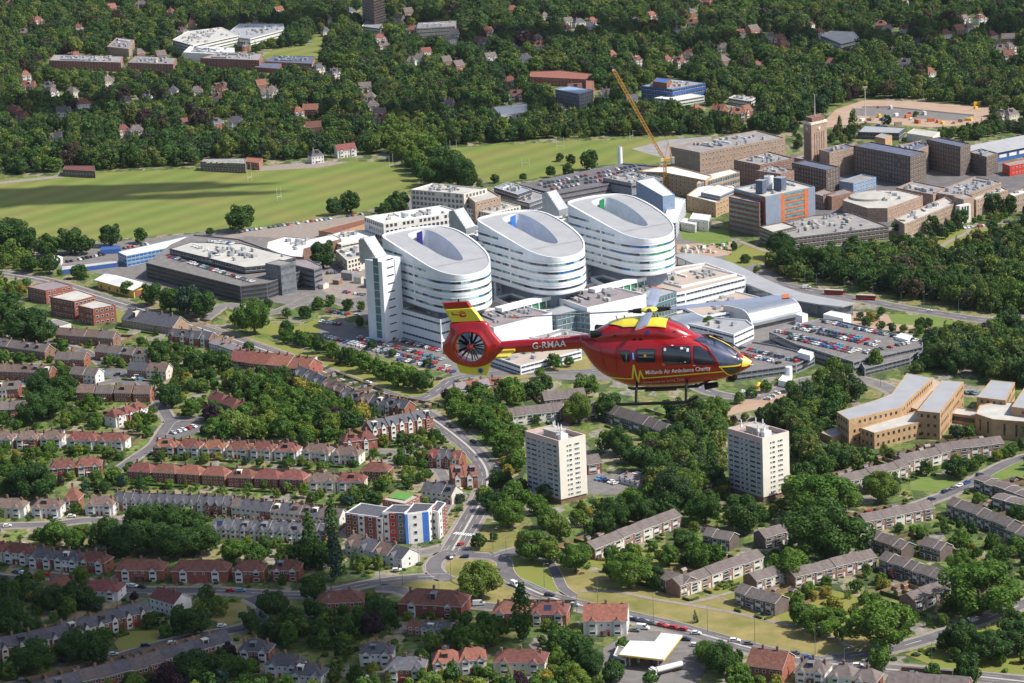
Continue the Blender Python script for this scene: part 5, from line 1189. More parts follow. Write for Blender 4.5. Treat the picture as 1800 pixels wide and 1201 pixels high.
 if style != 'estate' and L_ > 4.5:
  slope = (rd - ev) / (D / 2)
  if t < .22:                                           # flat roofed dormer
   x0 = L_ * rg.uniform(.2,.5); mb = MB(); mb.box(x0,D * .16,ev + .2,x0 + 2.4,D * .5,rd - .35); mb.box(x0 - .15,D * .14,rd - .35,x0 + 2.55,D * .5,rd - .2); mb.build('dormer',rg.choice([roofm,'clad_slate','tile_brown','cream_wall']),rt)
   acc.box(x0 + .25, D * .16 - .05, ev + 1.1, x0 + 2.15, D * .16, rd - .6, 1)
  elif t < .27:
   x0 = L_ * rg.uniform(.15, .5); f = lambda x, y: (x, y, ev + slope * y + .28); mb = MB()
   for i_ in range(3): mb.quad(f(x0 + i_ * 1.05, D * .12), f(x0 + i_ * 1.05 + 1, D * .12), f(x0 + i_ * 1.05 + 1, D * .36), f(x0 + i_ * 1.05, D * .36))
   mb.build('solar_panel', 'solar', rt)
  elif t < .45:
   x0 = L_ * rg.uniform(.2,.6); f = lambda x,y: (x,y,ev + slope * y + .27); mb = MB(); mb.quad(f(x0,D * .2),f(x0 + .8,D * .2),f(x0 + .8,D * .32),f(x0,D * .32)); mb.build('skylight','glass_grey',rt)
  if rg.random() < .45:                                 # rear kitchen wing and porch
   x0 = L_ * rg.uniform(0,.45); w_ = min(3.4,L_ * .5); mb = MB(); mb.box(x0,D - .05,0,x0 + w_,D + rg.uniform(2.5,4.5),2.7); mb.build('rear_wing',rg.choice([wall,'white_wall']),rt)
  if rg.random() < .35: mb = MB(); mb.box(L_ * .4,-1.3,2.2,L_ * .62,0,2.45); mb.box(L_ * .42,-1.2,0,L_ * .44,-1.1,2.2); mb.build('porch',rg.choice(['tile_red','white_wall','slate']),rt)
 if style != 'estate':                                     # end wall windows
  put_side = MB()
  for (x, sgn) in ((0, -1), (L_, 1)):
   for s in range(storeys):
    z = s * fh + .95; y0 = D * .4
    a, b = (x + sgn * .06, y0, z), (x + sgn * .06, y0 + .9 * 1, z)
    if sgn > 0: put_side.quad(a, b, (b[0], b[1], z + 1), (a[0], a[1], z + 1))
    else: put_side.quad(b, a, (a[0], a[1], z + 1), (b[0], b[1], z + 1))
  put_side.build('side_window', 'glass_dark', rt, kind='stuff')
 if acc.f: acc.build('window', ['window_frame', 'glass_dark'], rt, kind='stuff')
HOUSE_N = [0]
def row(desc,a,b,n,depth=8.5,ev=5.2,rd=8.6,walls=('brick_red',),roofs=('tile_red',),style='semi',gap=.0,hip=0,storeys=2,name='house',cat='house',group=None,solo=None,flip=False,adj=None,jitter=0,keep=.55):
 """a, b: the foot of the front wall line in the photograph, from its left end to its right end."""
 p, q = G(*a), G(*b); d = q - p; T = d.length; ang = math.atan2(d.y, d.x); e = d.normalized()
 rg = random.Random(sum(ord(c) for c in desc)); unit = T / n
 if solo is None: solo = (a[1] + b[1]) / 2 > 780
 CN = {'white_wall': 'white','cream_wall': 'cream','brick_red': 'red brick','brick_brown': 'brown brick','brick_dark': 'shade-dark brick','brick_buff': 'buff brick','render_pink': 'pink','brick_tan': 'tan'}
 RN = {'tile_red': 'red tiled','tile_orange': 'orange tiled','tile_brown': 'brown tiled','slate': 'slate','tile_estate': 'brown','roof_mauve': 'grey'}
 for i in range(n):
  s = p + e * (unit * i + gap / 2); L_ = unit - gap
  wall, rf = walls[i % len(walls)] if len(walls) > 1 and rg.random() < .8 else rg.choice(walls), rg.choice(roofs)
  off = Vector((-e.y, e.x, 0)) * rg.uniform(-max(jitter, .35 if style != 'estate' else .12), max(jitter, .35 if style != 'estate' else .12))
  lab = f"{RN[rf]} roofed {CN[wall]} {cat}" + (f", {ORD[i]} from left in {desc}" if n > 1 else f" {desc}")
  w = lab.split()
  rt = root(name, ' '.join(w[:16]), cat, (s.x + off.x, s.y + off.y, 0), ang, group)
  dz = rg.uniform(-.25, .25)
  house(rt, L_, depth, ev + dz, rd + dz, wall, rf, style, rg, solo, hip, storeys)
  HOUSE_N[0] += 1
 ring = [p, q, q + Vector((-e.y, e.x, 0)) * depth, p + Vector((-e.y, e.x, 0)) * depth]
 protect_solid(ring, 0, rd, keep)
W_, C_, BRK, BB, BD = 'white_wall', 'cream_wall', 'brick_red', 'brick_brown', 'brick_dark'
TR, TB, SL, TO, TE = 'tile_red', 'tile_brown', 'slate', 'tile_orange', 'tile_estate'
S = 'semi'
ROWS = [
('white fronted row above the left road bend', (-18, 790), (112, 788), 3, dict(walls=(W_, BRK, W_), roofs=(TR, TB), hip=3.5, gap=1.6)),
('pair beside the white fronted row', (117, 791), (222, 793), 2, dict(walls=(W_, W_), roofs=(TR, TB), hip=3, gap=.8)),
('long curved upper row of semis', (268, 803), (395, 805), 3, dict(walls=(BRK, W_, W_), roofs=(TR, TO), hip=3.5, gap=1)),
('hipped row of white semis, upper middle', (396, 806), (524, 811), 3, dict(walls=(W_, C_), roofs=(TR,), hip=3.5, gap=1)),
('pale hipped pairs before the brick terrace', (528, 812), (634, 818), 2, dict(walls=(W_, C_), roofs=(TR, TB), hip=3.5, gap=1.6)),
('pair next to the big dark tree', (88, 842), (180, 836), 2, dict(walls=(BRK,), roofs=(TR,), hip=3, gap=.5)),
('middle back row of red houses', (224, 845), (397, 855), 4, dict(walls=(BRK,), roofs=(TR, TR, TO), hip=2.5, gap=1.1, style='block')),
('middle back row with white dormer', (400, 856), (536, 862), 3, dict(walls=(BRK, C_), roofs=(TR, TO), hip=2.5, gap=1.1, style='block')),
('two pairs at the end of the middle back row', (541, 866), (642, 866), 2, dict(walls=(C_, W_), roofs=(TB, TR), hip=3, gap=.6)),
('hipped house above the apartment building', (634, 846), (682, 848), 1, dict(walls=(BRK,), roofs=(TR,), hip=4, style='block')),
('front row of white gabled semis', (-22, 911), (43, 911), 1, dict(walls=(W_,), roofs=(TB,), hip=3.5)),
('front gabled semi by the parked silver car', (57, 911), (107, 911), 1, dict(walls=(W_,), roofs=(TB,), hip=3.5)),
('front gabled semi before the slate terrace', (151, 906), (200, 906), 1, dict(walls=(W_,), roofs=(TB,), hip=3.5)),
('tall pyramid roofed house between the gabled semis', (113, 899), (139, 899), 1, dict(walls=(BRK,), roofs=(TR,), hip=9, ev=5.5, rd=11)),
('gabled slate terrace', (202, 899), (405, 908), 14, dict(walls=(BRK, BRK, W_, BRK), roofs=(SL,), style='gabled', depth=8)),
('plain slate terrace right of the gabled one',(407,910),(597,931),11,dict(walls=(C_,W_,C_,BRK),roofs=(SL,SL,TE),style='terrace',depth=8)),
('back terrace of white rear wings',(372,946),(572,957),12,dict(walls=(W_,W_,W_,BRK),roofs=(SL,),style='gabled',depth=12,ev=4.6,rd=7.8)),
('shop row by the crossroads', (606, 975), (706, 1002), 4, dict(walls=(W_, C_, W_), roofs=(SL, SL, TB), style='gabled', depth=11, ev=5, rd=8.4)),
('shaded row at the frame edge', (-40, 985), (52, 995), 2, dict(walls=(BRK, C_), roofs=(TR, TR), hip=3, gap=.6)),
('shaded row behind the conifers', (48, 998), (186, 1010), 3, dict(walls=(BRK, W_, BRK), roofs=(TR, SL, TR), hip=3, gap=1)),
('shaded red hipped row', (204, 1022), (287, 1022), 1, dict(walls=(BRK,), roofs=(TR,), hip=4, style=S, depth=10)),
('shaded pair with cream bays', (303, 1024), (400, 1024), 1, dict(walls=(BRK,), roofs=(TR,), hip=4, style=S, depth=10)),
('shaded hipped semi near the dark trees', (410, 1024), (463, 1024), 1, dict(walls=(BRK,), roofs=(TR,), hip=4, depth=10)),
('last shaded semi under the tall trees', (478, 1022), (526, 1022), 1, dict(walls=(BRK,), roofs=(TR,), hip=4, depth=10)),
('shaded red hipped cottage by the lane', (80, 1046), (132, 1046), 1, dict(walls=(W_,), roofs=(TO,), hip=5, ev=3.5, rd=7)),
('shaded red hipped bungalow beside the lane', (144, 1056), (208, 1058), 1, dict(walls=(W_,), roofs=(TR,), hip=5, ev=4.5, rd=8, depth=10)),
('shaded red roofed house with bright white gable end',(266,1072),(308,1084),1,dict(walls=(W_,),roofs=(TR,),ev=5.6,rd=9,style='block',depth=10)),
('long shaded slate terrace, lower stretch', (-30, 1170), (117, 1138), 5, dict(walls=(BRK, W_), roofs=(SL,), style='gabled')),
('long shaded slate terrace, upper stretch', (120, 1136), (268, 1094), 6, dict(walls=(BRK, C_, BRK), roofs=(SL,), style='gabled')),
('shaded slate terrace by the turning', (292, 1182), (408, 1148), 4, dict(walls=(BRK, W_), roofs=(SL,), style='terrace')),
('lowest shaded terrace', (90, 1235), (290, 1186), 7, dict(walls=(BRK,), roofs=(SL, TE), style='terrace')),
('grey hipped house below the turning', (420, 1166), (474, 1168), 1, dict(walls=(BRK,), roofs=(SL,), hip=4)),
('grey hipped pair at the bottom edge', (467, 1190), (528, 1194), 1, dict(walls=(W_,), roofs=(SL,), hip=4)),
('lowest grey hipped house', (510, 1208), (566, 1212), 1, dict(walls=(W_,), roofs=(SL,), hip=4)),
('red hipped house under the tree left of the avenue', (560, 1082), (640, 1078), 1, dict(walls=(BRK,), roofs=(TR,), hip=5, depth=11, style='block')),
('large red hipped pair with dormers beside the avenue',(702,1082),(812,1088),1,dict(walls=(BRK,),roofs=(TR,),hip=6,depth=14,ev=5.5,rd=10)),
('rear extensions of the dormer pair', (716, 1116), (790, 1122), 3, dict(walls=(BRK, W_, BRK), roofs=(TR, SL), depth=7, ev=3, rd=5, style='block')),
('red hipped pair behind the poplar', (866, 1100), (996, 1102), 2, dict(walls=(BRK,), roofs=(TR,), hip=4.5, depth=11)),
('big pinkish roofed house with white walls by the carriageway',(1026,1118),(1102,1118),1,dict(walls=(W_,),roofs=(TO,),ev=6,rd=11,depth=14,style=S)),
('dark slate semi near the bottom edge', (633, 1172), (690, 1172), 1, dict(walls=(W_,), roofs=(SL,), hip=4)),
('slate semi with lawn, bottom row', (678, 1200), (746, 1200), 1, dict(walls=(BRK,), roofs=(SL,), hip=4, depth=10)),
('half red half grey roofed white semi, bottom row', (762, 1188), (856, 1182), 2, dict(walls=(W_, C_), roofs=(TO, SL), hip=2.5, depth=10)),
('wide brown hipped pair, bottom row', (868, 1186), (958, 1188), 1, dict(walls=(C_,), roofs=(TR,), hip=5, depth=11)),
('red brick roofed house beside the petrol station',(1312,1196),(1375,1204),1,dict(walls=(BRK,),roofs=(TR,),hip=0,depth=15,ev=6,rd=10.5,style='block')),
('grey roofed white house at the bottom road', (1398, 1200), (1450, 1206), 1, dict(walls=(W_,), roofs=(TE,), hip=3, depth=10)),
('grey roofed pair at the bottom road', (1456, 1212), (1540, 1222), 2, dict(walls=(W_, BRK), roofs=(TE,), hip=3, depth=10)),
('bottom edge flats roofs', (1560, 1226), (1700, 1238), 3, dict(walls=(BRK,), roofs=(TE,), depth=10, style='estate')),
# middle left estate
('gabled terrace nearest the left trees', (-10, 622), (80, 634), 4, dict(walls=(BRK, BB), roofs=(TE,), style='terrace')),
('terrace under the brick flats', (98, 603), (200, 610), 4, dict(walls=(BRK, BB), roofs=(TB, TE), style='terrace')),
('long low terrace beside the lane', (168, 633), (255, 642), 4, dict(walls=(BRK, C_), roofs=(TE,), style='terrace')),
('brown terrace along the left lane', (0, 668), (88, 672), 5, dict(walls=(BRK, BB), roofs=(TB,), style='terrace')),
('small brick pair in the close', (97, 646), (148, 648), 2, dict(walls=(BRK,), roofs=(TE,), style='terrace')),
('row of three in the close', (124, 672), (168, 676), 2, dict(walls=(BRK, W_), roofs=(TE,), style='terrace')),
('brick pair with white garage doors', (224, 664), (292, 668), 2, dict(walls=(BRK, C_), roofs=(SL, TB), style='terrace')),
('brick row under the close', (134, 706), (266, 708), 4, dict(walls=(BRK,), roofs=(TE, TE, TB), style='terrace', gap=1.4)),
('left edge terrace with white panels', (-30, 702), (33, 700), 3, dict(walls=(BRK, W_), roofs=(TE,), style='terrace')),
('lower left edge terrace', (-30, 738), (44, 734), 3, dict(walls=(BRK,), roofs=(TE,), style='terrace')),
('stepped red tiled cluster', (205, 752), (262, 732), 3, dict(walls=(W_, BRK, W_), roofs=(TR,), style=S, hip=2.5)),
('dark red roofs by the small court', (366, 716), (434, 742), 3, dict(walls=(BRK, BB), roofs=(TR,), style='block', hip=2.5)),
('mossy grey church hall roofs by the main road',(214,574),(305,588),2,dict(walls=('brick_buff',BB),roofs=(SL,),style='block',ev=4.5,rd=10,depth=14)),
('gothic gabled cottages by the junction', (296, 604), (368, 612), 4, dict(walls=(BRK, BB), roofs=(SL,), style='gabled')),
('white box shops facing the main road', (368, 614), (424, 632), 4, dict(walls=(W_, W_), roofs=('roof_mauve',), style='terrace', ev=4, rd=6)),
('large red tiled hall', (400, 648), (540, 664), 4, dict(walls=(BRK,), roofs=(TO, TR), style='block', ev=5, rd=9.5, depth=16)),
('row stepping down towards the main road', (516, 672), (600, 706), 5, dict(walls=(BRK, W_), roofs=(SL, TB), style='gabled')),
('brick gables by the side turning', (598, 712), (648, 724), 3, dict(walls=(BRK,), roofs=(SL, TB), style='gabled')),
('brick villas beside the main road', (640, 722), (712, 736), 4, dict(walls=(BRK, C_), roofs=(SL,), style='gabled')),
('tall brick terrace with white windows', (655, 782), (762, 758), 7, dict(walls=(BRK,), roofs=(SL,), style='gabled', storeys=3, ev=8, rd=11.5)),
('brick villas below the tall terrace', (606, 800), (664, 792), 2, dict(walls=(BRK,), roofs=(TR, TB), hip=3, ev=6.5, rd=10)),
('slate houses in the curve of the main road', (742, 880), (794, 888), 3, dict(walls=(C_, W_), roofs=(SL,), style='terrace')),
('red brick villa with twin gables by the road bend',(798,862),(840,858),2,dict(walls=(BRK,),roofs=(TO,),style='gabled',ev=6.5,rd=10.5,depth=14)),
('slate cottages above the twin gabled villa', (754, 822), (808, 826), 4, dict(walls=(BRK,), roofs=(SL, TR), style='gabled')),
('shop row beside the hospital road', (804, 696), (884, 686), 4, dict(walls=(W_, BRK), roofs=('roof_mauve', TO), style='block', ev=4, rd=6.5)),
('white panelled terrace under the tail boom', (893, 750), (992, 738), 6, dict(walls=(W_, C_), roofs=(TE,), style='estate')),
('grey terrace half hidden by trees', (958, 720), (1030, 712), 4, dict(walls=(BB,), roofs=(TE,), style='estate')),
('brown terrace behind the aerials', (1000, 745), (1052, 735), 3, dict(walls=(BRK,), roofs=(TE,), style='estate')),
('low brick terrace behind the first tower block', (1062, 740), (1165, 776), 6, dict(walls=(BD,), roofs=(TE,), style='estate')),
('garages by the tower car park', (1085, 848), (1120, 858), 2, dict(walls=(W_,), roofs=('roof_mauve',), style='block', ev=2.6, rd=3.2)),
('brick house beside the tower car park', (1034, 836), (1058, 832), 1, dict(walls=(BRK,), roofs=(TE,), style='estate')),
]
EH = dict(style='estate', depth=8.5, ev=5.4, rd=7.8, cat='terraced house')  # rows turned from the sun get dark brick, their shade painted in
for d_, a, b, n, k in [
('long diagonal terrace right of the roundabout trees', (1046, 985), (1198, 926), 9, dict(walls=(BB, BB, C_))),
('sunlit terrace below the wood', (1196, 1052), (1343, 1000), 8, dict(walls=(BB, C_))),
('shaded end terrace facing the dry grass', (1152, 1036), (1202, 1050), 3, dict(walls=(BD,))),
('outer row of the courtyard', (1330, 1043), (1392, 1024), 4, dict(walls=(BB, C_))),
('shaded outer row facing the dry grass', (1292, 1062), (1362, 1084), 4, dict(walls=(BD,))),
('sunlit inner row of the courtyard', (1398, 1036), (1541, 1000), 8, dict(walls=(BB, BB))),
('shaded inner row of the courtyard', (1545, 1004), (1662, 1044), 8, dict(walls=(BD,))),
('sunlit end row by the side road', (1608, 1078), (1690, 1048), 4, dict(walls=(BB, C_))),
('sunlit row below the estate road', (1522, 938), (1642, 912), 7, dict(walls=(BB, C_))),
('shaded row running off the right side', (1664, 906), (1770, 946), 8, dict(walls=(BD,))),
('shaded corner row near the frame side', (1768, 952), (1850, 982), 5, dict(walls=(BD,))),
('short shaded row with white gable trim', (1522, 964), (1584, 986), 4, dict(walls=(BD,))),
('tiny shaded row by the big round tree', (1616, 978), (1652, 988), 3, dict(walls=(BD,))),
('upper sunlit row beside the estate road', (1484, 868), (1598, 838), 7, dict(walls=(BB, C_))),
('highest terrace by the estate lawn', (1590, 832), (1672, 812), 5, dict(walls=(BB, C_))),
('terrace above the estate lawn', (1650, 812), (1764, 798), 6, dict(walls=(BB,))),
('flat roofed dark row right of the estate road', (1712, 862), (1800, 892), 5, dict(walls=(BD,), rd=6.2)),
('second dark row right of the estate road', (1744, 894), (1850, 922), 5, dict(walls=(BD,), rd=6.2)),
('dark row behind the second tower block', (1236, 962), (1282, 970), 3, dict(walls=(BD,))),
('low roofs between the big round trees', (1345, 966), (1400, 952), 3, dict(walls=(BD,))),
]:
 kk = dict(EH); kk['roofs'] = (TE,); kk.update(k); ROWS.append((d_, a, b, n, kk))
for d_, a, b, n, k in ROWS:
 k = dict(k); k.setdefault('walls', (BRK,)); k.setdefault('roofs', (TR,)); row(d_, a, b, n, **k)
# back garden sheds, fences and hedges, row by row
rgs = random.Random(5); SHED = 0
mat('fence_wood', (0.20, 0.135, 0.08), 0.9, .2, 1.0, objvar=.2); mat('hedge_green', (0.05, 0.085, 0.016), .95, .4, 1.2, detail=8)
for d_, a, b, n, k in ROWS:
 p, q = G(*a), G(*b); e = (q - p); T_ = e.length; e.normalize(); nn = Vector((-e.y, e.x, 0)); D = k.get('depth', 8.5)
 if n < 2 or T_ < 20 or 'shop' in d_ or 'inner row' in d_: continue
 mbf, mbh = MB(), MB(); X = Matrix(((e.x, -e.y, 0, p.x), (e.y, e.x, 0, p.y), (0, 0, 1, 0), (0, 0, 0, 1))); Lg = rgs.uniform(14, 20); u_ = T_ / n
 for i in range(n + 1):
  (mbf if rgs.random() < .6 else mbh).box(i * u_ - .08, D + .4, 0, i * u_ + .08, D + Lg, 1.7, 0, X)
  if rgs.random() < .6: mbh.box(i * u_ - .35, -6, 0, i * u_ + .35, -1.4, 1.1, 0, X)
  if i < n and rgs.random() < .5: mbh.box(i * u_ + .6, -6.4, 0, i * u_ + u_ * rgs.uniform(.5, .9), -5.7, 1.1, 0, X)
 mbf.box(0, D + Lg, 0, T_, D + Lg + .12, 1.7, 0, X)
 o = mbf.build('garden_fence','fence_wood'); tag(o,' '.join(('brown wooden fences dividing the back gardens of the ' + d_).split()[:16]),'fence','garden fences')
 if mbh.f: o = mbh.build('garden_hedge', 'hedge_green', None, kind='stuff'); tag(o, 'clipped hedges between the front gardens', 'hedge')
 for i in range(n):
  if rgs.random() < .4:
   s = X @ Vector((i * u_ + u_ * rgs.uniform(.25, .7), D + Lg * rgs.uniform(.5, .85), 0)); SHED += 1
   wl = rgs.choice(['fence_wood','white_wall','fence_wood','clad_grey','brick_red']); w,dd,h = rgs.uniform(1.8,3.4),rgs.uniform(1.6,2.8),rgs.uniform(1.7,2.2)
   cn = {'fence_wood': 'brown', 'white_wall': 'white', 'clad_grey': 'grey', 'brick_red': 'red brick'}[wl]
   rt = root('garden_shed',' '.join(f'{cn} garden shed behind the {ORD[i]} house, {d_}'.split()[:16]),'shed',s,math.atan2(e.y,e.x),'sheds in the back gardens'); house_shell(rt,w,dd,h,h + .6,wl,rgs.choice(['roof_felt','tile_brown','slate']),0,.12)
# houses standing singly in the far wood
FH = [(150,195,W_,TR),(37,216,BRK,TR),(24,206,BRK,TR),(228,190,W_,TE),(262,178,W_,SL),(346,172,C_,TE),(385,168,BRK,TR),(392,164,BRK,TE),(462,160,BRK,TO),(470,176,W_,TE),(482,172,C_,TE),(594,140,W_,SL),(566,132,C_,SL),(564,6,C_,SL),(581,42,W_,SL),(103,252,W_,SL),(220,242,BRK,TR),(240,242,BB,TE),(330,230,BRK,TR),(388,230,BRK,SL),(414,226,W_,SL),(528,210,BRK,TO),(545,204,BRK,TO),(552,236,BRK,TR),(200,22,BRK,TO),(125,172,C_,TE),(50,162,BRK,TR),(642,165,BB,TE),(650,182,BB,TE),(656,198,BB,TE),(668,212,BRK,TE),(672,220,BB,TR),(722,118,W_,TE),(737,112,W_,TE),(798,80,W_,TE),(798,68,C_,SL),(848,86,BB,TE),(842,82,BRK,TR),(866,112,W_,TE),(788,118,BB,TE),(812,126,BRK,TE),(900,26,C_,TO),(948,90,C_,TO),(945,78,BB,TE),(1000,62,BRK,TO),(1002,48,C_,TE),(1022,50,W_,SL),(1045,48,W_,TO),(1038,56,W_,SL),(1080,108,BRK,TO),(1118,48,W_,SL),(1150,38,BRK,TO),(1240,12,BRK,TR),(1272,94,W_,TE),(1370,78,BRK,TR),(1356,74,W_,TE),(1385,90,BRK,TO),(1568,62,C_,TE),(1590,62,W_,TR),(1690,62,BB,TO),(1710,60,C_,TE),(1752,74,C_,TR),(1772,78,BB,TE),(1760,98,C_,TE),(1784,96,BB,TE),(1775,108,BRK,TR),(1640,140,W_,TO),(1336,128,BRK,TR),(1280,118,BB,TE),(1262,205,BRK,TO),(1298,212,BRK,TO),(1234,208,BRK,TO),(1320,208,BRK,TO),(1770,216,BB,TE),(1788,215,C_,TE),(612,278,W_,TR),(560,288,W_,SL),(1012,168,BRK,TR),(1064,176,C_,TE),(1112,188,W_,SL),(1180,118,BRK,TR),(1200,120,BRK,TR),(990,206,BB,TE),(720,30,BB,TE),(700,42,C_,TE),(622,30,C_,SL),(610,4,BRK,TE),(780,6,BRK,TR),(815,4,BRK,TO),(1048,6,BRK,TO),(1080,6,BB,TO)]
rgf = random.Random(21)
for _ in range(75):
 u, v = rgf.uniform(10, 1790), rgf.choice([rgf.uniform(4, 130), rgf.uniform(60, 235)])
 if all(math.hypot(u - f[0],(v - f[1]) * 2) > 24 for f in FH) and not is_taken(*G(u,v)[:2]) and not is_taken(*G(u,v - 8)[:2]) and not (1400 < u and v > 150) and not (u < 620 and v > 245):
  FH.append((u, v, rgf.choice([W_, C_, BRK, BRK, BB]), rgf.choice([TR, TE, TO, SL, TR])))
def far_house_label(u, v, wall, rf, i):
 refs = [((655,10),'brown tower block'),((340,60),'white campus hall'),((150,100),'long red brick school'),((395,95),'third red brick school'),((1180,150),'deep blue building'),((1008,160),'glazed lab block'),((1478,62),'white villa'),((612,268),'playing field corner'),((1433,210),'clock tower'),((900,190),'concrete building shell'),((765,45),'banded flats'),((985,130),'curving brown range'),((138,295),'red roofed pavilion'),((395,285),'gabled sports pavilion'),((1600,195),'construction ground'),((1300,170),'pale care home'),((508,85),'small school field')]
 r = min(refs, key=lambda r: math.hypot(u - r[0][0], (v - r[0][1]) * 1.5)); dx, dy = u - r[0][0], v - r[0][1]
 side = ('right of' if dx > 0 else 'left of') if abs(dx) > abs(dy) else ('above' if dy < 0 else 'below')
 dist = 'just' if math.hypot(dx, dy) < 40 else ('a little' if math.hypot(dx, dy) < 80 else 'well')
 return side, dist, r[1]
seen_l = {}
FHl = sorted(enumerate(FH), key=lambda t: t[1][0])
for i, (u, v, wl, rf) in FHl:
 rg = random.Random(i); sc = scale_at(v)
 side, dist, ref = far_house_label(u, v, wl, rf, i)
 RN = {TR: 'red', TO: 'orange', TE: 'brown', SL: 'grey'}; CN = {W_: 'white', C_: 'cream', BRK: 'brick', BB: 'brown'}
 lb = f"{CN[wl]} {RN[rf]} roofed house among trees {dist} {side} the {ref}"
 k2 = (wl, rf, side, ref); q_ = seen_l.get(k2, 0); seen_l[k2] = q_ + 1
 if q_: lb = f"{CN[wl]} {RN[rf]} roofed house {side} the {ref}, {ORD[q_]} from left"
 p = G(u, v); L_ = rg.uniform(9, 14) + (6 if (u, v) == (612, 278) else 0)
 rt = root('wooded_house', lb, 'house', (p.x - L_ / 2, p.y, 0), R(rg.choice([-35, -10, 5, 25, 40])), 'houses among the far trees')
 house(rt, L_, 9, 6.2, 11, wl, rf, rg.choice(['block', 'semi', 'semi']), rg, False, rg.choice([0, 3, 4]))
 ring = [Vector((p.x + a_ * L_ / 2, p.y + b_ * 5 + 3, 0)) for a_, b_ in ((-1, -1), (1, -1), (1, 1), (-1, 1))]
 protect_solid(ring, 0, 9.5, .8)
# ------------------------------------------------------------------ vehicles
def paint(name, col, metal=0.0):
 m = mat(name, col, 0.3, 0.03, 0.5, 0, metal, 0.5, coat=0.5); return m
PAINTS = {'white': (0.75,0.75,0.74),'silver': (0.45,0.46,0.48),'black': (0.015,0.015,0.018),'grey': (0.13,0.135,0.145),'blue': (0.03,0.08,0.26),'red': (0.42,0.015,0.015),'navy': (0.015,0.025,0.075),'sky blue': (0.12,0.28,0.42),'green': (0.03,0.09,0.06)}
for k_, c_ in PAINTS.items(): paint('paint_' + k_.replace(' ', '_'), c_)
mat('car_glass',(0.02,0.025,0.03),0.08,0.05,1,spec=0.7); mat('tyre',(0.02,0.02,0.02),0.9,0.05,1); mat('lamp_red',(0.4,0.02,0.02),0.3,0.05,1); mat('lamp_clear',(0.6,0.6,0.58),0.2,0.05,1)
def car_meshes(kind):
 """Body shell, glass, wheel (unit meshes, length along x, wheels on z=0)."""
 if kind == 'van': L_,W,H,prof = 5.4,1.95,2.25,[(-2.7,.45),(-2.7,2.1),(-2.5,2.25),(1.1,2.25),(1.75,1.25),(2.6,1.0),(2.7,.45)]; gl = [(.35,1.35,1.0,2.05)]; sc = (1.12,2.2,1.72,1.3)
 elif kind == 'estate': L_,W,H,prof = 4.5,1.78,1.5,[(-2.2,.35),(-2.25,.9),(-1.95,1.42),(-1.5,1.5),(.3,1.48),(1.05,1.0),(2.1,.82),(2.25,.35)]; gl = [(-1.75,.95,.35,1.38)]; sc = None
 else: L_,W,H,prof = 4.0,1.74,1.46,[(-1.95,.35),(-2.0,.9),(-1.6,1.4),(-1.1,1.46),(.15,1.44),(.95,1.0),(1.85,.8),(2.0,.35)]; gl = [(-1.35,.93,.2,1.34)]; sc = None
 b = MB(); W2 = W / 2; top = max(z for x, z in prof)
 def yw(z): return W2 - (0 if z < 1.0 else (z - 1.0) * .30 if kind != 'van' else (z - 1.0) * .08)
 n = len(prof)
 for i in range(n - 1):
  (x0, z0), (x1, z1) = prof[i], prof[i + 1]
  b.quad((x0, -yw(z0), z0), (x0, yw(z0), z0), (x1, yw(z1), z1), (x1, -yw(z1), z1))
 for s in (-1, 1):
  # lower side to belt line, and upper side to the roof, as fans about the belt
  pts = [(x, s * yw(z), z) for x, z in prof]
  b.poly(pts if s > 0 else pts[::-1])
 b.quad((prof[0][0], -W2, .35), (prof[-1][0], -W2, .35), (prof[-1][0], W2, .35), (prof[0][0], W2, .35))
 g = MB()
 for x0, z0, x1, z1 in gl:
  for s in (-1, 1):
   y0, y1 = s * (yw(z0) + .012), s * (yw(z1) + .012)
   q = [(x0 - .15, y0, z0), (x1 + .55, y0, z0), (x1 + .08, y1, z1), (x0 + .15, y1, z1)]
   g.quad(*(q if s < 0 else q[::-1]))
 def onp(i, f0, f1, off=.015, side=.13):
  (xa, za), (xb, zb) = prof[i], prof[i + 1]
  d = Vector((xb - xa, zb - za)); nn = Vector((-d.y, d.x)).normalized() * off
  p, q = (xa + d.x * f0 + nn.x, za + d.y * f0 + nn.y), (xa + d.x * f1 + nn.x, za + d.y * f1 + nn.y)
  wa, wb = yw(p[1]) - side, yw(q[1]) - side
  g.quad((p[0], -wa, p[1]), (p[0], wa, p[1]), (q[0], wb, q[1]), (q[0], -wb, q[1]))
 if kind == 'van': onp(3, .12, .85)
 else: onp(4, .1, .9); onp(1, .2, .9)
 w = MB();
 w.tube((0, -.1, 0), (0, .1, 0), .32, n=12); wv = w
 full = MB(); full.v = list(b.v); full.f = list(b.f); full.m = [0] * len(b.f)
 o = len(full.v); full.v += g.v; full.f += [tuple(i + o for i in f) for f in g.f]; full.m += [1] * len(g.f)
 for x in (-L_ * .31, L_ * .31):
  for s in (-1, 1): full.tube((x, s * (W2 - .2), .32), (x, s * (W2 + .01), .32), .32, n=8, m=2)
 def mk(mb, nm, mats):
  me = bpy.data.meshes.new(nm); me.from_pydata(mb.v, [], mb.f)
  for m_ in mats: me.materials.append(MAT[m_])
  me.polygons.foreach_set('material_index', mb.m); me.update(); return me
 return dict(body=mk(b,'car_body',['paint_white']),glass=mk(g,'window',['car_glass']),wheel=mk(w,'wheel',['tyre']),full=mk(full,'car',['paint_white','car_glass','tyre']),L=L_,W=W)
CARM = {k: car_meshes(k) for k in ('hatch', 'estate', 'van')}
CARS = []
def car(x, y, ang, z, colour, kind, label, group, v):
 CARS.append((x, y, ang, z, colour, kind, label, group, v))
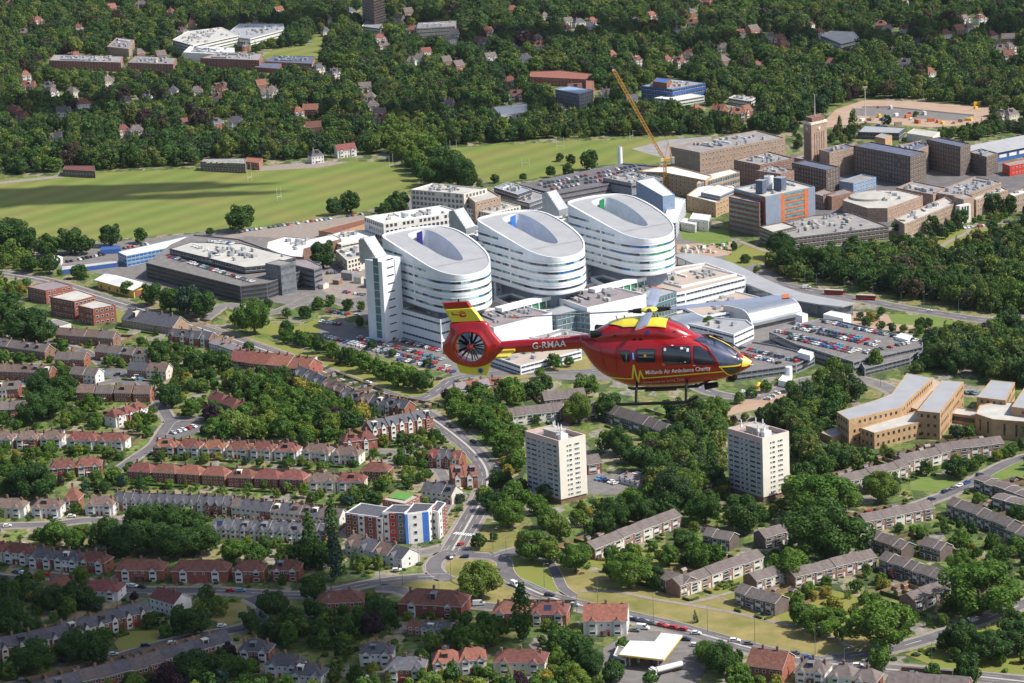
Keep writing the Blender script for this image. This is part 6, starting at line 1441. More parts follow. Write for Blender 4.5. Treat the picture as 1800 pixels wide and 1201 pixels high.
def place_car(c, used):
 x, y, ang, z, colour, kind, label, group, v = c; M = CARM[kind]; pm = MAT['paint_' + colour.replace(' ', '_')]
 M4 = Matrix.Translation((x, y, z)) @ Matrix.Rotation(ang, 4, 'Z')
 if v > 900:
  o = root('parked_' + ('van' if kind == 'van' else 'car') if 'parked' in label else ('van' if kind == 'van' else 'car'),label,'van' if kind == 'van' else 'car',(x,y,z),ang,group)
  b = obj('body', M['body'], o); b.material_slots[0].link = 'OBJECT'; b.material_slots[0].material = pm
  obj('window', M['glass'], o)
  for sx in (-1, 1):
   for sy in (-1, 1):
    w = obj('wheel', M['wheel'], o); w.location = (sx * M['L'] * .31, sy * (M['W'] / 2 - .1), .32)
 else:
  o = obj('parked_' + ('van' if kind == 'van' else 'car') if 'parked' in label else ('van' if kind == 'van' else 'car'),M['full']); o.matrix_world = M4
  tag(o, label, 'van' if kind == 'van' else 'car', group); o.material_slots[0].link = 'OBJECT'; o.material_slots[0].material = pm
MIX = ['white','white','white','silver','silver','red','black','grey','grey','blue','navy','red','black','white','sky blue','silver','green']
def cars_row(desc,a,b,n,z=.12,across=True,fill=.92,cols=None,seed=None,group='parked cars',kinds=('hatch','hatch','estate','estate','hatch'),angle=None):
 p, q = G(*a, z), G(*b, z); d = q - p; base = math.atan2(d.y, d.x); rg = random.Random(len(desc) * 13 + n)
 for i in range(n):
  if rg.random() > fill: continue
  s = p.lerp(q, (i + .5) / n); col = cols[i % len(cols)] if cols else rg.choice(MIX); k = rg.choice(kinds)
  ang = (base + math.pi / 2 if across else base) + rg.uniform(-.04, .04) + (math.pi if rg.random() < .5 else 0)
  if angle is not None: ang = angle
  lb = f"{col} parked {'van' if k == 'van' else 'car'}, {ORD[i]} place from left {desc}" if i < 35 else f"{col} parked car near the far end {desc}"
  car(s.x, s.y, ang, z, col, k, ' '.join(lb.split()[:16]), group, (a[1] + b[1]) / 2)
  take_disc(s.x, s.y, 2.6)
  for w_ in (0,): protect([(PX(s)[0] - 6, PX(s)[1] - 7), (PX(s)[0] + 6, PX(s)[1] - 7), (PX(s)[0] + 6, PX(s)[1] + 2), (PX(s)[0] - 6, PX(s)[1] + 2)])
DK = DZ - .9
GP = 'cars on the big visitor parking deck'
cars_row('in the back line of the big parking deck', (1447, 566), (1612, 601), 26, DK, group=GP, fill=.85)
cars_row('in the second line of the big deck', (1400, 571), (1545, 603), 24, DK, group=GP)
cars_row('in the third line of the big deck', (1396, 577), (1540, 609), 24, DK, group=GP, fill=.95)
cars_row('in the fourth line of the big deck', (1365, 583), (1512, 618), 24, DK, group=GP, fill=.97)
cars_row('in the front line of the big deck', (1385, 594), (1500, 621), 18, DK, group=GP, fill=.95)
cars_row('in the right corner line of the big deck', (1518, 622), (1596, 604), 11, DK, group=GP)
GL = 'cars on the lower parking deck'
cars_row('in the back line of the lower deck', (1302, 612), (1405, 637), 15, DK - 1, group=GL)
cars_row('in the front line of the lower deck', (1300, 622), (1372, 640), 10, DK - 1, group=GL)
cars_row('on the narrow ramp deck',(1524,636),(1596,616),9,DK - 2,group='cars on the ramp deck',cols=['white','white','silver','white','black','blue','grey','black','red'])
GD = 'cars on the dark car park building'
cars_row('behind the parapet of the dark car park', (298, 452), (446, 497), 26, 10.3, group=GD, fill=.95)
cars_row('in the upper line on the raised tier', (338, 432), (386, 450), 9, 14.7, group=GD, cols=['white', 'white', 'silver', 'black'])
cars_row('in the far line of the raised tier', (366, 425), (410, 430), 8, 14.7, group=GD)
GA = 'cars in front of the wards'
cars_row('along the foot of the clinic blocks', (690, 596), (788, 622), 15, group=GA)
cars_row('in the second line before the wards', (622, 592), (780, 634), 23, group=GA)
cars_row('in the third line before the wards', (620, 602), (790, 646), 24, group=GA)
cars_row('in the verge line before the wards', (570, 592), (700, 628), 18, group=GA)
cars_row('in the last line before the junction', (700, 632), (800, 656), 14, group=GA, fill=.8)
cars_row('in the curved bay left of the stair tower', (562, 566), (600, 572), 6, group=GA)
GY = 'cars in the yard left of the stair tower'
cars_row('in the upper line of the yard', (572, 482), (636, 476), 9, group=GY, fill=.7)
cars_row('in the lower line of the yard', (590, 512), (642, 520), 8, group=GY, fill=.7)
cars_row('by the curved access road', (575, 548), (628, 556), 8, group=GY, fill=.8)
GO = 'cars on the brick parking deck'
cars_row('in the front line of the brick parking deck', (968, 334), (1150, 301), 22, 10.2, group=GO)
cars_row('in the middle line of the brick parking deck', (955, 330), (1130, 297), 22, 10.2, group=GO)
cars_row('in the back line of the brick parking deck', (945, 326), (1120, 292), 22, 10.2, group=GO, fill=.7)
cars_row('by the fence of the playing field', (395, 412), (640, 377), 30, group='cars along the playing field fence', fill=.7, across=True)
cars_row('on the field edge strip', (215, 438), (262, 430), 6, group='cars beside the blue container')
cars_row('in the yard by the marquee', (115, 462), (185, 448), 10, group='cars in the marquee yard', cols=['black', 'black', 'grey', 'white'])
cars_row('at the medical school entrance', (1692, 402), (1750, 396), 9, group='cars at the medical school', fill=.9)
cars_row('below the medical school shrubs', (1764, 392), (1815, 388), 8, group='cars at the medical school')
cars_row('behind the tan offices', (1690, 690), (1718, 694), 5, group='cars behind the tan offices')
cars_row('under the entrance canopy', (1325, 512), (1352, 520), 5, group='cars beneath the canopy')
cars_row('by the helicopter windscreen', (1290, 596), (1305, 602), 2, group='cars by the hospital entrance', cols=['white', 'silver'])
cars_row('beside the first tower block',(1048,842),(1085,852),5,group='cars in the tower block court',cols=['sky blue','blue','black','white','white'])
cars_row('parked along the carriageway hedge',(1104,1089),(1208,1110),6,.14,False,1,['navy','navy','grey','red','red','red'],group='cars queued along the carriageway',kinds=('hatch','estate'))
cars_row('on the narrow court beside the lane',(214,1030),(256,1034),3,.14,False,.9,['silver','white','black'],group='cars in the shaded lane')
cars_row('by the shaded corner', (22, 1006), (48, 1010), 2, .14, False, 1, ['blue', 'white'], group='cars in the shaded lane')
cars_row('in the small court', (300, 764), (345, 750), 5, .12, True, .8, group='cars in the small court')
cars_row('in the close', (180, 656), (252, 668), 7, .12, True, .6, group='cars in the close')
cars_row('beside the estate road', (1655, 868), (1705, 848), 4, .14, False, 1, ['navy', 'grey', 'white', 'blue'], group='cars along the estate road')
cars_row('in the hospital slip road court', (1345, 705), (1370, 690), 3, .14, True, .9, group='cars by the slip road')
cars_row('between the dry strips near the retaining wall',(1300,690),(1326,694),3,.14,True,1,['white','silver','white'],group='cars by the slip road')
for (u, v, a_, col, k, lb) in [
(810,958,60,'red','hatch','small red car entering the roundabout from the north'),(790,982,120,'black','hatch','black car turning at the top of the roundabout'),(817,980,175,'navy','hatch','dark car crossing the top of the roundabout island'),
(698,1004,10,'white','estate','white car parked on the forecourt by the corner shop'),(905,1030,-60,'white','van','white van passing behind the tall poplar'),(966,1048,-25,'black','estate','black car on the carriageway right of the poplar'),
(1010,1065,-20,'silver','hatch','silver car waiting at the carriageway junction'),(842,1064,5,'silver','van','long silver van by the grass verge below the roundabout'),(1224,1115,-15,'white','hatch','white car behind the petrol station tree'),
(1130,1106,-20,'white','van','white van beside the pinkish roofed house'),(1116,1110,-20,'grey','estate','grey car in front of the white van'),(1206,1126,-20,'navy','hatch','navy car at the petrol station exit'),(1222,1136,-20,'white','hatch','white car at the petrol station exit'),
(1292,1128,-12,'white','estate','white estate car on the carriageway left of the red roof'),(1316,1133,-12,'grey','hatch','dark grey car following the white estate car'),(1372,1158,-10,'white','van','white high roofed van on the lower carriageway'),
(1398,1150,-10,'grey','hatch','grey car on the carriageway behind white van'),(1418,1158,-10,'blue','hatch','blue car on the lower carriageway'),(1508,1172,-6,'white','estate','white car just beyond the cypress at the bottom road'),
(1606,1186,-5,'grey','hatch','dark car near the bottom right verge'),(1712,1092,30,'white','hatch','white car parked by the side road hedge'),(1696,1098,30,'navy','hatch','navy car parked by the side road hedge'),
(1638,879,30,'navy','hatch','navy car beside the estate lamp post'),(1722,836,30,'navy','hatch','navy car at the top of the estate road'),(1527,902,15,'red','hatch','red car at the estate road end'),(795,752,-50,'black','hatch','black car on the main road beside the tall terrace'),
(832,778,-50,'navy','hatch','navy car on the main road nearing the bend'),(648,674,-30,'white','hatch','white car on the main road by the side turning'),(388,592,-12,'silver','hatch','silver car on the main road near the junction'),
(508,554,20,'blue','hatch','blue car on the hospital access road'),(804,673,20,'black','hatch','black car at the hospital road junction'),(772,667,20,'black','hatch','black car waiting by the verge trees'),(860,843,80,'grey','hatch','grey car on the main road bend by the tower'),
(1634,548,-5,'white','hatch','white car on the tree lined bus road'),(1418,507,-5,'white','van','white van at the start of the bus road'),(13,926,5,'white','hatch','white car in the road before the gabled semis'),
(100,914,20,'silver','hatch','silver car outside the gabled semis'),(126,909,0,'white','hatch','white car beside the pyramid roofed house'),(282,775,30,'silver','hatch','silver car at the lane corner by the hipped pair'),
(84,1012,10,'red','hatch','red car on the shaded lane'),(405,1040,0,'red','hatch','red car on the shaded avenue'),(424,1040,0,'sky blue','hatch','pale blue car on the shaded avenue'),(390,1102,10,'white','hatch','white car by the shaded turning'),
(302,1110,60,'navy','hatch','navy car below the white gabled house'),(303,1132,20,'white','hatch','white car on the shaded lower lane'),(200,1152,10,'silver','hatch','silver car on the lower shaded lane'),(256,1136,10,'black','hatch','black car on the lower shaded lane'),
(104,1164,0,'navy','hatch','navy car near the lowest terrace'),(40,1196,20,'grey','hatch','grey car under the bottom left trees'),(1085,1178,20,'silver','estate','silver car beside the petrol station kiosk'),(1155,1166,20,'blue','estate','blue car under the petrol station canopy'),
(44,672,0,'blue','hatch','blue car on the left lane'),(186,634,0,'white','van','white caravan like van in the close'),(640,1192,20,'silver','hatch','silver car at the bottom under dark trees'),(1700,1176,-5,'silver','hatch','silver car at the bottom right carriageway')]:
 p = G(u, v, .14); car(p.x, p.y, R(a_), .14, col, k, lb, None, v)
CARS.sort(key=lambda c: -scale_at(c[8]))
near, far_ = CARS[:290], CARS[290:]
for c in near: place_car(c, 0)
if far_:
 bm = MB();
 me = bpy.data.meshes.new('parked_cars'); V, F, Mi = [], [], []
 names = sorted(PAINTS);
 for x, y, ang, z, colour, kind, *_ in far_:
  src = CARM[kind]['full']; T = Matrix.Translation((x, y, z)) @ Matrix.Rotation(ang, 4, 'Z'); o = len(V)
  V += [tuple(T @ v.co) for v in src.vertices]
  for p in src.polygons: F.append(tuple(i + o for i in p.vertices)); Mi.append(names.index(colour) if p.material_index == 0 else len(names) + p.material_index - 1)
 me.from_pydata(V, [], F)
 for k_ in names: me.materials.append(MAT['paint_' + k_.replace(' ', '_')])
 me.materials.append(MAT['car_glass']); me.materials.append(MAT['tyre']); me.polygons.foreach_set('material_index', Mi); me.update()
 o = obj('far_parked_cars', me, None, 'stuff'); tag(o, 'many small parked cars in the most distant hospital car parks', 'cars')
# buses on the bus road
for i,(u,v,lb) in enumerate(((1466,518,'red single decker bus nearer the entrance canopy'),(1522,527,'red single decker bus farther along the tree lined road'))):
 p = G(u, v, .12); rt = root('bus', lb, 'bus', (p.x, p.y, .12), R(-28 + 6), 'red buses on the bus road')
 for nm,mt,bx in (('body','signal_red',(-6,-1.25,.4,6,1.25,3.0)),('roof','roof_pale',(-5.8,-1.15,3.0,5.8,1.15,3.15)),('window_band','car_glass',(-5.9,-1.29,1.5,5.9,1.29,2.5)),('windscreen','car_glass',(5.9,-1.1,1.2,6.05,1.1,2.7))):
  m2 = MB(); m2.box(*bx); m2.build(nm, mt, rt)
 for x in (-3.5, 3.8):
  for s in (-1, 1): m2 = MB(); m2.tube((x, s * 1.0, .45), (x, s * 1.28, .45), .48, n=12); m2.build('wheel', 'tyre', rt)
# tanker lorry at the petrol station
p0, p1 = G(1143, 1190, .1), G(1198, 1176, .1); an = math.atan2((p0 - p1).y, (p0 - p1).x)
rt = root('tanker_lorry', 'long white articulated fuel tanker standing on the petrol station forecourt', 'tanker', p1.lerp(p0, .5), an)
Lt = (p0 - p1).length / 2
m2 = MB(); m2.box(Lt - 2.3, -1.25, .6, Lt, 1.25, 3.0); m2.box(Lt - 2.1, -1.15, 3.0, Lt - .7, 1.15, 3.5); cabo = m2.build('cab', 'paint_white', rt)
m2 = MB(); m2.box(Lt - .02, -1.1, 1.6, Lt + .06, 1.1, 2.7); m2.build('windscreen', 'car_glass', cabo)
m2 = MB(); m2.tube((-Lt, 0, 2.2), (Lt - 3.0, 0, 2.2), 1.22, n=20); m2.build('tank', 'paint_white', rt, smooth=False)
m2 = MB(); m2.box(-Lt, -.9, .8, Lt - 2.4, .9, 1.15); m2.build('chassis', 'dark_iron', rt)
for x in (-Lt + 1, -Lt + 2.3, -Lt + 3.6, Lt - 4, Lt - 1.2):
 for s in (-1, 1): m2 = MB(); m2.tube((x, s * .85, .5), (x, s * 1.22, .5), .5, n=12); m2.build('wheel', 'tyre', rt)
m2 = MB(); m2.box(-Lt - .05, -.25, 3.38, Lt - 3.2, .25, 3.46); m2.build('walkway', 'metal_grey', rt)
# petrol station canopy
pts = [G(u,v,5.6) for u,v in ((1087,1151),(1167,1160),(1200,1117),(1162,1112.5),(1150,1128),(1107,1126.5))]; pts = ccw(pts); c = sum(pts,Vector()) / 6
rt = root('petrol_canopy', 'white petrol station canopy with thin yellow edge', 'canopy', (c.x, c.y, 0))
Pn = [(p.x - c.x, p.y - c.y) for p in pts]
m2 = MB(); m2.prism(Pn, 5.0, 5.55, bottom=True); m2.build('fascia', 'canopy_yellow', rt)
m2 = MB(); I = inset(pts, .12); m2.prism([(p.x - c.x, p.y - c.y) for p in I], 5.5, 5.72); m2.build('roof', 'roof_white', rt)
for q in range(6):
 t = (q + .5) / 6; a, b = Vector(Pn[0]).lerp(Vector(Pn[1]), t), None
I2 = inset(pts, 3.5)
for q, p in enumerate(I2):
 m2 = MB(); m2.tube((p.x - c.x, p.y - c.y, 0), (p.x - c.x, p.y - c.y, 5), .25, n=8); m2.build('column', 'white_wall', rt)
for q in range(4):
 p = I2[0].lerp(I2[2],.2 + q * .2); r2 = root('fuel_pump',ORD[q] + ' white fuel pump under the petrol canopy counting from the kiosk','fuel pump',(p.x,p.y,.1),an,'fuel pumps')
 m2 = MB(); m2.box(-.5,-.3,0,.5,.3,1.7); m2.build('casing','white_wall',r2); m2 = MB(); m2.box(-.4,-.32,.9,.4,.32,1.5); m2.build('panel','canopy_yellow',r2)
protect_solid(pts, 0, 5.7, 1)
B('kiosk','low grey petrol station shop beside the canopy','shop',[(1078,1152),(1100,1158),(1108,1140),(1086,1134)],3.6,0,'white_wall','roof_felt',.3,1,('band',1.6),keep=1)
# ------------------------------------------------------------------ lamp posts, goal posts, crane
def lamp(u, vb, vt, label, arm=1.6, group='tall street lamps'):
 p = G(u, vb); h = hgt(u, vb, vt); rt = root('street_lamp', label, 'street lamp', (p.x, p.y, 0), 0, group)
 m2 = MB(); m2.tube((0, 0, 0), (0, 0, h), .13, .08, 6); m2.build('pole', 'pole_grey', rt)
 m2 = MB(); m2.tube((0, 0, h), (arm, 0, h + .25), .06, .05, 5); m2.build('arm', 'pole_grey', rt)
 m2 = MB(); m2.box(arm - .2, -.16, h + .14, arm + .55, .16, h + .3); m2.build('lamp_head', 'metal_grey', rt)
LA = [(669,1037,972,'behind the corner shop forecourt'),(708,1031,1001,'on the verge beside the corner shop'),(723,986,925,'at the corner below the apartment building'),(737,1008,960,'at the roundabout approach left of the island'),(771,1040,1012,'on the dry verge left of the island'),(793,1020,970,'on the left tip of the roundabout island'),(867,967,930,'by the small tree north of the roundabout'),(890,970,946,'left of the crossing road mouth'),(957,1033,992,'by the curving park lane'),(1014,1076,1045,'right of the poplar on the carriageway'),(1051,1068,1012,'on the dry grass above the pinkish house'),(1149,1090,1042,'on the dry grass above the parked red cars'),(1244,1112,1064,'on the dry grass right of the little spruce'),(1327,1133,1080,'on the dry grass above the dark grey car'),(1433,1151,1104,'on the dry grass near the side road'),(1484,1172,1140,'by the lower carriageway white lamp'),(1638,1175,1128,'at the right verge of the carriageway'),(1415,506,479,'at the start of the bus road'),(1435,506,482,'second along the bus road'),(1484,513,488,'third along the bus road'),(1534,520,499,'fourth along the bus road'),(1584,530,514,'fifth along the bus road'),(1624,542,518,'sixth along the bus road'),(1685,552,526,'seventh along the bus road'),(1742,560,534,'last along the bus road'),(1548,680,650,'on the bend of the slip road'),(1500,664,636,'at the big parking deck corner'),(1556,828,808,'beside the upper sunlit estate row'),(538,608,575,'on the verge below the car park building'),(620,640,610,'on the verge before the second ward line'),(660,655,628,'on the verge near the side turning'),(1231,245,218,'floodlight left behind the long brick range'),(1270,250,226,'floodlight right behind the long brick range'),(395,1085,1050,'on the shaded dry lawn')]
for u, vb, vt, d in LA: lamp(u, vb, vt, 'tall thin street lamp ' + d)
def goal(u, vb, vt, w, label, rz=R(-30), bar=True):
 p = G(u, vb); h = hgt(u, vb, vt); rt = root('rugby_goal', label, 'rugby posts', (p.x, p.y, 0), rz, 'white rugby posts')
 for s in (-1, 1): m2 = MB(); m2.tube((s * w, 0, 0), (s * w, 0, h), .12, .09, 6); m2.build('post', 'white_wall', rt)
 m2 = MB(); m2.tube((-w, 0, 3.0), (w, 0, 3.0), .1, n=6); m2.build('crossbar', 'white_wall', rt)
goal(439,318,287,2.8,'white rugby posts on the big field in front of the sports pavilion',R(60)); goal(491,352,330,2.8,'white rugby posts in the middle of the big field',R(60))
goal(688,297,271,2.8,'white rugby posts by the hedge dividing the fields',R(60)); goal(797,263,246,2.8,'white rugby posts at the wood edge of the smaller field',R(0)); goal(924,293,278,3.0,'white rugby posts in the middle of the smaller field',R(0)); goal(985,262,241,3,'white rugby posts at the far corner of the smaller field',R(0)); goal(1110,245,232,2.8,'white rugby posts by the grey pitch',R(60)); goal(747,330,306,2.8,'white rugby posts just behind the framed office block',R(60))
# tower crane
p = G(1170,338); hm = hgt(1170,338,282); rt = root('tower_crane','tall orange luffing tower crane with raised jib behind the far ward','crane',(p.x,p.y,0))
def lattice(mb, A, B_, w, n, r=.16):
 A, B_ = Vector(A), Vector(B_); d = (B_ - A).normalized(); a = d.cross(Vector((0, 1, 0))).normalized(); b = d.cross(a)
 cs = [(a * sx + b * sy) * w / 2 for sx, sy in ((-1, -1), (1, -1), (1, 1), (-1, 1))]
 for c_ in cs: mb.tube(A + c_, B_ + c_, r, n=4)
 for i in range(n):
  P0, P1 = A.lerp(B_, i / n), A.lerp(B_, (i + 1) / n)
  for k in range(4):
   s, t = cs[k], cs[(k + 1) % 4]
   mb.tube(P0 + s, P1 + t, r * .6, n=3, caps=False); mb.tube(P0 + s, P0 + t, r * .6, n=3, caps=False)
def rel(u, v, dy=0):                      # a point in the crane's plane seen at (u, v)
 d = ray(u, v); t = (p.y + dy) / d.y; q = Vector((d.x * t, d.y * t, CAM_H + d.z * t)); return q - Vector((p.x, p.y, 0))
m2 = MB(); lattice(m2, (0, 0, 0), (0, 0, hm), 2.2, 14, .3); m2.build('mast', 'crane_orange', rt)
tipp = rel(1079, 124); piv = rel(1168, 282)
m2 = MB(); lattice(m2, piv, tipp, 2.0, 30, .32); m2.build('jib', 'crane_orange', rt)
apex = rel(1175, 250); m2 = MB(); m2.tube(piv, apex, .3, n=5); m2.tube(rel(1183, 286), apex, .3, n=5); m2.build('a_frame', 'crane_orange', rt)
m2 = MB(); m2.tube(apex, tipp.lerp(piv, .25), .09, n=4); m2.tube(apex, tipp, .07, n=4); m2.build('stay', 'pole_grey', rt)
m2 = MB(); m2.box(-1.5,-1.5,hm - .5,7,1.5,hm + 1.5); m2.build('counter_jib','crane_orange',rt); m2 = MB(); m2.box(5,-1.6,hm - 2.5,7.5,1.6,hm + 2.2); m2.build('counterweight','roof_pale',rt)
m2 = MB(); m2.box(-3, -2.2, hm - .3, -1, -.2, hm + 2); m2.build('cab', 'clad_white', rt)
m2 = MB(); m2.box(tipp.x - 1.2, tipp.y - .8, tipp.z - .6, tipp.x + .6, tipp.y + .8, tipp.z + .8); m2.build('jib_head', 'render_pink', rt)
for (u,vb,vt,tu,tv,lb) in ((899,196,170,882,110,'thin grey green crane standing in the concrete building shell'),(1330,160,152,1302,118,'tiny pale crane rising from the wood behind the long brick range')):
 p = G(u, vb); h = hgt(u, vb, vt); rt = root('mobile_crane', lb, 'crane', (p.x, p.y, 0))
 m2 = MB(); m2.tube((0, 0, 0), (0, 0, h), .4, n=6); m2.build('mast', 'pole_grey', rt)
 m2 = MB(); tp = rel(tu, tv); lattice(m2, (0, 0, h), tp, .9, 14, .12); m2.build('jib', 'pole_grey', rt)
p = G(1521,208); h = hgt(1521,208,154); rt = root('piling_mast','white floodlight mast rising from the construction ground','mast',(p.x,p.y,0))
m2 = MB(); m2.tube((0,0,0),(0,0,h),.35,.25,6); m2.build('pole','cream_wall',rt); m2 = MB(); m2.box(-2,-.3,h,2,.3,h + .8); m2.build('light_bar','white_wall',rt)
CAB = []
for q in range(26):
 rg = random.Random(q); u = rg.uniform(1490, 1725); v = rg.uniform(186, 224); p = G(u, v)
 o = MB(); w,d,hh = rg.uniform(2,7),rg.uniform(2,3),rg.uniform(1.5,3.5); o.box(-w / 2,-d / 2,0,w / 2,d / 2,hh); o.box(-w / 2 + .2,-d / 2 + .2,hh,w / 2 - .2,d / 2 - .2,hh + .2)
 col = rg.choice(['canopy_yellow','sky_blue_paint','white_wall','soil','clad_orange']); ob = o.build('site_cabin',col); ob.location = (p.x,p.y,.06); ob.rotation_euler.z = rg.uniform(0,3)
 cn = {'canopy_yellow': 'yellow', 'sky_blue_paint': 'blue', 'white_wall': 'white', 'soil': 'earth coloured', 'clad_orange': 'orange'}[col]
 CAB.append((u, cn, ob))
# building site clutter right of the far ward
CRT = []
for q in range(34):
 rg = random.Random(q + 50); u = rg.uniform(1196, 1278); v = rg.uniform(430, 446); p = G(u, v)
 o = MB(); w,d,hh = rg.uniform(1,4),rg.uniform(1,2.4),rg.uniform(.8,2.4); o.box(-w / 2,-d / 2,0,w / 2,d / 2,hh); o.box(-w / 2 + .15,-d / 2 + .15,hh,w / 2 - .15,d / 2 - .15,hh + .15)
 col = rg.choice(['white_wall','white_wall','clad_grey','turf_green','render_pink']); ob = o.build('site_store',col); ob.location = (p.x,p.y,.1); ob.rotation_euler.z = rg.uniform(0,3)
 cn = {'white_wall': 'white', 'clad_grey': 'grey', 'turf_green': 'green', 'render_pink': 'pink'}[col]
 CRT.append((u, cn, ob))
for lst,txt,ct in ((CAB,'site cabin from left on the construction ground','site cabin'),(CRT,'stored crate from left in the yard beside the lawn bank','crate')):
 k_ = {}
 for u, cn, ob in sorted(lst, key=lambda t: t[0]):
  i = k_.get(cn, 0); k_[cn] = i + 1; tag(ob, f"{ORD[i]} {cn} {txt}", ct, f"{ct}s")
# ------------------------------------------------------------------ trees
def unit(v): return v / np.maximum(1e-9, np.linalg.norm(v, axis=-1, keepdims=True))
def crown_mesh(name, kind, nleaf, leaf, seed, material):
 """Crown of about radius 1 and total tree height 2, standing on z=0: leaf clumps spread over uneven lobes."""
 g = np.random.default_rng(seed)
 if kind == 'broad':
  nl = 44; d = unit(g.normal(size=(nl, 3))); d[:, 2] = np.where(d[:, 2] < -.8, -d[:, 2], d[:, 2]); d = unit(d)
  rad = g.uniform(.40, .84, nl); cen = d * rad[:, None] * np.array([.95, .95, .88]); cen[:, 2] += .95; cen[:, :2] += g.normal(size=2) * .06
  lr = g.uniform(.15, .34, nl); cen = np.vstack([cen, [[0, 0, .95]]]); lr = np.append(lr, .66)
  bot = .04
 elif kind == 'flat':
  nl = 30; a = g.uniform(0,6.28,nl); rr = np.sqrt(g.uniform(0,1,nl)) * .8; cen = np.stack([rr * np.cos(a),rr * np.sin(a),1.15 + .35 * (1 - rr ** 2) + g.uniform(-.15,.15,nl)],1); lr = g.uniform(.2,.34,nl); bot = .5
 elif kind == 'poplar':
  nl = 44; z = np.linspace(.18, 1.9, nl); w = .26 * np.sin(np.clip((z + .1) / 2.12, 0, 1) * math.pi) ** .7; a = g.uniform(0, 6.28, nl)
  cen = np.stack([w * .34 * np.cos(a), w * .34 * np.sin(a), z], 1); lr = w * .72 + .025; bot = .06
 elif kind == 'conifer':
  nl = 46; z = np.linspace(.2, 1.9, nl); w = .62 * (1 - (z - .15) / 1.9); a = g.uniform(0, 6.28, nl)
  cen = np.stack([w * .7 * np.cos(a), w * .7 * np.sin(a), z], 1); lr = w * .36 + .03; bot = .1
 else:                                            # bush
  nl = 16; d = unit(g.normal(size=(nl,3))); d[:,2] = np.abs(d[:,2]); cen = d * g.uniform(.3,.62,nl)[:,None] * np.array([1,1,.9]); cen[:,2] += .25; lr = g.uniform(.25,.42,nl); bot = -.1
 p = lr ** 2 / (lr ** 2).sum(); li = g.choice(len(lr), nleaf, p=p)
 dirs = unit(g.normal(size=(nleaf, 3))); c0 = cen.mean(0)
 out = unit(cen[li] - c0 + 1e-6); flip = (dirs * out).sum(1) < -.25; dirs[flip] *= -1
 pos = cen[li] + dirs * (lr[li] * g.uniform(.78, 1.06, nleaf))[:, None]; pos[:, 2] = np.maximum(pos[:, 2], bot * g.uniform(.8, 1.3, nleaf))
 n = unit(dirs + g.normal(size=(nleaf, 3)) * .55 + np.array([0, 0, .25])); t = unit(np.cross(n, g.normal(size=(nleaf, 3)))); b = np.cross(n, t)
 s = leaf * g.uniform(.6, 1.3, nleaf)[:, None]
 V = np.stack([pos - t * s * .5 - b * s * .35,pos + t * s * .5 - b * s * .2,pos + t * s * .3 + b * s * .45,pos - t * s * .4 + b * s * .4],1).reshape(-1,3)
 me = bpy.data.meshes.new(name); nq = nleaf
 me.vertices.add(nq * 4); me.vertices.foreach_set('co', V.ravel().astype(np.float32))
 me.loops.add(nq * 4); me.loops.foreach_set('vertex_index', np.arange(nq * 4, dtype=np.int32))
 me.polygons.add(nq); me.polygons.foreach_set('loop_start', np.arange(0, nq * 4, 4, dtype=np.int32))
 me.materials.append(MAT[material]); me.update(); me.validate()
 return me
def trunk_mesh(name, kind, seed):
 rg = random.Random(seed); mb = MB(); top = .9 if kind in ('broad', 'flat') else 1.6
 r0 = .085 if kind != 'poplar' else .05
 mb.tube((0, 0, -.02), (0, 0, top * .5), r0, r0 * .75, 8); mb.tube((0, 0, top * .5), (.02, 0, top), r0 * .75, r0 * .4, 7)
 if kind in ('broad', 'flat'):
  for q in range(6):
   a = q * 1.05 + rg.random(); z = rg.uniform(.35, .7); mb.tube((0, 0, z), (.5 * math.cos(a), .5 * math.sin(a), z + .45), .04, .018, 5)
 me = bpy.data.meshes.new(name); me.from_pydata(mb.v, [], mb.f); me.materials.append(MAT['bark']); me.update(); return me
CR = {}
for kind,spec in {'broad': [(10000,.062),(4200,.095),(1500,.15)],'flat': [(7000,.065),(3000,.1),(1300,.15)],'poplar': [(9000,.042),(3500,.06),(1200,.08)],'conifer': [(6000,.04),(2400,.06),(1000,.09)],'bush': [(1800,.12),(900,.16),(300,.26)]}.items():
 for lod, (n, l) in enumerate(spec):
  CR[kind, lod] = [crown_mesh('crown', kind, n, l, 11 * lod + s + len(kind) * 5, 'leaf_mixed') for s in range(3 if kind != 'broad' else 4)]
TRK = {k: [trunk_mesh('trunk', k, s) for s in range(2)] for k in ('broad', 'flat', 'poplar', 'conifer', 'bush')}
TREES = []                                           # x, y, radius, height, kind, leaf material, note
def T(u, v, w, kind='broad', leaf='leaf_mixed', hf=None, note=None):
 p = G(u, v); r = w / 2 / scale_at(v)
 r = w / 2 / (FPX / math.hypot(math.hypot(p.x, p.y), CAM_H))
 h = {'broad': (1.5 if w > 72 else 1.85) * r,'flat': 1.5 * r,'poplar': 2 * r / .27 ,'conifer': 2 * r / .6,'bush': 1.2 * r}[kind] if hf is None else hf
 if kind == 'poplar': r = r / .27
 if kind == 'conifer': r = r / .62
 TREES.append((p.x, p.y, r, h, kind, leaf, note, u, v))
LD, LM, LO, LL, LG, LP, LS = 'leaf_dark', 'leaf_mid', 'leaf_olive', 'leaf_lime', 'leaf_gold', 'leaf_purple', 'leaf_spruce'
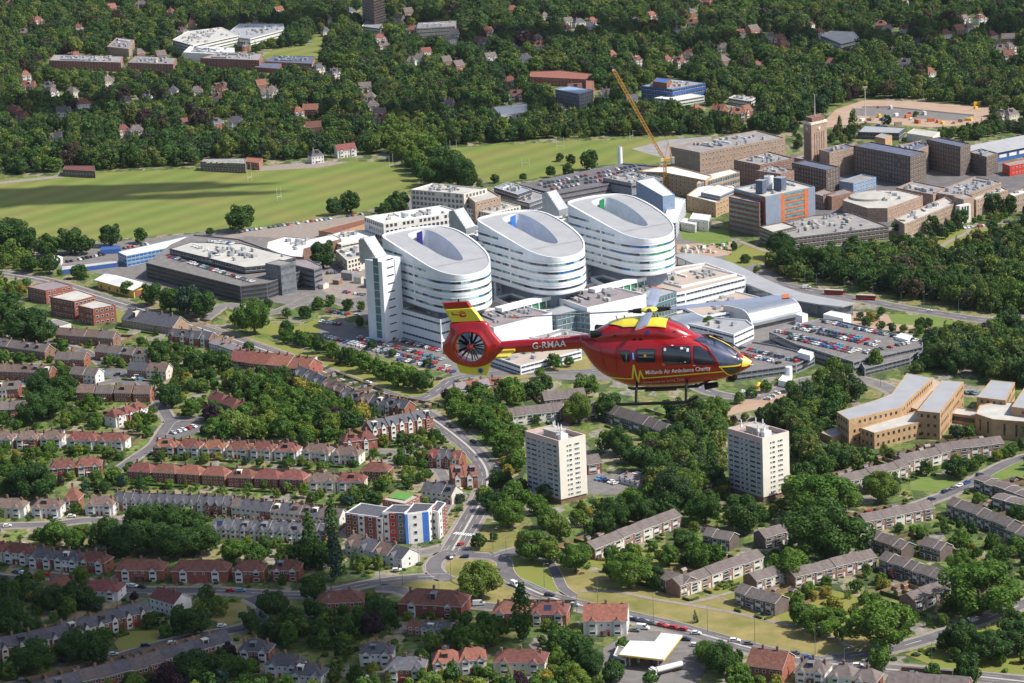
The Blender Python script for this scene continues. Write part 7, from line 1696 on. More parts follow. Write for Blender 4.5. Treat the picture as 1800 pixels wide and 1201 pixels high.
MT = [(423,406,58,LD),(195,433,46,LD),(249,428,36,LD),(588,379,34,LD),(617,374,44,LD),(702,380,50,LD),(680,384,36,LD),(8,445,60,LD),(45,445,52,LD),(85,452,50,LD),(125,447,56,LD),(150,447,42,LD),(25,430,60,LD),(370,414,18,LD),
(690,250,50,LO),(706,256,50,LO),(712,272,52,LO),(735,276,55,LO),(755,290,56,LM),(772,305,56,LD),(790,318,58,LD),(725,300,46,LM),(690,268,48,LO),(705,282,46,LO),(728,292,46,LO),(742,308,50,LO),(720,262,40,LO),(772,328,62,LD),(805,330,66,LD),(822,336,40,LD),(790,305,50,LD),(755,325,40,LM),(738,318,40,LM),
(1037,299,40,LD),(985,284,20,LD),(1004,291,22,LD),(968,312,20,LD),(998,311,28,LD),(870,322,20,LD),(920,318,16,LD),(568,472,56,LD),(560,545,26,LM),(582,538,22,LM),(612,545,24,LD),(636,548,20,LM),(505,560,24,LM),(470,545,20,LD),(268,537,46,LD),(225,520,30,LM),(300,548,48,LD),(330,552,60,LS),(358,560,60,LD),(448,588,70,LM),(425,575,40,LM),(536,560,28,LD),(280,638,50,LD),(340,655,44,LD),(372,648,40,LD),(438,628,28,LD),(395,655,38,LD),
(42, 602, 82, LD), (18, 568, 50, LD), (72, 606, 56, LD), (110, 622, 36, LM), (52, 480, 40, LD), (90, 482, 40, LD), (140, 490, 34, LD),
(62,745,62,LD),(88,735,70,LD),(112,712,60,LD),(75,705,62,LD),(302,716,54,LD),(338,735,36,LM),(60,878,84,LD),(30,870,50,LD),(230,835,30,LM),(200,850,36,LM),(420,710,30,LM),(448,712,40,LM),(480,700,48,LD),(515,725,52,LM),(545,745,56,LD),(575,760,50,LD),(410,760,48,LL),(455,765,44,LO),(500,770,46,LM),(540,785,40,LM),(590,735,44,LM),(610,760,40,LD),(470,735,46,LM),(435,740,40,LM),(380,760,30,LM),(600,785,32,LM),
(190,966,70,LD),(228,978,78,LD),(270,970,74,LD),(312,982,82,LD),(350,975,76,LD),(250,945,70,LD),(300,945,70,LD),(340,942,60,LD),(408,990,48,LM),(95,960,56,LM),(130,968,44,LM),(448,995,50,LM),(500,1000,50,LM),(536,1000,60,LD),(566,1000,54,LD),
(482,1090,62,LD),(553,1056,54,LD),(515,1110,54,LD),(560,1130,50,LD),(600,1140,40,LM),(480,1130,50,LD),(18,1105,64,LD),(52,1130,56,LD),(92,1075,60,LD),(130,1070,60,LD),(155,1070,48,LD),(345,1115,58,LD),(320,1115,52,LD),(385,1082,36,LO),(140,1160,80,LD),(170,1170,60,LD),(55,1185,80,LD),(340,1200,80,LD),(395,1192,50,LD),(440,1110,44,LD),(30,1050,36,LD),(145,1035,44,LO),(605,1120,50,LD),(628,1105,46,LD),
(668,1108,62,LD),(690,1150,32,LM),(760,1142,40,LL),(740,1165,30,LM),(825,1148,60,LM),(850,1135,46,LM),(785,1130,34,LM),(1095,1145,30,LM),(985,1150,60,LD),(1015,1165,60,LD),(1040,1190,60,LD),(1075,1200,50,LD),(1000,1195,40,LM),(1145,1205,30,LM),(855,1190,24,LM),(725,1195,30,LM),
(845,1052,92,LO),(840,966,36,LD),(868,952,18,LD),(850,885,36,LO),(865,900,46,LD),(893,928,68,LM),(905,890,60,LM),(880,865,50,LD),(935,985,70,LM),(965,990,56,LO),(1012,1006,64,LM),(984,950,50,LO),(1016,925,42,LO),(960,930,46,LM),(945,905,46,LM),(800,735,40,LM),(825,745,48,LM),(850,760,52,LM),(870,780,52,LM),(890,800,52,LM),(905,830,48,LM),(880,750,48,LM),(850,720,50,LM),(905,775,40,LM),(840,700,40,LD),
(1018,745,62,LO),(1030,700,50,LM),(1068,735,56,LD),(1085,800,60,LD),(1105,815,50,LD),(1130,830,56,LD),(1065,795,40,LM),(1160,850,66,LD),(1185,870,60,LD),(1175,910,60,LD),(1130,925,62,LD),(1085,930,64,LD),(1060,938,50,LD),(1115,900,50,LM),(1200,830,52,LM),(1150,800,50,LM),(1225,815,50,LM),(1190,795,60,LD),(1240,920,72,LD),(1310,938,88,LD),(1256,870,60,LD),(1235,835,50,LM),(1226,1000,58,LM),(1260,990,40,LM),(1106,1035,84,LM),(1155,1035,50,LD),(1080,1020,50,LM),(1175,995,50,LM),(1208,970,46,LD),
(1450,985,150,LD),(1430,915,120,LM),(1480,905,70,LM),(1400,885,60,LL),(1386,1022,84,LM),(1550,885,62,LO),(1530,865,40,LM),(1722,1082,150,LM),(1690,1020,60,LM),(1552,1142,128,LM),(1440,1118,78,LM),(1410,1100,50,LM),(1475,1100,40,LM),(1475,1125,30,LM),(1585,980,36,LD),(1600,975,34,LD),(1620,950,30,LM),(1690,970,44,LM),(1545,1180,50,LM),(1250,1175,60,LM),(1270,1190,70,LD),(1240,1160,44,LM),(1300,1215,60,LM),(1690,1150,70,LD),(1740,1160,80,LD),(1790,1150,80,LD),(1660,1145,40,LD),(1780,1120,60,LD),(1700,1200,60,LD),
(1683,838,48,LD),(1790,915,40,LD),(1720,885,24,LM),(1740,920,22,LM),(1640,1195,34,LM),(1210,795,46,LM),(960,880,40,LM),(918,870,30,LD),(1185,745,50,LD),(1225,740,54,LD),(1260,745,52,LM),(1190,780,44,LM),
(1245,585,30,LM),(935,568,40,LM),(955,570,30,LM),(950,665,22,LM),(975,650,34,LM),(1000,645,20,LM),(745,690,40,LD),(730,684,44,LM),(700,680,44,LM),(670,668,40,LM),(640,655,40,LM),(612,642,36,LD),(585,630,34,LM),(560,622,36,LD),(535,610,30,LM),(506,604,30,LM),(940,700,40,LD),(900,700,40,LM),(960,690,34,LD),(800,715,36,LM),(632,575,20,LM),(655,615,22,LD),(690,628,18,LD),(752,645,20,LD),(1390,690,30,LM),(1320,700,24,LD),(1345,690,24,LM),(1300,710,26,LM),(1465,658,34,LM),(1490,660,30,LD),(1540,650,40,LM),
(1330,480,16,LM),(1310,462,20,LD),(1290,440,18,LD),(1385,480,60,LD),(1375,455,60,LD),(1420,480,60,LD),(1460,485,60,LD),(1500,455,46,LD),(1480,500,56,LD),(1530,505,56,LD),(1580,515,60,LD),(1630,520,60,LD),(1680,530,60,LD),(1740,540,60,LD),(1790,545,60,LM),(1525,460,40,LD),(1560,470,46,LM),(1640,410,36,LD),(1690,395,30,LD),(1745,375,44,LD),(1775,378,36,LD),(1745,410,24,LD),(1780,440,30,LD),(1585,415,34,LD),(1590,440,40,LD),(1650,470,44,LD),
(1522, 575, 22, LD), (1550, 580, 22, LD), (1568, 585, 20, LD), (1618, 580, 28, LD), (1632, 575, 20, LD), (1560, 222, 26, LD), (1610, 205, 14, LM)]
for u, v, w, lf in MT: T(u, v, w, 'broad', lf)
for u,v,w,lf in [(920,1128,30,LD),(1500,245,14,LD),(1476,232,7,LD),(590,1022,24,LS),(585,960,22,LD),(548,1000,24,LD),(1700,470,12,LD)]: T(u,v,w * 1.15,'poplar',lf)
for u,v,w,lf in [(278,700,40,LD),(424,708,18,LS),(150,872,26,LS),(250,862,26,LD),(64,1068,26,LD),(20,1095,50,LD),(1222,1095,14,LS),(1260,935,12,LG),(1290,610 + 300,1,LS),(1485,475,26,LS),(1260,805,18,LL),(1544,1178,30,LS),(1224,790,14,LL),(275,590,12,LD),(1640,400,10,LD),(1682,480,20,LD),(600,1010,26,LD),(625,1000,20,LD)]: T(u,v,w,'conifer',lf)
for u,v,w,lf in [(960,1215,38,LG),(330,170,14,LG),(270,160,14,LG),(705,225,16,LG),(730,188,10,LG),(1118,160,12,LL),(1195,95,10,LL),(455,230,24,LP),(45,195,30,LP),(315,55,22,LP),(520,135,26,LP),(920,88,40,LP),(1752,120,26,LP),(1290,215,16,LP),(1500,235,10,LP),(325,640,12,LG),(170,570,12,LL),(190,570,12,LL),(1700,905,22,LL),(1775,910,22,LL),(465,245,12,LL),(1270,1030,24,LL),(1290,1038,20,LL),(1400,880,30,LL),(1680,1075,30,LL),(1700,1082,20,LL),(1470,1010,16,LG),(1470,1020,12,LL),(1280,575 + 0,8,LM)]: T(u,v,w,'broad' if w > 24 or v < 300 else 'bush',lf)
MANUAL = len(TREES)
# places that scattered trees fill, each with its spacing (m), radius range (m) and share of spots that get a tree
FILL = [
([(-80,-90),(1880,-90),(1880,215),(1745,232),(1740,190),(1600,175),(1515,172),(1460,190),(1420,236),(1300,236),(1180,238),(1100,240),(950,246),(775,258),(690,262),(640,276),(600,276),(350,292),(150,300),(-80,316)],10.2,(4.2,8.6),1.0,'wood'),
([(1325,490),(1350,445),(1420,430),(1560,455),(1700,458),(1880,455),(1880,560),(1700,545),(1560,520),(1480,502),(1380,492)],8.0,(4.0,7),1.0,'wood'),
([(1520,650),(1640,600),(1660,585),(1740,580),(1880,585),(1880,705),(1740,668),(1655,655),(1590,655),(1545,668)],8.5,(4.5,8),1.0,'wood'),
([(1130,770),(1240,720),(1300,730),(1350,715),(1440,680),(1545,690),(1470,740),(1445,770),(1520,775),(1620,760),(1720,745),(1880,770),(1880,800),(1770,790),(1640,795),(1530,840),(1480,850),(1395,870),(1390,780),(1270,780),(1275,880),(1180,900),(1130,850)],8.5,(4.5,8),1.0,'wood'),
([(1740, 215), (1880, 205), (1880, 250), (1700, 245), (1650, 238), (1580, 226)], 9, (3.5, 5.5), .9, 'wood'),
([(385, 680), (520, 670), (600, 715), (640, 745), (650, 775), (520, 795), (395, 790), (370, 740)], 8, (3, 6), .9, 'garden'),
([(490, 600), (560, 622), (640, 655), (740, 690), (770, 680), (700, 655), (600, 615), (500, 590)], 6, (2.2, 4), .9, 'garden'),
([(780, 700), (900, 690), (1000, 690), (1000, 740), (920, 750), (925, 850), (880, 850), (840, 780)], 8, (3.5, 6), .7, 'garden'),
([(-80, 560), (200, 600), (600, 660), (800, 780), (850, 870), (800, 930), (760, 1000), (500, 1030), (-80, 1000)], 5.2, (1.0, 3.6), .72, 'garden'),
([(-80, 1000), (500, 1030), (700, 1060), (1000, 1090), (1040, 1130), (1060, 1250), (-80, 1260)], 5.6, (1.2, 4.8), .72, 'garden'),
([(1000,840),(1200,880),(1800,780),(1880,800),(1880,1250),(1290,1250),(1280,1140),(1560,1170),(1500,1110),(1300,1050),(1040,1000)],5.4,(.9,3.4),.55,'garden'),
([(30, 440), (260, 430), (180, 470), (120, 520), (-60, 560), (-80, 440)], 9, (3.5, 6), .7, 'garden'),
([(1260, 440), (1330, 430), (1560, 430), (1560, 445), (1330, 450)], 8, (2, 4), .6, 'garden'),
([(1270, 425), (1560, 395), (1640, 395), (1700, 360), (1880, 345), (1880, 460), (1270, 470)], 7.5, (2.5, 5.5), .75, 'wood'),
([(1395, 240), (1460, 226), (1760, 212), (1880, 240), (1880, 262), (1500, 262), (1400, 262)], 8, (3, 5.5), .7, 'wood'),
([(1400, 665), (1500, 638), (1640, 600), (1660, 650), (1590, 662), (1520, 662), (1440, 672)], 7, (3, 5.5), .95, 'wood'),
([(1240, 700), (1300, 712), (1400, 690), (1460, 690), (1440, 740), (1300, 740)], 8, (3, 6), .9, 'wood'),
([(1450, 545), (1640, 560), (1660, 590), (1600, 592), (1480, 560)], 8, (1.8, 3.5), .6, 'garden'),
([(600, 345), (720, 330), (730, 345), (660, 380), (600, 400)], 8, (3, 5), .8, 'wood'),
([(780, 320), (960, 305), (1080, 285), (1090, 292), (900, 330), (800, 335)], 7, (2, 4), .6, 'wood'),
([(1560, 400), (1800, 370), (1880, 380), (1880, 455), (1560, 460)], 10, (2, 5), .35, 'garden'),
]
def inside(p, poly):
 r = False; n = len(poly)
 for i in range(n):
  (xa, ya), (xb, yb) = poly[i], poly[(i + 1) % n]
  if (ya > p[1]) != (yb > p[1]) and p[0] < (xb - xa) * (p[1] - ya) / (yb - ya) + xa: r = not r
 return r
for x, y, r, h, *_ in TREES: take_disc(x, y, r * .55 if r < 20 else 2)
rg = random.Random(99)
def crown_hits(u, v, wpx, hpx):
 n = c = 0
 for a in (-.75, -.35, 0, .35, .75):
  for b in (.1, .3, .5, .7, .95):
   X, Y = int((u + a * wpx / 2) / 2), int((v - b * hpx + 120) / 2); n += 1
   if 0 <= X < PW and 0 <= Y < PH and prot[Y, X]: c += 1
 return c / n
for poly, sp, (r0, r1), share, typ in FILL:
 P = [G(u, v) for u, v in poly]; xs_, ys_ = [p.x for p in P], [p.y for p in P]; pl = [(p.x, p.y) for p in P]
 y = min(ys_); rowi = 0
 while y < max(ys_):
  x = min(xs_) + (sp / 2 if rowi % 2 else 0)
  while x < max(xs_):
   xx, yy = x + rg.uniform(-.42, .42) * sp, y + rg.uniform(-.42, .42) * sp
   if rg.random() < share and inside((xx, yy), pl):
    r = rg.uniform(r0, r1) * (1 if rg.random() < .85 else 1.25)
    u, v = PX((xx, yy, 0)); sc = FPX / math.hypot(math.hypot(xx, yy), CAM_H)
    if -60 < u < 1860 and v < 1270 and not is_taken(xx,yy) and not is_taken(xx,yy - r * .5) and not is_taken(xx - r * .5,yy) and not is_taken(xx + r * .5,yy):
     lim = .14 if v > 250 else .15
     for _ in range(3):
      if crown_hits(u, v, 2 * r * sc, 1.8 * r * sc) <= lim: break
      r *= .62
     else: r = 0
     if r > (.9 if typ == 'garden' else 2.2):
      k = 'broad' if r > 2.3 else 'bush'; h = r * rg.uniform(1.7, 2.3) if k == 'broad' else r * 1.3
      t = rg.random()
      if t < (.10 if typ == 'wood' else .05) and r > 2: k, h, r = 'conifer', r * 2.6, r
      lf = 'leaf_far' if typ == 'wood' else 'leaf_mixed'
      if typ == 'garden':
       t2 = rg.random(); lf = 'leaf_mixed' if t2 < .8 else (LL if t2 < .86 else (LG if t2 < .89 else (LP if t2 < .92 else (LD if t2 < .97 else LS))))
      TREES.append((xx, yy, r, h, k, lf, None, u, v))
   x += sp
  y += sp * .87; rowi += 1
def px_size(t):
 x, y, r, h, kind, *_ = t; d = math.hypot(math.hypot(x, y), CAM_H); rr = r * (.27 if kind == 'poplar' else .62 if kind == 'conifer' else 1)
 vis = -20 < t[7] < 1820 and -10 < t[8] < 1260
 return (rr * FPX / d) * (1 if vis else .01)
order = sorted(range(len(TREES)), key=lambda i: -px_size(TREES[i]))
indiv = set(order[:292])
# what a tree stands beside, for its label
REFS = []
for o in list(COL.objects):
 if o.parent is None and 'label' in o and o['category'] in ('tower block','flats','offices','hospital block','tower','car park','building','canopy','crane','shop','house','terraced house','pavilion','office block','school','hall','tanker','bus'):
  REFS.append((o.location.x, o.location.y, o['label'], o['category'], o))
def short(lb):
 w = lb.split(',')[0].split();
 return ' '.join(w[:5])
LN = {LD: 'dark green',LM: 'mid green',LO: 'olive green',LL: 'lime green',LG: 'golden',LP: 'dark purple',LS: 'blue green','leaf_mixed': 'green','leaf_far': 'dark green'}
SHORT = [((976,840),'first tower block'),((1333,830),'second tower block'),((700,920),'apartment building'),((840,1015),'roundabout island'),((915,1100),'tall poplar'),((1060,1090),'pinkish roofed house'),((1140,1150),'petrol station canopy'),((1450,960),'great dark round tree'),((1480,1040),'terrace courtyard'),((1600,900),'sunlit estate terrace'),((1690,850),'estate road'),((1570,720),'boomerang roofed offices'),((1760,720),'tan offices at frame side'),((1500,600),'big parking deck'),((1350,640),'lower parking deck'),((1450,525),'entrance canopy'),((1600,545),'tree lined bus road'),((1450,400),'ducted laboratory'),((1720,380),'medical school'),((1440,250),'clock tower'),((1040,300),'brick parking deck'),((770,350),'framed office block'),((700,500),'first curved ward'),((420,480),'dark car park building'),((290,420),'blue modular building'),((210,515),'yellow gabled building'),((140,545),'brick flats'),((260,575),'mossy grey hall'),((470,650),'large red tiled hall'),((330,750),'small parking court'),((60,790),'white fronted semis'),((190,790),'pair by the lane corner'),((470,795),'hipped upper semis'),((300,850),'middle back row'),((560,860),'pale pairs of the back row'),((300,895),'gabled slate terrace'),((500,920),'plain slate terrace'),((30,900),'front gabled semis'),((90,1000),'shaded row by the frame edge'),((250,1015),'shaded red hipped house'),((430,1015),'last shaded semis'),((290,1075),'white gable end house'),((190,1120),'long shaded slate terrace'),((340,1165),'terrace by the turning'),((480,1180),'bottom grey hipped houses'),((410,1080),'shaded dry lawn'),((600,1078),'red hipped house by the avenue'),((755,1080),'dormer pair'),((700,1190),'slate semi in the bottom row'),((810,1180),'half red half grey roof'),((910,1180),'wide brown hipped pair'),((700,770),'tall brick terrace'),((820,850),'twin gabled villa'),((940,740),'white panelled terrace'),((1110,760),'low brick terrace'),((850,690),'hospital road shops'),((620,650),'verge of the main road'),((1120,960),'long diagonal terrace'),((1270,1030),'sunlit terrace below wood'),((1650,1060),'end row by side road'),((1720,1090),'side road'),((1400,1150),'lower carriageway'),((140,300),'red roofed pavilion'),((560,390),'playing field'),((150,640),'close of brick pairs'),((40,690),'left lane terraces'),((230,735),'stepped red cluster'),((390,730),'dark red roofs'),((660,725),'brick villas by main road'),((100,720),'left lane bushes')]
cnt = {}
made = []
for i in sorted(indiv, key=lambda i: TREES[i][7]):
 x, y, r, h, kind, leaf, note, u, v = TREES[i]
 ref = min(SHORT, key=lambda s: math.hypot(s[0][0] - u, s[0][1] - v)); dx, dy = u - ref[0][0], (v - ref[0][1])
 side = 'right of' if dx > abs(dy) else ('left of' if -dx > abs(dy) else ('behind' if dy < 0 else 'in front of'))
 szp = r * FPX / math.hypot(y, CAM_H); sz = 'huge' if szp > 55 else ('big' if szp > 34 else ('medium' if szp > 24 else 'small'))
 kn = {'broad': 'round', 'flat': 'spreading', 'poplar': 'tall narrow', 'conifer': 'pointed conifer', 'bush': 'low bushy'}[kind]
 key = f"{sz} {LN[leaf]} {kn} tree {side} the {ref[1]}"
 cnt.setdefault(key, []).append(i)
labels = {}
for key, ids in cnt.items():
 for q, i in enumerate(ids):
  labels[i] = key if len(ids) == 1 else f"{key}, {ORD[min(q, 34)]} of {len(ids)} from left"
NAMES = {'broad': 'tree', 'flat': 'tree', 'poplar': 'poplar_tree', 'conifer': 'conifer_tree', 'bush': 'bush'}
OTH = {}
for i, t in enumerate(TREES):
 x, y, r, h, kind, leaf, note, u, v = t
 if i in indiv:
  o = root(NAMES[kind], ' '.join(labels[i].split()[:16]), 'bush' if kind == 'bush' else 'tree', (x, y, 0), rg.uniform(0, 6.28), 'individual trees')
  o.scale = (r * rg.uniform(.88, 1.1), r * rg.uniform(.88, 1.15), h / 2 * rg.uniform(.92, 1.1))
  szp = px_size(t); lod = 0 if szp > 30 else 1
  c = obj('crown', rg.choice(CR[kind, lod]), o);
  if leaf != 'leaf_mixed': c.material_slots[0].link = 'OBJECT'; c.material_slots[0].material = MAT[leaf]
  obj('trunk', rg.choice(TRK[kind]), o)
 else:
  OTH.setdefault((kind, leaf, 2), []).append(t)
def scatter(name, label, items, kind, leaf, lod):
 """One object of all the remaining trees of a sort, set out by geometry nodes."""
 srcs = []
 for s, me in enumerate(CR[kind, lod]):
  m2 = me.copy(); m2.materials.clear(); m2.materials.append(MAT[leaf]); so_ = bpy.data.objects.new('crown_source', m2); srcs.append(so_)
 me = bpy.data.meshes.new(name); me.from_pydata([(t[0], t[1], 0) for t in items], [], [])
 for an,ty,vals in (('sc','FLOAT_VECTOR',[c for t in items for c in (t[2] * rg.uniform(.8,1.15),t[2] * rg.uniform(.8,1.15),t[3] / 2 * rg.uniform(.85,1.2))]),('rz','FLOAT',[rg.uniform(0,6.28) for t in items]),('pick','INT',[rg.randrange(len(srcs)) for t in items])):
  a = me.attributes.new(an, ty, 'POINT')
  a.data.foreach_set('vector' if ty == 'FLOAT_VECTOR' else 'value', vals)
 o = obj(name, me, None, 'stuff'); tag(o, label, 'trees')
 ng = bpy.data.node_groups.new(name,'GeometryNodeTree'); ng.interface.new_socket('Geometry',in_out='INPUT',socket_type='NodeSocketGeometry'); ng.interface.new_socket('Geometry',in_out='OUTPUT',socket_type='NodeSocketGeometry')
 N, L = ng.nodes, ng.links; gi, go = N.new('NodeGroupInput'), N.new('NodeGroupOutput')
 g2i = N.new('GeometryNodeGeometryToInstance')
 for so_ in srcs[::-1]:
  oi = N.new('GeometryNodeObjectInfo'); oi.inputs['Object'].default_value = so_; oi.inputs['As Instance'].default_value = True
  L.new(oi.outputs['Geometry'], g2i.inputs[0])
 iop = N.new('GeometryNodeInstanceOnPoints'); iop.inputs['Pick Instance'].default_value = True
 def attr(nm, dt):
  a = N.new('GeometryNodeInputNamedAttribute'); a.data_type = dt; a.inputs[0].default_value = nm; return a.outputs[0]
 L.new(gi.outputs[0], iop.inputs['Points']); L.new(g2i.outputs[0], iop.inputs['Instance'])
 L.new(attr('pick', 'INT'), iop.inputs['Instance Index']); L.new(attr('sc', 'FLOAT_VECTOR'), iop.inputs['Scale'])
 cx = N.new('ShaderNodeCombineXYZ'); L.new(attr('rz', 'FLOAT'), cx.inputs[2]); L.new(cx.outputs[0], iop.inputs['Rotation'])
 L.new(iop.outputs[0], go.inputs[0]); md = o.modifiers.new('scatter', 'NODES'); md.node_group = ng
 return o
for (kind, leaf, lod), items in OTH.items():
 nm = {'leaf_far': 'far_woodland', 'leaf_mixed': 'garden_shrubbery'}.get(leaf, 'garden_shrubbery')
 lb = 'mass of far woodland crowns filling the ground behind the hospital' if leaf == 'leaf_far' else f"{LN[leaf]} {'shrubs' if kind == 'bush' else 'small trees'} filling gardens and verges between the houses"
 scatter(nm, lb, items, kind, leaf, lod)
print('TREES', len(TREES), 'individual', len(indiv), 'houses', HOUSE_N[0], 'cars', len(CARS))
# ------------------------------------------------------------------ the air ambulance
mat('heli_red', (0.33, 0.005, 0.009), 0.26, 0.03, 0.6, spec=0.5, coat=0.7)
mat('heli_seam', (.12, .004, .006), .5, .05, 1)
mat('heli_yellow', (0.64, 0.55, 0.05), 0.3, 0.03, 0.6, spec=0.5, coat=0.5)
mat('heli_black', (0.012, 0.012, 0.014), 0.4, 0.05, 0.6)
mat('heli_glass', (0.018, 0.022, 0.035), 0.04, 0.3, 1.2, spec=0.8, coat=0.8)
mat('heli_windscreen', (0.035, 0.045, 0.085), 0.05, 0.5, 1.0, spec=0.8, coat=0.8)
mat('blade_grey', (0.22, 0.25, 0.34), 0.45, 0.06, 1.0)
mat('decal_white', (0.80, 0.78, 0.76), 0.5, 0.02, 1)
mat('decal_blue', (0.02, 0.05, 0.30), 0.4, 0.02, 1)
mat('decal_red', (0.45, 0.03, 0.03), 0.4, 0.02, 1)
mat('exhaust_black', (0.01, 0.01, 0.01), 0.6, 0.1, 1)
HYAW, HPITCH, HSC = -14.5, 3.4, 46.8
hd = ray(1050, 632).normalized(); hp = Vector((0, 0, CAM_H)) + hd * (FPX / HSC)
HM = Matrix.Translation(hp) @ Matrix.Rotation(R(HYAW), 4, 'Z') @ Matrix.Rotation(R(-HPITCH), 4, 'Y')
HI = HM.inverted(); HC = HI @ Vector((0, 0, CAM_H)); HI3 = HI.to_3x3()
def Hl(u, v, y=0.0):
 d = HI3 @ ray(u, v); t = (y - HC.y) / d.y; q = HC + d * t; return Vector((q.x, y, q.z))
rt = bpy.data.objects.new('helicopter', None); COL.objects.link(rt); rt.matrix_world = HM
tag(rt, 'red and yellow air ambulance helicopter in flight above the hospital', 'helicopter')
ST = [(1022,589,612,.24),(1029,588.5,619,.34),(1036,588,632,.5),(1046,587,644,.62),(1060,584,656,.73),(1080,580,666.5,.82),(1105,577,676.5,.87),(1140,576,677.5,.88),(1180,577,676.5,.88),(1210,581,674.5,.86),(1235,590,670,.81),(1255,597.5,667,.74),(1275,606,663,.63),(1292,615.5,658,.5),(1306,624,651,.35),(1316,630,646,.21),(1322,634,642,.08)]
def stations(S, expo=2.5):
 out = []
 for u, vt, vb, w in S:
  a, b = Hl(u, vt), Hl(u, vb); out.append(((a.x + b.x) / 2, a.z, b.z, w))
 return out
def loft(name, S, expo, material, parent, nth=48, nx=90, belt=.46, smooth=True):
 """A body grown over cross-sections; returns the object and y(x, z) of its side."""
 X = np.array([s[0] for s in S]); ZT = np.array([s[1] for s in S]); ZB = np.array([s[2] for s in S]); W = np.array([s[3] for s in S])
 def sm(xs_, A):                                # smooth interpolation through the stations
  out = np.interp(xs_, X, A); k = (X[-1] - X[0]) / 60
  return (np.interp(xs_ - k, X, A) + 2 * out + np.interp(xs_ + k, X, A)) / 4
 xs_ = np.linspace(X[0], X[-1], nx); zt, zb, w = sm(xs_, ZT), sm(xs_, ZB), sm(xs_, W)
 mb = MB(); th = np.linspace(0, 2 * math.pi, nth, endpoint=False)
 for i in range(nx):
  zc = zb[i] + (zt[i] - zb[i]) * belt
  for t in th:
   c, s = math.cos(t), math.sin(t); hh = zt[i] - zc if s > 0 else zc - zb[i]
   mb.v.append((xs_[i], w[i] * math.copysign(abs(c) ** (2 / expo), c), zc + hh * math.copysign(abs(s) ** (2 / expo), s)))
 for i in range(nx - 1):
  for k in range(nth):
   j = (k + 1) % nth; mb.f.append((i * nth + k, (i + 1) * nth + k, (i + 1) * nth + j, i * nth + j)); mb.m.append(0)
 mb.f.append(tuple(range(nth))); mb.m.append(0); mb.f.append(tuple(reversed(range((nx - 1) * nth, nx * nth)))); mb.m.append(0)
 o = mb.build(name, material, parent, smooth=smooth)
 def side(x, z):
  a, b, ww = np.interp(x, xs_, zt), np.interp(x, xs_, zb), np.interp(x, xs_, w); zc = b + (a - b) * belt
  t = (z - zc) / (a - zc) if z > zc else (zc - z) / (zc - b); t = min(.995, max(0, t))
  return ww * (1 - t ** expo) ** (1 / expo)
 return o, side
pod, pod_side = loft('fuselage', stations(ST), 2.5, 'heli_red', rt)
CW = [(1036,587,606,.2),(1042,583,606,.36),(1052,577,606,.5),(1066,571,606,.6),(1082,564.5,606,.66),(1100,560,606,.68),(1130,558.5,606,.68),(1160,559,606,.66),(1174,561,606,.66),(1182,564,606,.64),(1196,570,607,.58),(1210,578,607,.48),(1222,586,608,.3)]
cowl, cowl_side = loft('engine_cowling', stations(CW), 2.8, 'heli_red', rt, belt=.35)
def patch(name, pts, side, material, off=.012, ref=None, cuts=3, mirror=True, parent=None, ys=.85):
 """A panel lying on the side of the body: outline traced in the photograph, fitted to the curved surface, built on both sides."""
 parent = parent or rt
 ply = []
 for u, v in pts:
  y = -ys
  for _ in range(6):
   q = Hl(u, v, y); y = -side(q.x, q.z)
  ply.append((q.x, q.z))
 for s in ((-1, 1) if mirror else (-1,)):
  bm = bmesh.new(); f = bm.faces.new([bm.verts.new((x, 0, z)) for x, z in ply]); bmesh.ops.triangulate(bm, faces=[f])
  for _ in range(cuts):
   bmesh.ops.subdivide_edges(bm,edges=[e for e in bm.edges if e.calc_length() > .12],cuts=1,use_grid_fill=False); bmesh.ops.triangulate(bm,faces=bm.faces[:])
  for vtx in bm.verts: vtx.co.y = s * (side(vtx.co.x, vtx.co.z) + off)
  bm.normal_update()
  for f in bm.faces:
   if f.normal.y * s < 0: f.normal_flip()
   f.smooth = True
  me = bpy.data.meshes.new(name); bm.to_mesh(me); bm.free(); me.materials.append(MAT[material]); obj(name, me, parent)
def strip(pts, w):
 """Polyline in the photograph widened to w pixels, as one outline."""
 P = [Vector(p) for p in pts]; L_, R_ = [], []
 for i, p in enumerate(P):
  a = (P[i] - P[i - 1]).normalized() if i else (P[1] - P[0]).normalized(); b = (P[i + 1] - P[i]).normalized() if i + 1 < len(P) else a
  n1, n2 = Vector((-a.y, a.x)), Vector((-b.y, b.x)); m_ = n1 + n2; k = max(.35, m_.length_squared / 2); m_ = m_ / k * (w / 2)
  L_.append(p + m_); R_.append(p - m_)
 return [(q.x, q.y) for q in L_ + R_[::-1]]
def strips(name, pts, w, side, material, off=.02):
 for i in range(len(pts) - 1): patch(name, strip([pts[i], pts[i + 1]], w), side, material, off, cuts=3)
def rounded(pts, r=1.6, n=3):
 out = []; N = len(pts)
 for i in range(N):
  a, b, c = Vector(pts[i - 1]), Vector(pts[i]), Vector(pts[(i + 1) % N]); d1 = (a - b); d2 = (c - b); rr = min(r, d1.length * .4, d2.length * .4)
  p, q = b + d1.normalized() * rr, b + d2.normalized() * rr
  for k in range(n + 1):
   t = k / n; out.append(tuple((1 - t) ** 2 * p + 2 * t * (1 - t) * b + t * t * q))
 return out
W4 = [([(1088,617.5),(1105.7,617),(1105.7,636),(1098,636.5)],'rear_window'),([(1119.6,614.7),(1150.8,614),(1151.5,636),(1120,637)],'cabin_window'),([(1164.5,610.5),(1212.5,608.5),(1214.7,639.3),(1167.5,640)],'door_window'),([(1219,608.8),(1231,609.5),(1244,619.5),(1256.5,639.7),(1221.7,640)],'cockpit_window')]
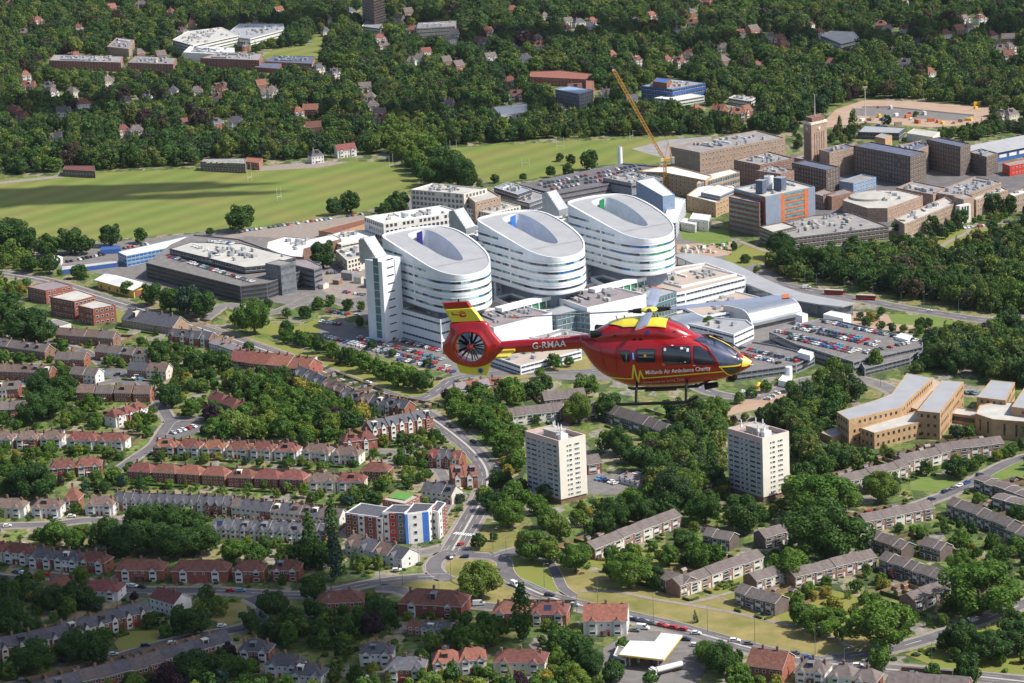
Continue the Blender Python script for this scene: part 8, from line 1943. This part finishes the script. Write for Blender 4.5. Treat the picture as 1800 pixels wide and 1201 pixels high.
for pts, nm in W4:
 patch('window_seal',rounded([(p[0],p[1]) for p in [(a + (1.0 if a > sum(q[0] for q in pts) / len(pts) else -1.0),b + (1 if b > sum(q[1] for q in pts) / len(pts) else -1)) for a,b in pts]],2.5),pod_side,'heli_black',.006)
 patch(nm, rounded(pts, 2.2), pod_side, 'heli_glass', .014)
patch('door_outline', strip([(1216.5, 606), (1218.5, 645)], .7), pod_side, 'decal_red', .012)
for a,b in (((1160,606),(1162,650)),((1085,607),(1084,655)),((1162,605.5),(1218,604)),((1162,650),(1216,646)),((1054,602),(1066,652)),((1155,612),(1155,640)),((1218.5,645),(1262,643.5)),((1110,676),(1250,668))): patch('panel_seam',strip([a,b],.5),pod_side,'heli_seam',.012)
# things seen through the cabin windows: seats, rails, kit
for a,b,c_,d_,mt in ((1203,611,1206,637,'decal_white'),(1207,612,1211,618,'decal_white'),(1196,610,1201,614,'decal_white'),(1167,611.5,1171,617,'decal_white'),(1132,623,1136,628,'canopy_yellow'),(1122,627,1149,628,'blade_grey'),(1121,620,1149,621,'blade_grey'),(1100,622,1102,632,'blade_grey'),(1196,617,1197,638,'blade_grey')):
 patch('cabin_kit', [(a, b), (c_, b), (c_, d_), (a, d_)], pod_side, mt, .017, cuts=0, mirror=False)
patch('blue_badge',rounded([(1109,618.5),(1116,618.5),(1116,634),(1109,634)],2),pod_side,'decal_blue',.014); patch('badge_mark',[(1111.5,620),(1114,620),(1115,632),(1112.5,632)],pod_side,'sky_light' if 'sky_light' in MAT else mat('sky_light',(.45,.7,.85),.4).name,.02)
WS = [(1219,594.5),(1232,591.5),(1246.7,591.3),(1256,594.8),(1268,600),(1280,607),(1290,614),(1298,621),(1304,627),(1306,632),(1304.5,637),(1299,640.5),(1265,642.8),(1257.8,629),(1243,608),(1231,600.8)]
patch('windscreen', WS, pod_side, 'heli_windscreen', .045, cuts=6, ys=.6)
patch('screen_pillar', strip([(1232, 601.5), (1244, 608.5), (1258, 629), (1265.5, 643)], 1.2), pod_side, 'heli_red', .055)
# yellow nose, chin glass and the trims
patch('nose_cone',[(1304,622.5),(1308,625),(1316,630),(1321.5,635),(1320,639.5),(1313,643.5),(1304,644.5),(1305,640),(1307.5,636),(1307.5,630)],pod_side,'heli_yellow',.05,cuts=4,ys=.3)
strips('nose_trim', [(1264, 644.6), (1285, 643.5), (1298, 642), (1304, 639.8)], 2.6, pod_side, 'heli_yellow', .05)
patch('chin_window', [(1272, 647), (1290, 646.2), (1303, 646), (1297, 653), (1289, 656.3), (1279, 654)], pod_side, 'heli_glass', .035, cuts=4, ys=.4)
strips('nose_trim', [(1264.5, 643.5), (1270, 650), (1279, 658), (1288, 660)], 2.0, pod_side, 'heli_yellow')
strips('side_stripe', [(1068, 661.5), (1080, 664), (1096, 665.4), (1112, 666)], 1.9, pod_side, 'heli_yellow')
strips('heartbeat_stripe', [(1112, 666.5), (1114, 641.5)], 2.8, pod_side, 'heli_yellow', .022)
strips('heartbeat_stripe', [(1114, 641), (1123, 672)], 2.8, pod_side, 'heli_yellow', .024)
strips('heartbeat_stripe', [(1122.5, 672.5), (1125.6, 651.5)], 2.8, pod_side, 'heli_yellow', .026)
strips('heartbeat_stripe', [(1125, 651), (1131.5, 665.5)], 2.8, pod_side, 'heli_yellow', .028)
strips('side_stripe', [(1131, 664.8), (1160, 662.6), (1200, 659.3), (1240, 655.8), (1272, 653)], 1.9, pod_side, 'heli_yellow')
# yellow top of the cowling, wrapped over both sides
bm = MB(); xs_ = np.linspace(Hl(1070, 575).x, Hl(1175, 562).x, 40)
S_ = stations(CW); cx_, ct_, cb_, cw_ = [np.array([s[k] for s in S_]) for k in range(4)]
prev = None
for x in xs_:
 zt = np.interp(x, cx_, ct_); zb = np.interp(x, cx_, cb_); w = np.interp(x, cx_, cw_); zc = zb + (zt - zb) * .35
 dropf = .34 * min(1, (x - xs_[0] + .05) / .9)
 ang = np.linspace(math.pi / 2 - .15 - .78 * min(1, (x - xs_[0] + .12) / .8), math.pi / 2 + .15 + .78 * min(1, (x - xs_[0] + .12) / .8), 25)
 rowp = [(x,(w + .03) * math.copysign(abs(math.cos(a)) ** (2 / 2.8),math.cos(a)),zc + (zt + .035 - zc) * abs(math.sin(a)) ** (2 / 2.8)) for a in ang]
 if prev:
  for k in range(24): bm.quad(prev[k], rowp[k], rowp[k + 1], prev[k + 1])
 prev = rowp
bm.build('cowling_top', 'heli_yellow', rt, smooth=True)
for (u, v, m_) in ((1081, 590.5, 'heli_black'), (1186, 583, 'heli_black'), (1115, 597, 'exhaust_black'), (1126, 597, 'exhaust_black')):
 patch('vent', rounded([(u - 3, v - 1.6), (u + 3, v - 1.6), (u + 3, v + 1.6), (u - 3, v + 1.6)], 1.5), cowl_side, m_, .01, ys=.6)
patch('beacon_badge', rounded([(1135, 581), (1141, 581), (1141, 588), (1135, 588)], 3), cowl_side, 'decal_blue', .012, ys=.6)
for u,v in ((1199,591),(1206,590.6),(1182,607)): patch('roof_light',rounded([(u - 2,v - .8),(u + 2,v - .8),(u + 2,v + .8),(u - 2,v + .8)],.8),pod_side,'decal_white',.02,cuts=0)
patch('door_handle', rounded([(1163, 638), (1170, 638), (1169.5, 643), (1164, 643)], 2), pod_side, 'clad_orange', .012)
patch('door_handle', rounded([(1218, 642), (1223, 641.6), (1223, 643.4), (1218, 643.6)], .8), pod_side, 'render_pink', .012)
# exhausts
for s in (-1, 1):
 q = Hl(1042, 588, -.42); q.y = s * .42
 m2 = MB(); m2.tube((q.x + .4,q.y,q.z),(q.x - .06,q.y + s * .05,q.z + .02),.12,.145,18); m2.build('exhaust_pipe','heli_black',rt,smooth=False)
 m2 = MB(); m2.tube((q.x - .05,q.y + s * .05,q.z + .02),(q.x - .075,q.y + s * .055,q.z + .02),.12,.12,18); m2.build('exhaust_opening','exhaust_black',rt)
# tail boom
TB_ = [(866,602,625,.1),(880,600.5,624,.17),(898,599,622,.2),(915,597.5,620,.2),(950,595,618,.2),(985,592,615.5,.21),(1010,590,613.5,.23),(1030,588,612.5,.28)]
boom, boom_side = loft('tail_boom', stations(TB_), 2.3, 'heli_red', rt, nth=28, nx=30, belt=.5)
# shrouded tail rotor
cenT = Hl(828.4, 608.1);
OUT = [(794,567),(850,563.8),(864,581),(878,597),(886,606),(884,616),(874,627),(862,637.5),(850,643),(832,645.5),(812,641.5),(797,635.5),(785,625),(779.5,617),(778.5,606),(785,594),(792,579)]
outl = [Hl(u, v) for u, v in [tuple(p) for p in smooth_ring(OUT, 4)]]; o2 = resample([Vector((p.x, p.z)) for p in outl], Vector((cenT.x, cenT.z)), 72)
RIN = .56
prof = [(0, 0), (.0, .05), (.04, .10), (.16, .15), (.45, .19), (.66, .215), (.74, .25), (.84, .285), (.93, .28), (.98, .24), (1.0, .18), (1.0, 0)]
mb = MB(); nP = len(prof)
for k in range(72):
 d = (o2[k] - Vector((cenT.x, cenT.z))); Ro = d.length; d.normalize()
 for s_, t in prof:
  rr = Ro + (RIN - Ro) * s_; mb.v.append((cenT.x + d.x * rr, -t, cenT.z + d.y * rr))
 for s_, t in prof[::-1]:
  rr = Ro + (RIN - Ro) * s_; mb.v.append((cenT.x + d.x * rr, t, cenT.z + d.y * rr))
M_ = 2 * nP
for k in range(72):
 j = (k + 1) % 72
 for q in range(M_):
  r_ = (q + 1) % M_; mb.f.append((k * M_ + q, j * M_ + q, j * M_ + r_, k * M_ + r_)); mb.m.append(0)
bmm = mb.build('tail_shroud', 'heli_red', rt, smooth=True)
b_ = bmesh.new(); b_.from_mesh(bmm.data); bmesh.ops.remove_doubles(b_,verts=b_.verts[:],dist=.0005); bmesh.ops.recalc_face_normals(b_,faces=b_.faces[:]); b_.to_mesh(bmm.data); b_.free()
hub = MB();
hub.tube((cenT.x,-.24,cenT.z),(cenT.x,.1,cenT.z),.13,.15,20); hub.tube((cenT.x,-.30,cenT.z),(cenT.x,-.24,cenT.z),.06,.13,20); hub.build('tail_rotor_hub','heli_red',rt,smooth=False)
for k in range(10):
 a = k * 2 * math.pi / 10 + .2 + (.12 if k % 2 else -.08); m2 = MB(); c, s = math.cos(a), math.sin(a)
 X = Matrix(((c, 0, -s, cenT.x), (0, 1, 0, -.05), (s, 0, c, cenT.z), (0, 0, 0, 1))) @ Matrix.Rotation(R(58), 4, 'X')
 m2.box(.12, -.014, -.05, .53, .014, .05, 0, X); m2.build('tail_rotor_blade', 'heli_black', rt)
for k in range(10):
 a = k * 2 * math.pi / 10 + .45; m2 = MB(); c, s = math.cos(a), math.sin(a)
 m2.tube((cenT.x + .1 * c,.08,cenT.z + .1 * s),(cenT.x + .57 * c,.08,cenT.z + .57 * s),.018 if k else .035,n=6); m2.build('stator_vane','heli_black',rt)
def plate(name, pts, t, material, y0=0.0):
 ply = ccw([Vector((p.x, p.z)) for p in [Hl(u, v, y0) for u, v in pts]]); m2 = MB(); n = len(ply); c = sum(ply, Vector((0, 0))) / n
 inn = [c + (p - c) * .86 for p in ply]
 for s in (-1, 1):
  f = [(p.x, y0 + s * t / 2, p.y) for p in inn]; m2.poly(f if s < 0 else f[::-1])
  for k in range(n):
   a, b, ia, ib = ply[k], ply[(k + 1) % n], inn[k], inn[(k + 1) % n]
   q = [(a.x, y0, a.y), (b.x, y0, b.y), (ib.x, y0 + s * t / 2, ib.y), (ia.x, y0 + s * t / 2, ia.y)]; m2.quad(*(q if s < 0 else q[::-1]))
 return m2.build(name, material, rt)
plate('upper_fin', [(777.5, 531.5), (823.5, 528.8), (830.5, 539.5), (780.5, 542.5)], .16, 'heli_red')
plate('upper_fin_panel', [(780.8, 542.6), (831, 539.4), (842, 552), (850.5, 564.5), (793.6, 567.2)], .22, 'heli_yellow')
plate('lower_fin', [(800.5, 635), (864, 637), (860, 648), (856, 660.3), (826, 658.5), (808.5, 655)], .18, 'heli_yellow')
def flat_decal(name, pts, y, material):
 ply = ccw([Vector((p.x,p.z)) for p in [Hl(u,v,y) for u,v in pts]]); m2 = MB(); m2.poly([(p.x,y,p.y) for p in ply]); return m2.build(name,material,rt)
flat_decal('helicopter_emblem', [(807, 553), (811, 550.2), (817, 550.5), (820.5, 555.5), (816, 558.2), (809, 557.5)], -.125, 'decal_red')
flat_decal('helicopter_emblem',[(796,552.3),(808,553.2),(808,554.8),(797,554.3)],-.126,'decal_red'); flat_decal('helicopter_emblem',[(793,548.5),(795,549),(798.5,554.8),(795.5,554.3)],-.126,'decal_red'); flat_decal('helicopter_emblem',[(803,550.2),(812,547.2),(820,550),(811.5,549.2)],-.126,'decal_red'); flat_decal('helicopter_emblem',[(811,552),(816,551.6),(818.5,554),(812,554.5)],-.128,'heli_yellow')
sc0 = Hl(844.5, 652, -.11)
for a in (0, 60, 120):
 c, s = math.cos(R(a + 90)), math.sin(R(a + 90)); m2 = MB(); L_, w = .105, .028
 m2.quad(*[(sc0.x + c * p - s * q,-.108 - a * .00002,sc0.z + s * p + c * q) for p,q in ((-L_,-w),(L_,-w),(L_,w),(-L_,w))]); m2.build('medical_star','decal_blue',rt)
# stabiliser: its near half comes towards the viewer
for s in (-1, 1):
 A, B_ = Hl(887, 613.5), Hl(908, 612.5); m2 = MB()
 c0,c1 = Vector((A.x,s * .15,A.z)),Vector((B_.x,s * .15,B_.z)); t0,t1 = Vector((A.x - .02,s * 1.25,A.z - .02)),Vector((A.x + .46,s * 1.25,A.z - .02)); th = .035
 for zz in (-th, th):
  q = [c0 + Vector((0, 0, zz)), c1 + Vector((0, 0, zz)), t1 + Vector((0, 0, zz)), t0 + Vector((0, 0, zz))]; m2.quad(*(q if zz * s > 0 else q[::-1]))
 for a,b in ((c0,c1),(c1,t1),(t1,t0),(t0,c0)): m2.quad(a + Vector((0,0,-th)),b + Vector((0,0,-th)),b + Vector((0,0,th)),a + Vector((0,0,th)))
 m2.build('stabiliser', 'heli_yellow', rt)
# lettering
def text(body, a, b, side, material, off, bold=.012, width=None, name='lettering', ys=.85, flat=None):
 cu = bpy.data.curves.new('t', 'FONT'); cu.body = body; cu.size = 1; cu.offset = bold; cu.resolution_u = 2
 ob = bpy.data.objects.new('t', cu); COL.objects.link(ob); bpy.context.view_layer.update()
 me = bpy.data.meshes.new_from_object(ob.evaluated_get(bpy.context.evaluated_depsgraph_get())); bpy.data.objects.remove(ob)
 co = np.zeros(len(me.vertices) * 3); me.vertices.foreach_get('co', co); co = co.reshape(-1, 3); x0, x1 = co[:, 0].min(), co[:, 0].max()
 y = -ys
 for _ in range(6): P0 = Hl(*a, y); y = -side(P0.x, P0.z)
 for _ in range(6): P1 = Hl(*b, y); y = -side(P1.x, P1.z)
 d = Vector((P1.x - P0.x, P1.z - P0.z)); k = d.length / (x1 - x0); e = d.normalized(); hsc = k * (width or 1)
 for i in range(len(co)):
  s, t = (co[i, 0] - x0) * k, co[i, 1] * hsc; x, z = P0.x + e.x * s - e.y * t * .0, P0.z + e.y * s + t
  co[i] = (x, -(side(x, z) + off), z)
 me.vertices.foreach_set('co', co.ravel()); me.materials.clear(); me.materials.append(MAT[material]); me.update()
 b2 = bmesh.new(); b2.from_mesh(me); b2.normal_update()
 for f in b2.faces:
  if f.normal.y > 0: f.normal_flip()
 b2.to_mesh(me); b2.free()
 return obj(name, me, rt)
text('Midlands Air Ambulance Charity', (1135.5, 658.0), (1249.5, 650.0), pod_side, 'decal_white', .022, .006, 1.2)
text('Saving Lives by Saving Time', (1131, 673.5), (1203, 668.0), pod_side, 'render_pink', .02, .0)
text('G-RMAA', (936.5, 613.6), (995.5, 608.8), boom_side, 'decal_white', .02, .004, 1.0, ys=.2)
text('www.midlandsairambulance.com', (930, 597.8), (1002, 593.4), boom_side, 'render_pink', .02, .0, .8, ys=.15)
# rotor mast, hub and blades
hb = Hl(1142, 548); mt = MB(); ms0 = Hl(1142, 566)
mt.tube((ms0.x,0,ms0.z - .1),(hb.x,0,hb.z),.10,.09,14); mt.tube((ms0.x,0,ms0.z + .05),(ms0.x,0,ms0.z + .13),.26,.2,18); mt.build('mast','heli_black',rt)
for a in (0, 120, 240):
 m2 = MB(); c,s = math.cos(R(a + 20)),math.sin(R(a + 20)); m2.tube((ms0.x + .2 * c,.2 * s,ms0.z + .1),(hb.x + .16 * c,.16 * s,hb.z - .02),.025,n=6); m2.build('pitch_link','metal_grey',rt)
m2 = MB();
for i in range(6):
 r0,r1 = .34 * math.cos(i / 6 * 1.57),.34 * math.cos((i + 1) / 6 * 1.57); z0,z1 = .08 + .09 * math.sin(i / 6 * 1.57),.08 + .09 * math.sin((i + 1) / 6 * 1.57)
 for k in range(28):
  a0, a1 = 2 * math.pi * k / 28, 2 * math.pi * (k + 1) / 28
  m2.quad((hb.x + r0 * math.cos(a0),r0 * math.sin(a0),hb.z + z0),(hb.x + r0 * math.cos(a1),r0 * math.sin(a1),hb.z + z0),(hb.x + r1 * math.cos(a1),r1 * math.sin(a1),hb.z + z1),(hb.x + r1 * math.cos(a0),r1 * math.sin(a0),hb.z + z1))
m2.tube((hb.x, 0, hb.z - .02), (hb.x, 0, hb.z + .08), .2, .33, 20)
m2.build('rotor_cap', 'heli_yellow', rt, smooth=True)
BL = 5.35; AZ0, ROLLD, PITD, CONE = -82.0, 4.6, -.6, 1.4
TD = Matrix.Rotation(R(-ROLLD), 4, 'X') @ Matrix.Rotation(R(PITD), 4, 'Y')
for k in range(4):
 X = Matrix.Translation(hb + Vector((0,0,.05))) @ TD @ Matrix.Rotation(R(AZ0 + 90 * k),4,'Z') @ Matrix.Rotation(R(-CONE),4,'Y') @ Matrix.Rotation(R(12),4,'X')
 m2 = MB(); m2.box(.12,-.06,-.05,.8,.06,.05,0,X); m2.tube(X @ Vector((.3,0,0)),X @ Vector((.62,0,0)),.11,.08,10); grip = m2.build('blade_grip','heli_black',rt)
 m2 = MB(); secs = [(.75, .08, .025), (1.1, .18, .035), (1.6, .22, .03), (BL * .86, .22, .024), (BL * .965, .2, .018), (BL, .1, .01)]; pr = None
 for xx, hw, th in secs:
  sw = -.10 if xx >= BL else 0
  rg_ = [X @ Vector((xx,yy + sw,zz)) for yy,zz in ((-hw,0),(-hw * .4,th),(hw * .5,th * .9),(hw,0),(hw * .5,-th * .6),(-hw * .4,-th * .6))]
  if pr:
   for q in range(6): m2.quad(pr[q], rg_[q], rg_[(q + 1) % 6], pr[(q + 1) % 6])
  pr = rg_
 m2.poly(pr); m2.build('rotor_blade', 'blade_grey', rt)
 m2 = MB(); m2.box(BL - .42, -.21, -.02, BL - .16, .21, .03, 0, X); m2.build('blade_tip', 'clad_orange', rt)
# skids, struts, steps
def skid(s):
 y = s * 1.12; a, b, c = Hl(1092, 709, -1.12), Hl(1208, 709.3, -1.12), Hl(1228, 702, -1.12); zz = (a.z + b.z) / 2
 m2 = MB(); m2.tube((a.x,y,zz + .0),(b.x,y,zz),.06,n=10); m2.tube((b.x - .02,y,zz),(c.x,y,zz + .2),.06,.05,10); m2.tube((a.x,y,zz),(a.x - .2,y,zz + .05),.06,.04,10); m2.build('skid','heli_black',rt)
 m2 = MB(); m2.box(a.x + .9, y - s * .32, zz + .42, b.x - .4, y - s * .14, zz + .46); m2.build('boarding_step', 'heli_black', rt)
 for u in (1117, 1205):
  q = Hl(u,700,-1.12); m2 = MB(); m2.tube((q.x,y,zz),(q.x + .02,y - s * .14,zz + .45),.05,.05,8); m2.tube((q.x + .02,y - s * .14,zz + .45),(q.x + .03,y - s * .6,zz + .85),.05,.06,8); m2.build('skid_strut','heli_black',rt)
 return zz
zz = skid(-1); skid(1)
for u in (1117, 1205):
 q = Hl(u, 690, -.6); m2 = MB(); m2.tube((q.x + .03, -.62, zz + .86), (q.x + .03, .62, zz + .86), .07, n=10); m2.build('cross_tube', 'heli_black', rt)
q = Hl(1287, 663); m2 = MB()
for i in range(8):
 a0, a1 = math.pi * i / 8, math.pi * (i + 1) / 8
 for k in range(16):
  t0,t1 = 2 * math.pi * k / 16,2 * math.pi * (k + 1) / 16; f = lambda a,t: (q.x + .2 * math.sin(a) * math.cos(t),.2 * math.sin(a) * math.sin(t),q.z + .18 * math.cos(a)); m2.quad(f(a0,t0),f(a1,t0),f(a1,t1),f(a0,t1))
m2.tube((q.x, 0, q.z), (q.x - .05, 0, q.z + .35), .1, n=10); m2.build('camera_ball', 'heli_black', rt, smooth=True)
q = Hl(1252,674); m2 = MB(); m2.tube((q.x - .25,-.2,q.z - .06),(q.x + .25,-.2,q.z - .0),.13,.1,12); m2.build('landing_light','heli_black',rt)
q = Hl(1296, 607); m2 = MB()
for a, b in (((1254, 592), (1271, 597)), ((1286, 607.5), (1303, 618))):
 p0, p1 = Hl(*a, 0), Hl(*b, 0); m2.tube((p0.x, .02, p0.z + .06), (p1.x, .02, p1.z + .06), .03, n=6)
m2.build('wiper', 'heli_black', rt)
m2 = MB(); tp = [Hl(u, v) for u, v in ((1247, 591.5), (1256, 595), (1268, 600.5), (1280, 607), (1291, 614), (1301, 621))]
for a, b in zip(tp, tp[1:]): m2.quad((a.x, -.05, a.z + .025), (b.x, -.05, b.z + .025), (b.x, .05, b.z + .025), (a.x, .05, a.z + .025))
m2.build('centre_pillar', 'heli_yellow', rt)
q = Hl(1320, 640); m2 = MB(); m2.tube((q.x - .3, -.12, q.z - .02), (q.x + .1, -.12, q.z), .03, n=6); m2.build('pitot_tube', 'clad_white', rt)
for u, v in ((1100, 561), (1086, 562), (1158, 560)):
 q = Hl(u, v); m2 = MB(); m2.tube((q.x, 0, q.z - .05), (q.x - .06, 0, q.z + .16), .02, n=5); m2.build('antenna', 'heli_black', rt)
q = Hl(806, 529.5); m2 = MB(); m2.tube((q.x, 0, q.z - .02), (q.x, 0, q.z + .09), .04, .03, 8); m2.build('tail_beacon', 'heli_black', rt)
for tip in range(4):
 X = HM @ Matrix.Translation(hb + Vector((0, 0, .05))) @ TD @ Matrix.Rotation(R(AZ0 + 90 * tip), 4, 'Z') @ Matrix.Rotation(R(-CONE), 4, 'Y')
 print('BLADE', tip, [round(c) for c in PX(X @ Vector((BL, 0, 0)))])
a, b = Hl(1092, 709, -1.12), Hl(1208, 709.3, -1.12); print('SKIDZ', a.z, b.z, 'len', b.x - a.x, 'body', Hl(1322, 637).x - Hl(778, 606).x)
# ------------------------------------------------------------------ clouds above the camera, and thin haze
import mathutils.noise as mn
mat('cloud', (0.85, 0.86, 0.88), 1.0, 0.03, 0.01)
def cloud(u, v, rx, ry, seed, alt=950, rz=0):
 g = G(u, v); k = alt / SUN_V.z; c = g + SUN_V * k
 bm = bmesh.new(); bmesh.ops.create_icosphere(bm, subdivisions=5, radius=1)
 for vt in bm.verts:
  p = vt.co.copy(); n = mn.fractal(Vector((p.x * 1.6 + seed, p.y * 1.6, p.z)), .8, 2.2, 5)
  m_ = 1 + n * .55; vt.co = Vector((p.x * rx * m_, p.y * ry * m_, (p.z if p.z > 0 else p.z * .35) * 45 * m_))
 me = bpy.data.meshes.new('cloud'); bm.to_mesh(me); bm.free(); me.materials.append(MAT['cloud'])
 o = obj('cloud', me, None, 'structure'); o.location = c; o.rotation_euler.z = R(rz)
for a in [(180,1120,130,60,1),(400,1140,76,42,5),(60,1010,60,26,2),(300,1030,70,16,9),(60,345,70,40,3),(240,332,90,16,8),(330,345,60,10,4),(60,200,90,60,6),(560,45,120,60,7),(1000,70,130,60,10),(1560,70,200,70,11),(800,205,120,40,13)]:
 if a[2] > 5: cloud(*a)
hm_ = bpy.data.materials.new('haze'); n_,l_ = nodes(hm_); n_.clear(); pv = n_.new('ShaderNodeVolumePrincipled'); pv.inputs['Color'].default_value = (.78,.86,1,1); pv.inputs['Density'].default_value = .00001; pv.inputs['Anisotropy'].default_value = .3
ou = n_.new('ShaderNodeOutputMaterial'); l_.new(pv.outputs[0], ou.inputs['Volume']); MAT['haze'] = hm_
hz = MB(); hz.box(-2600, -200, -1, 2600, 5200, 400); o = hz.build('haze', 'haze', None, kind='stuff')
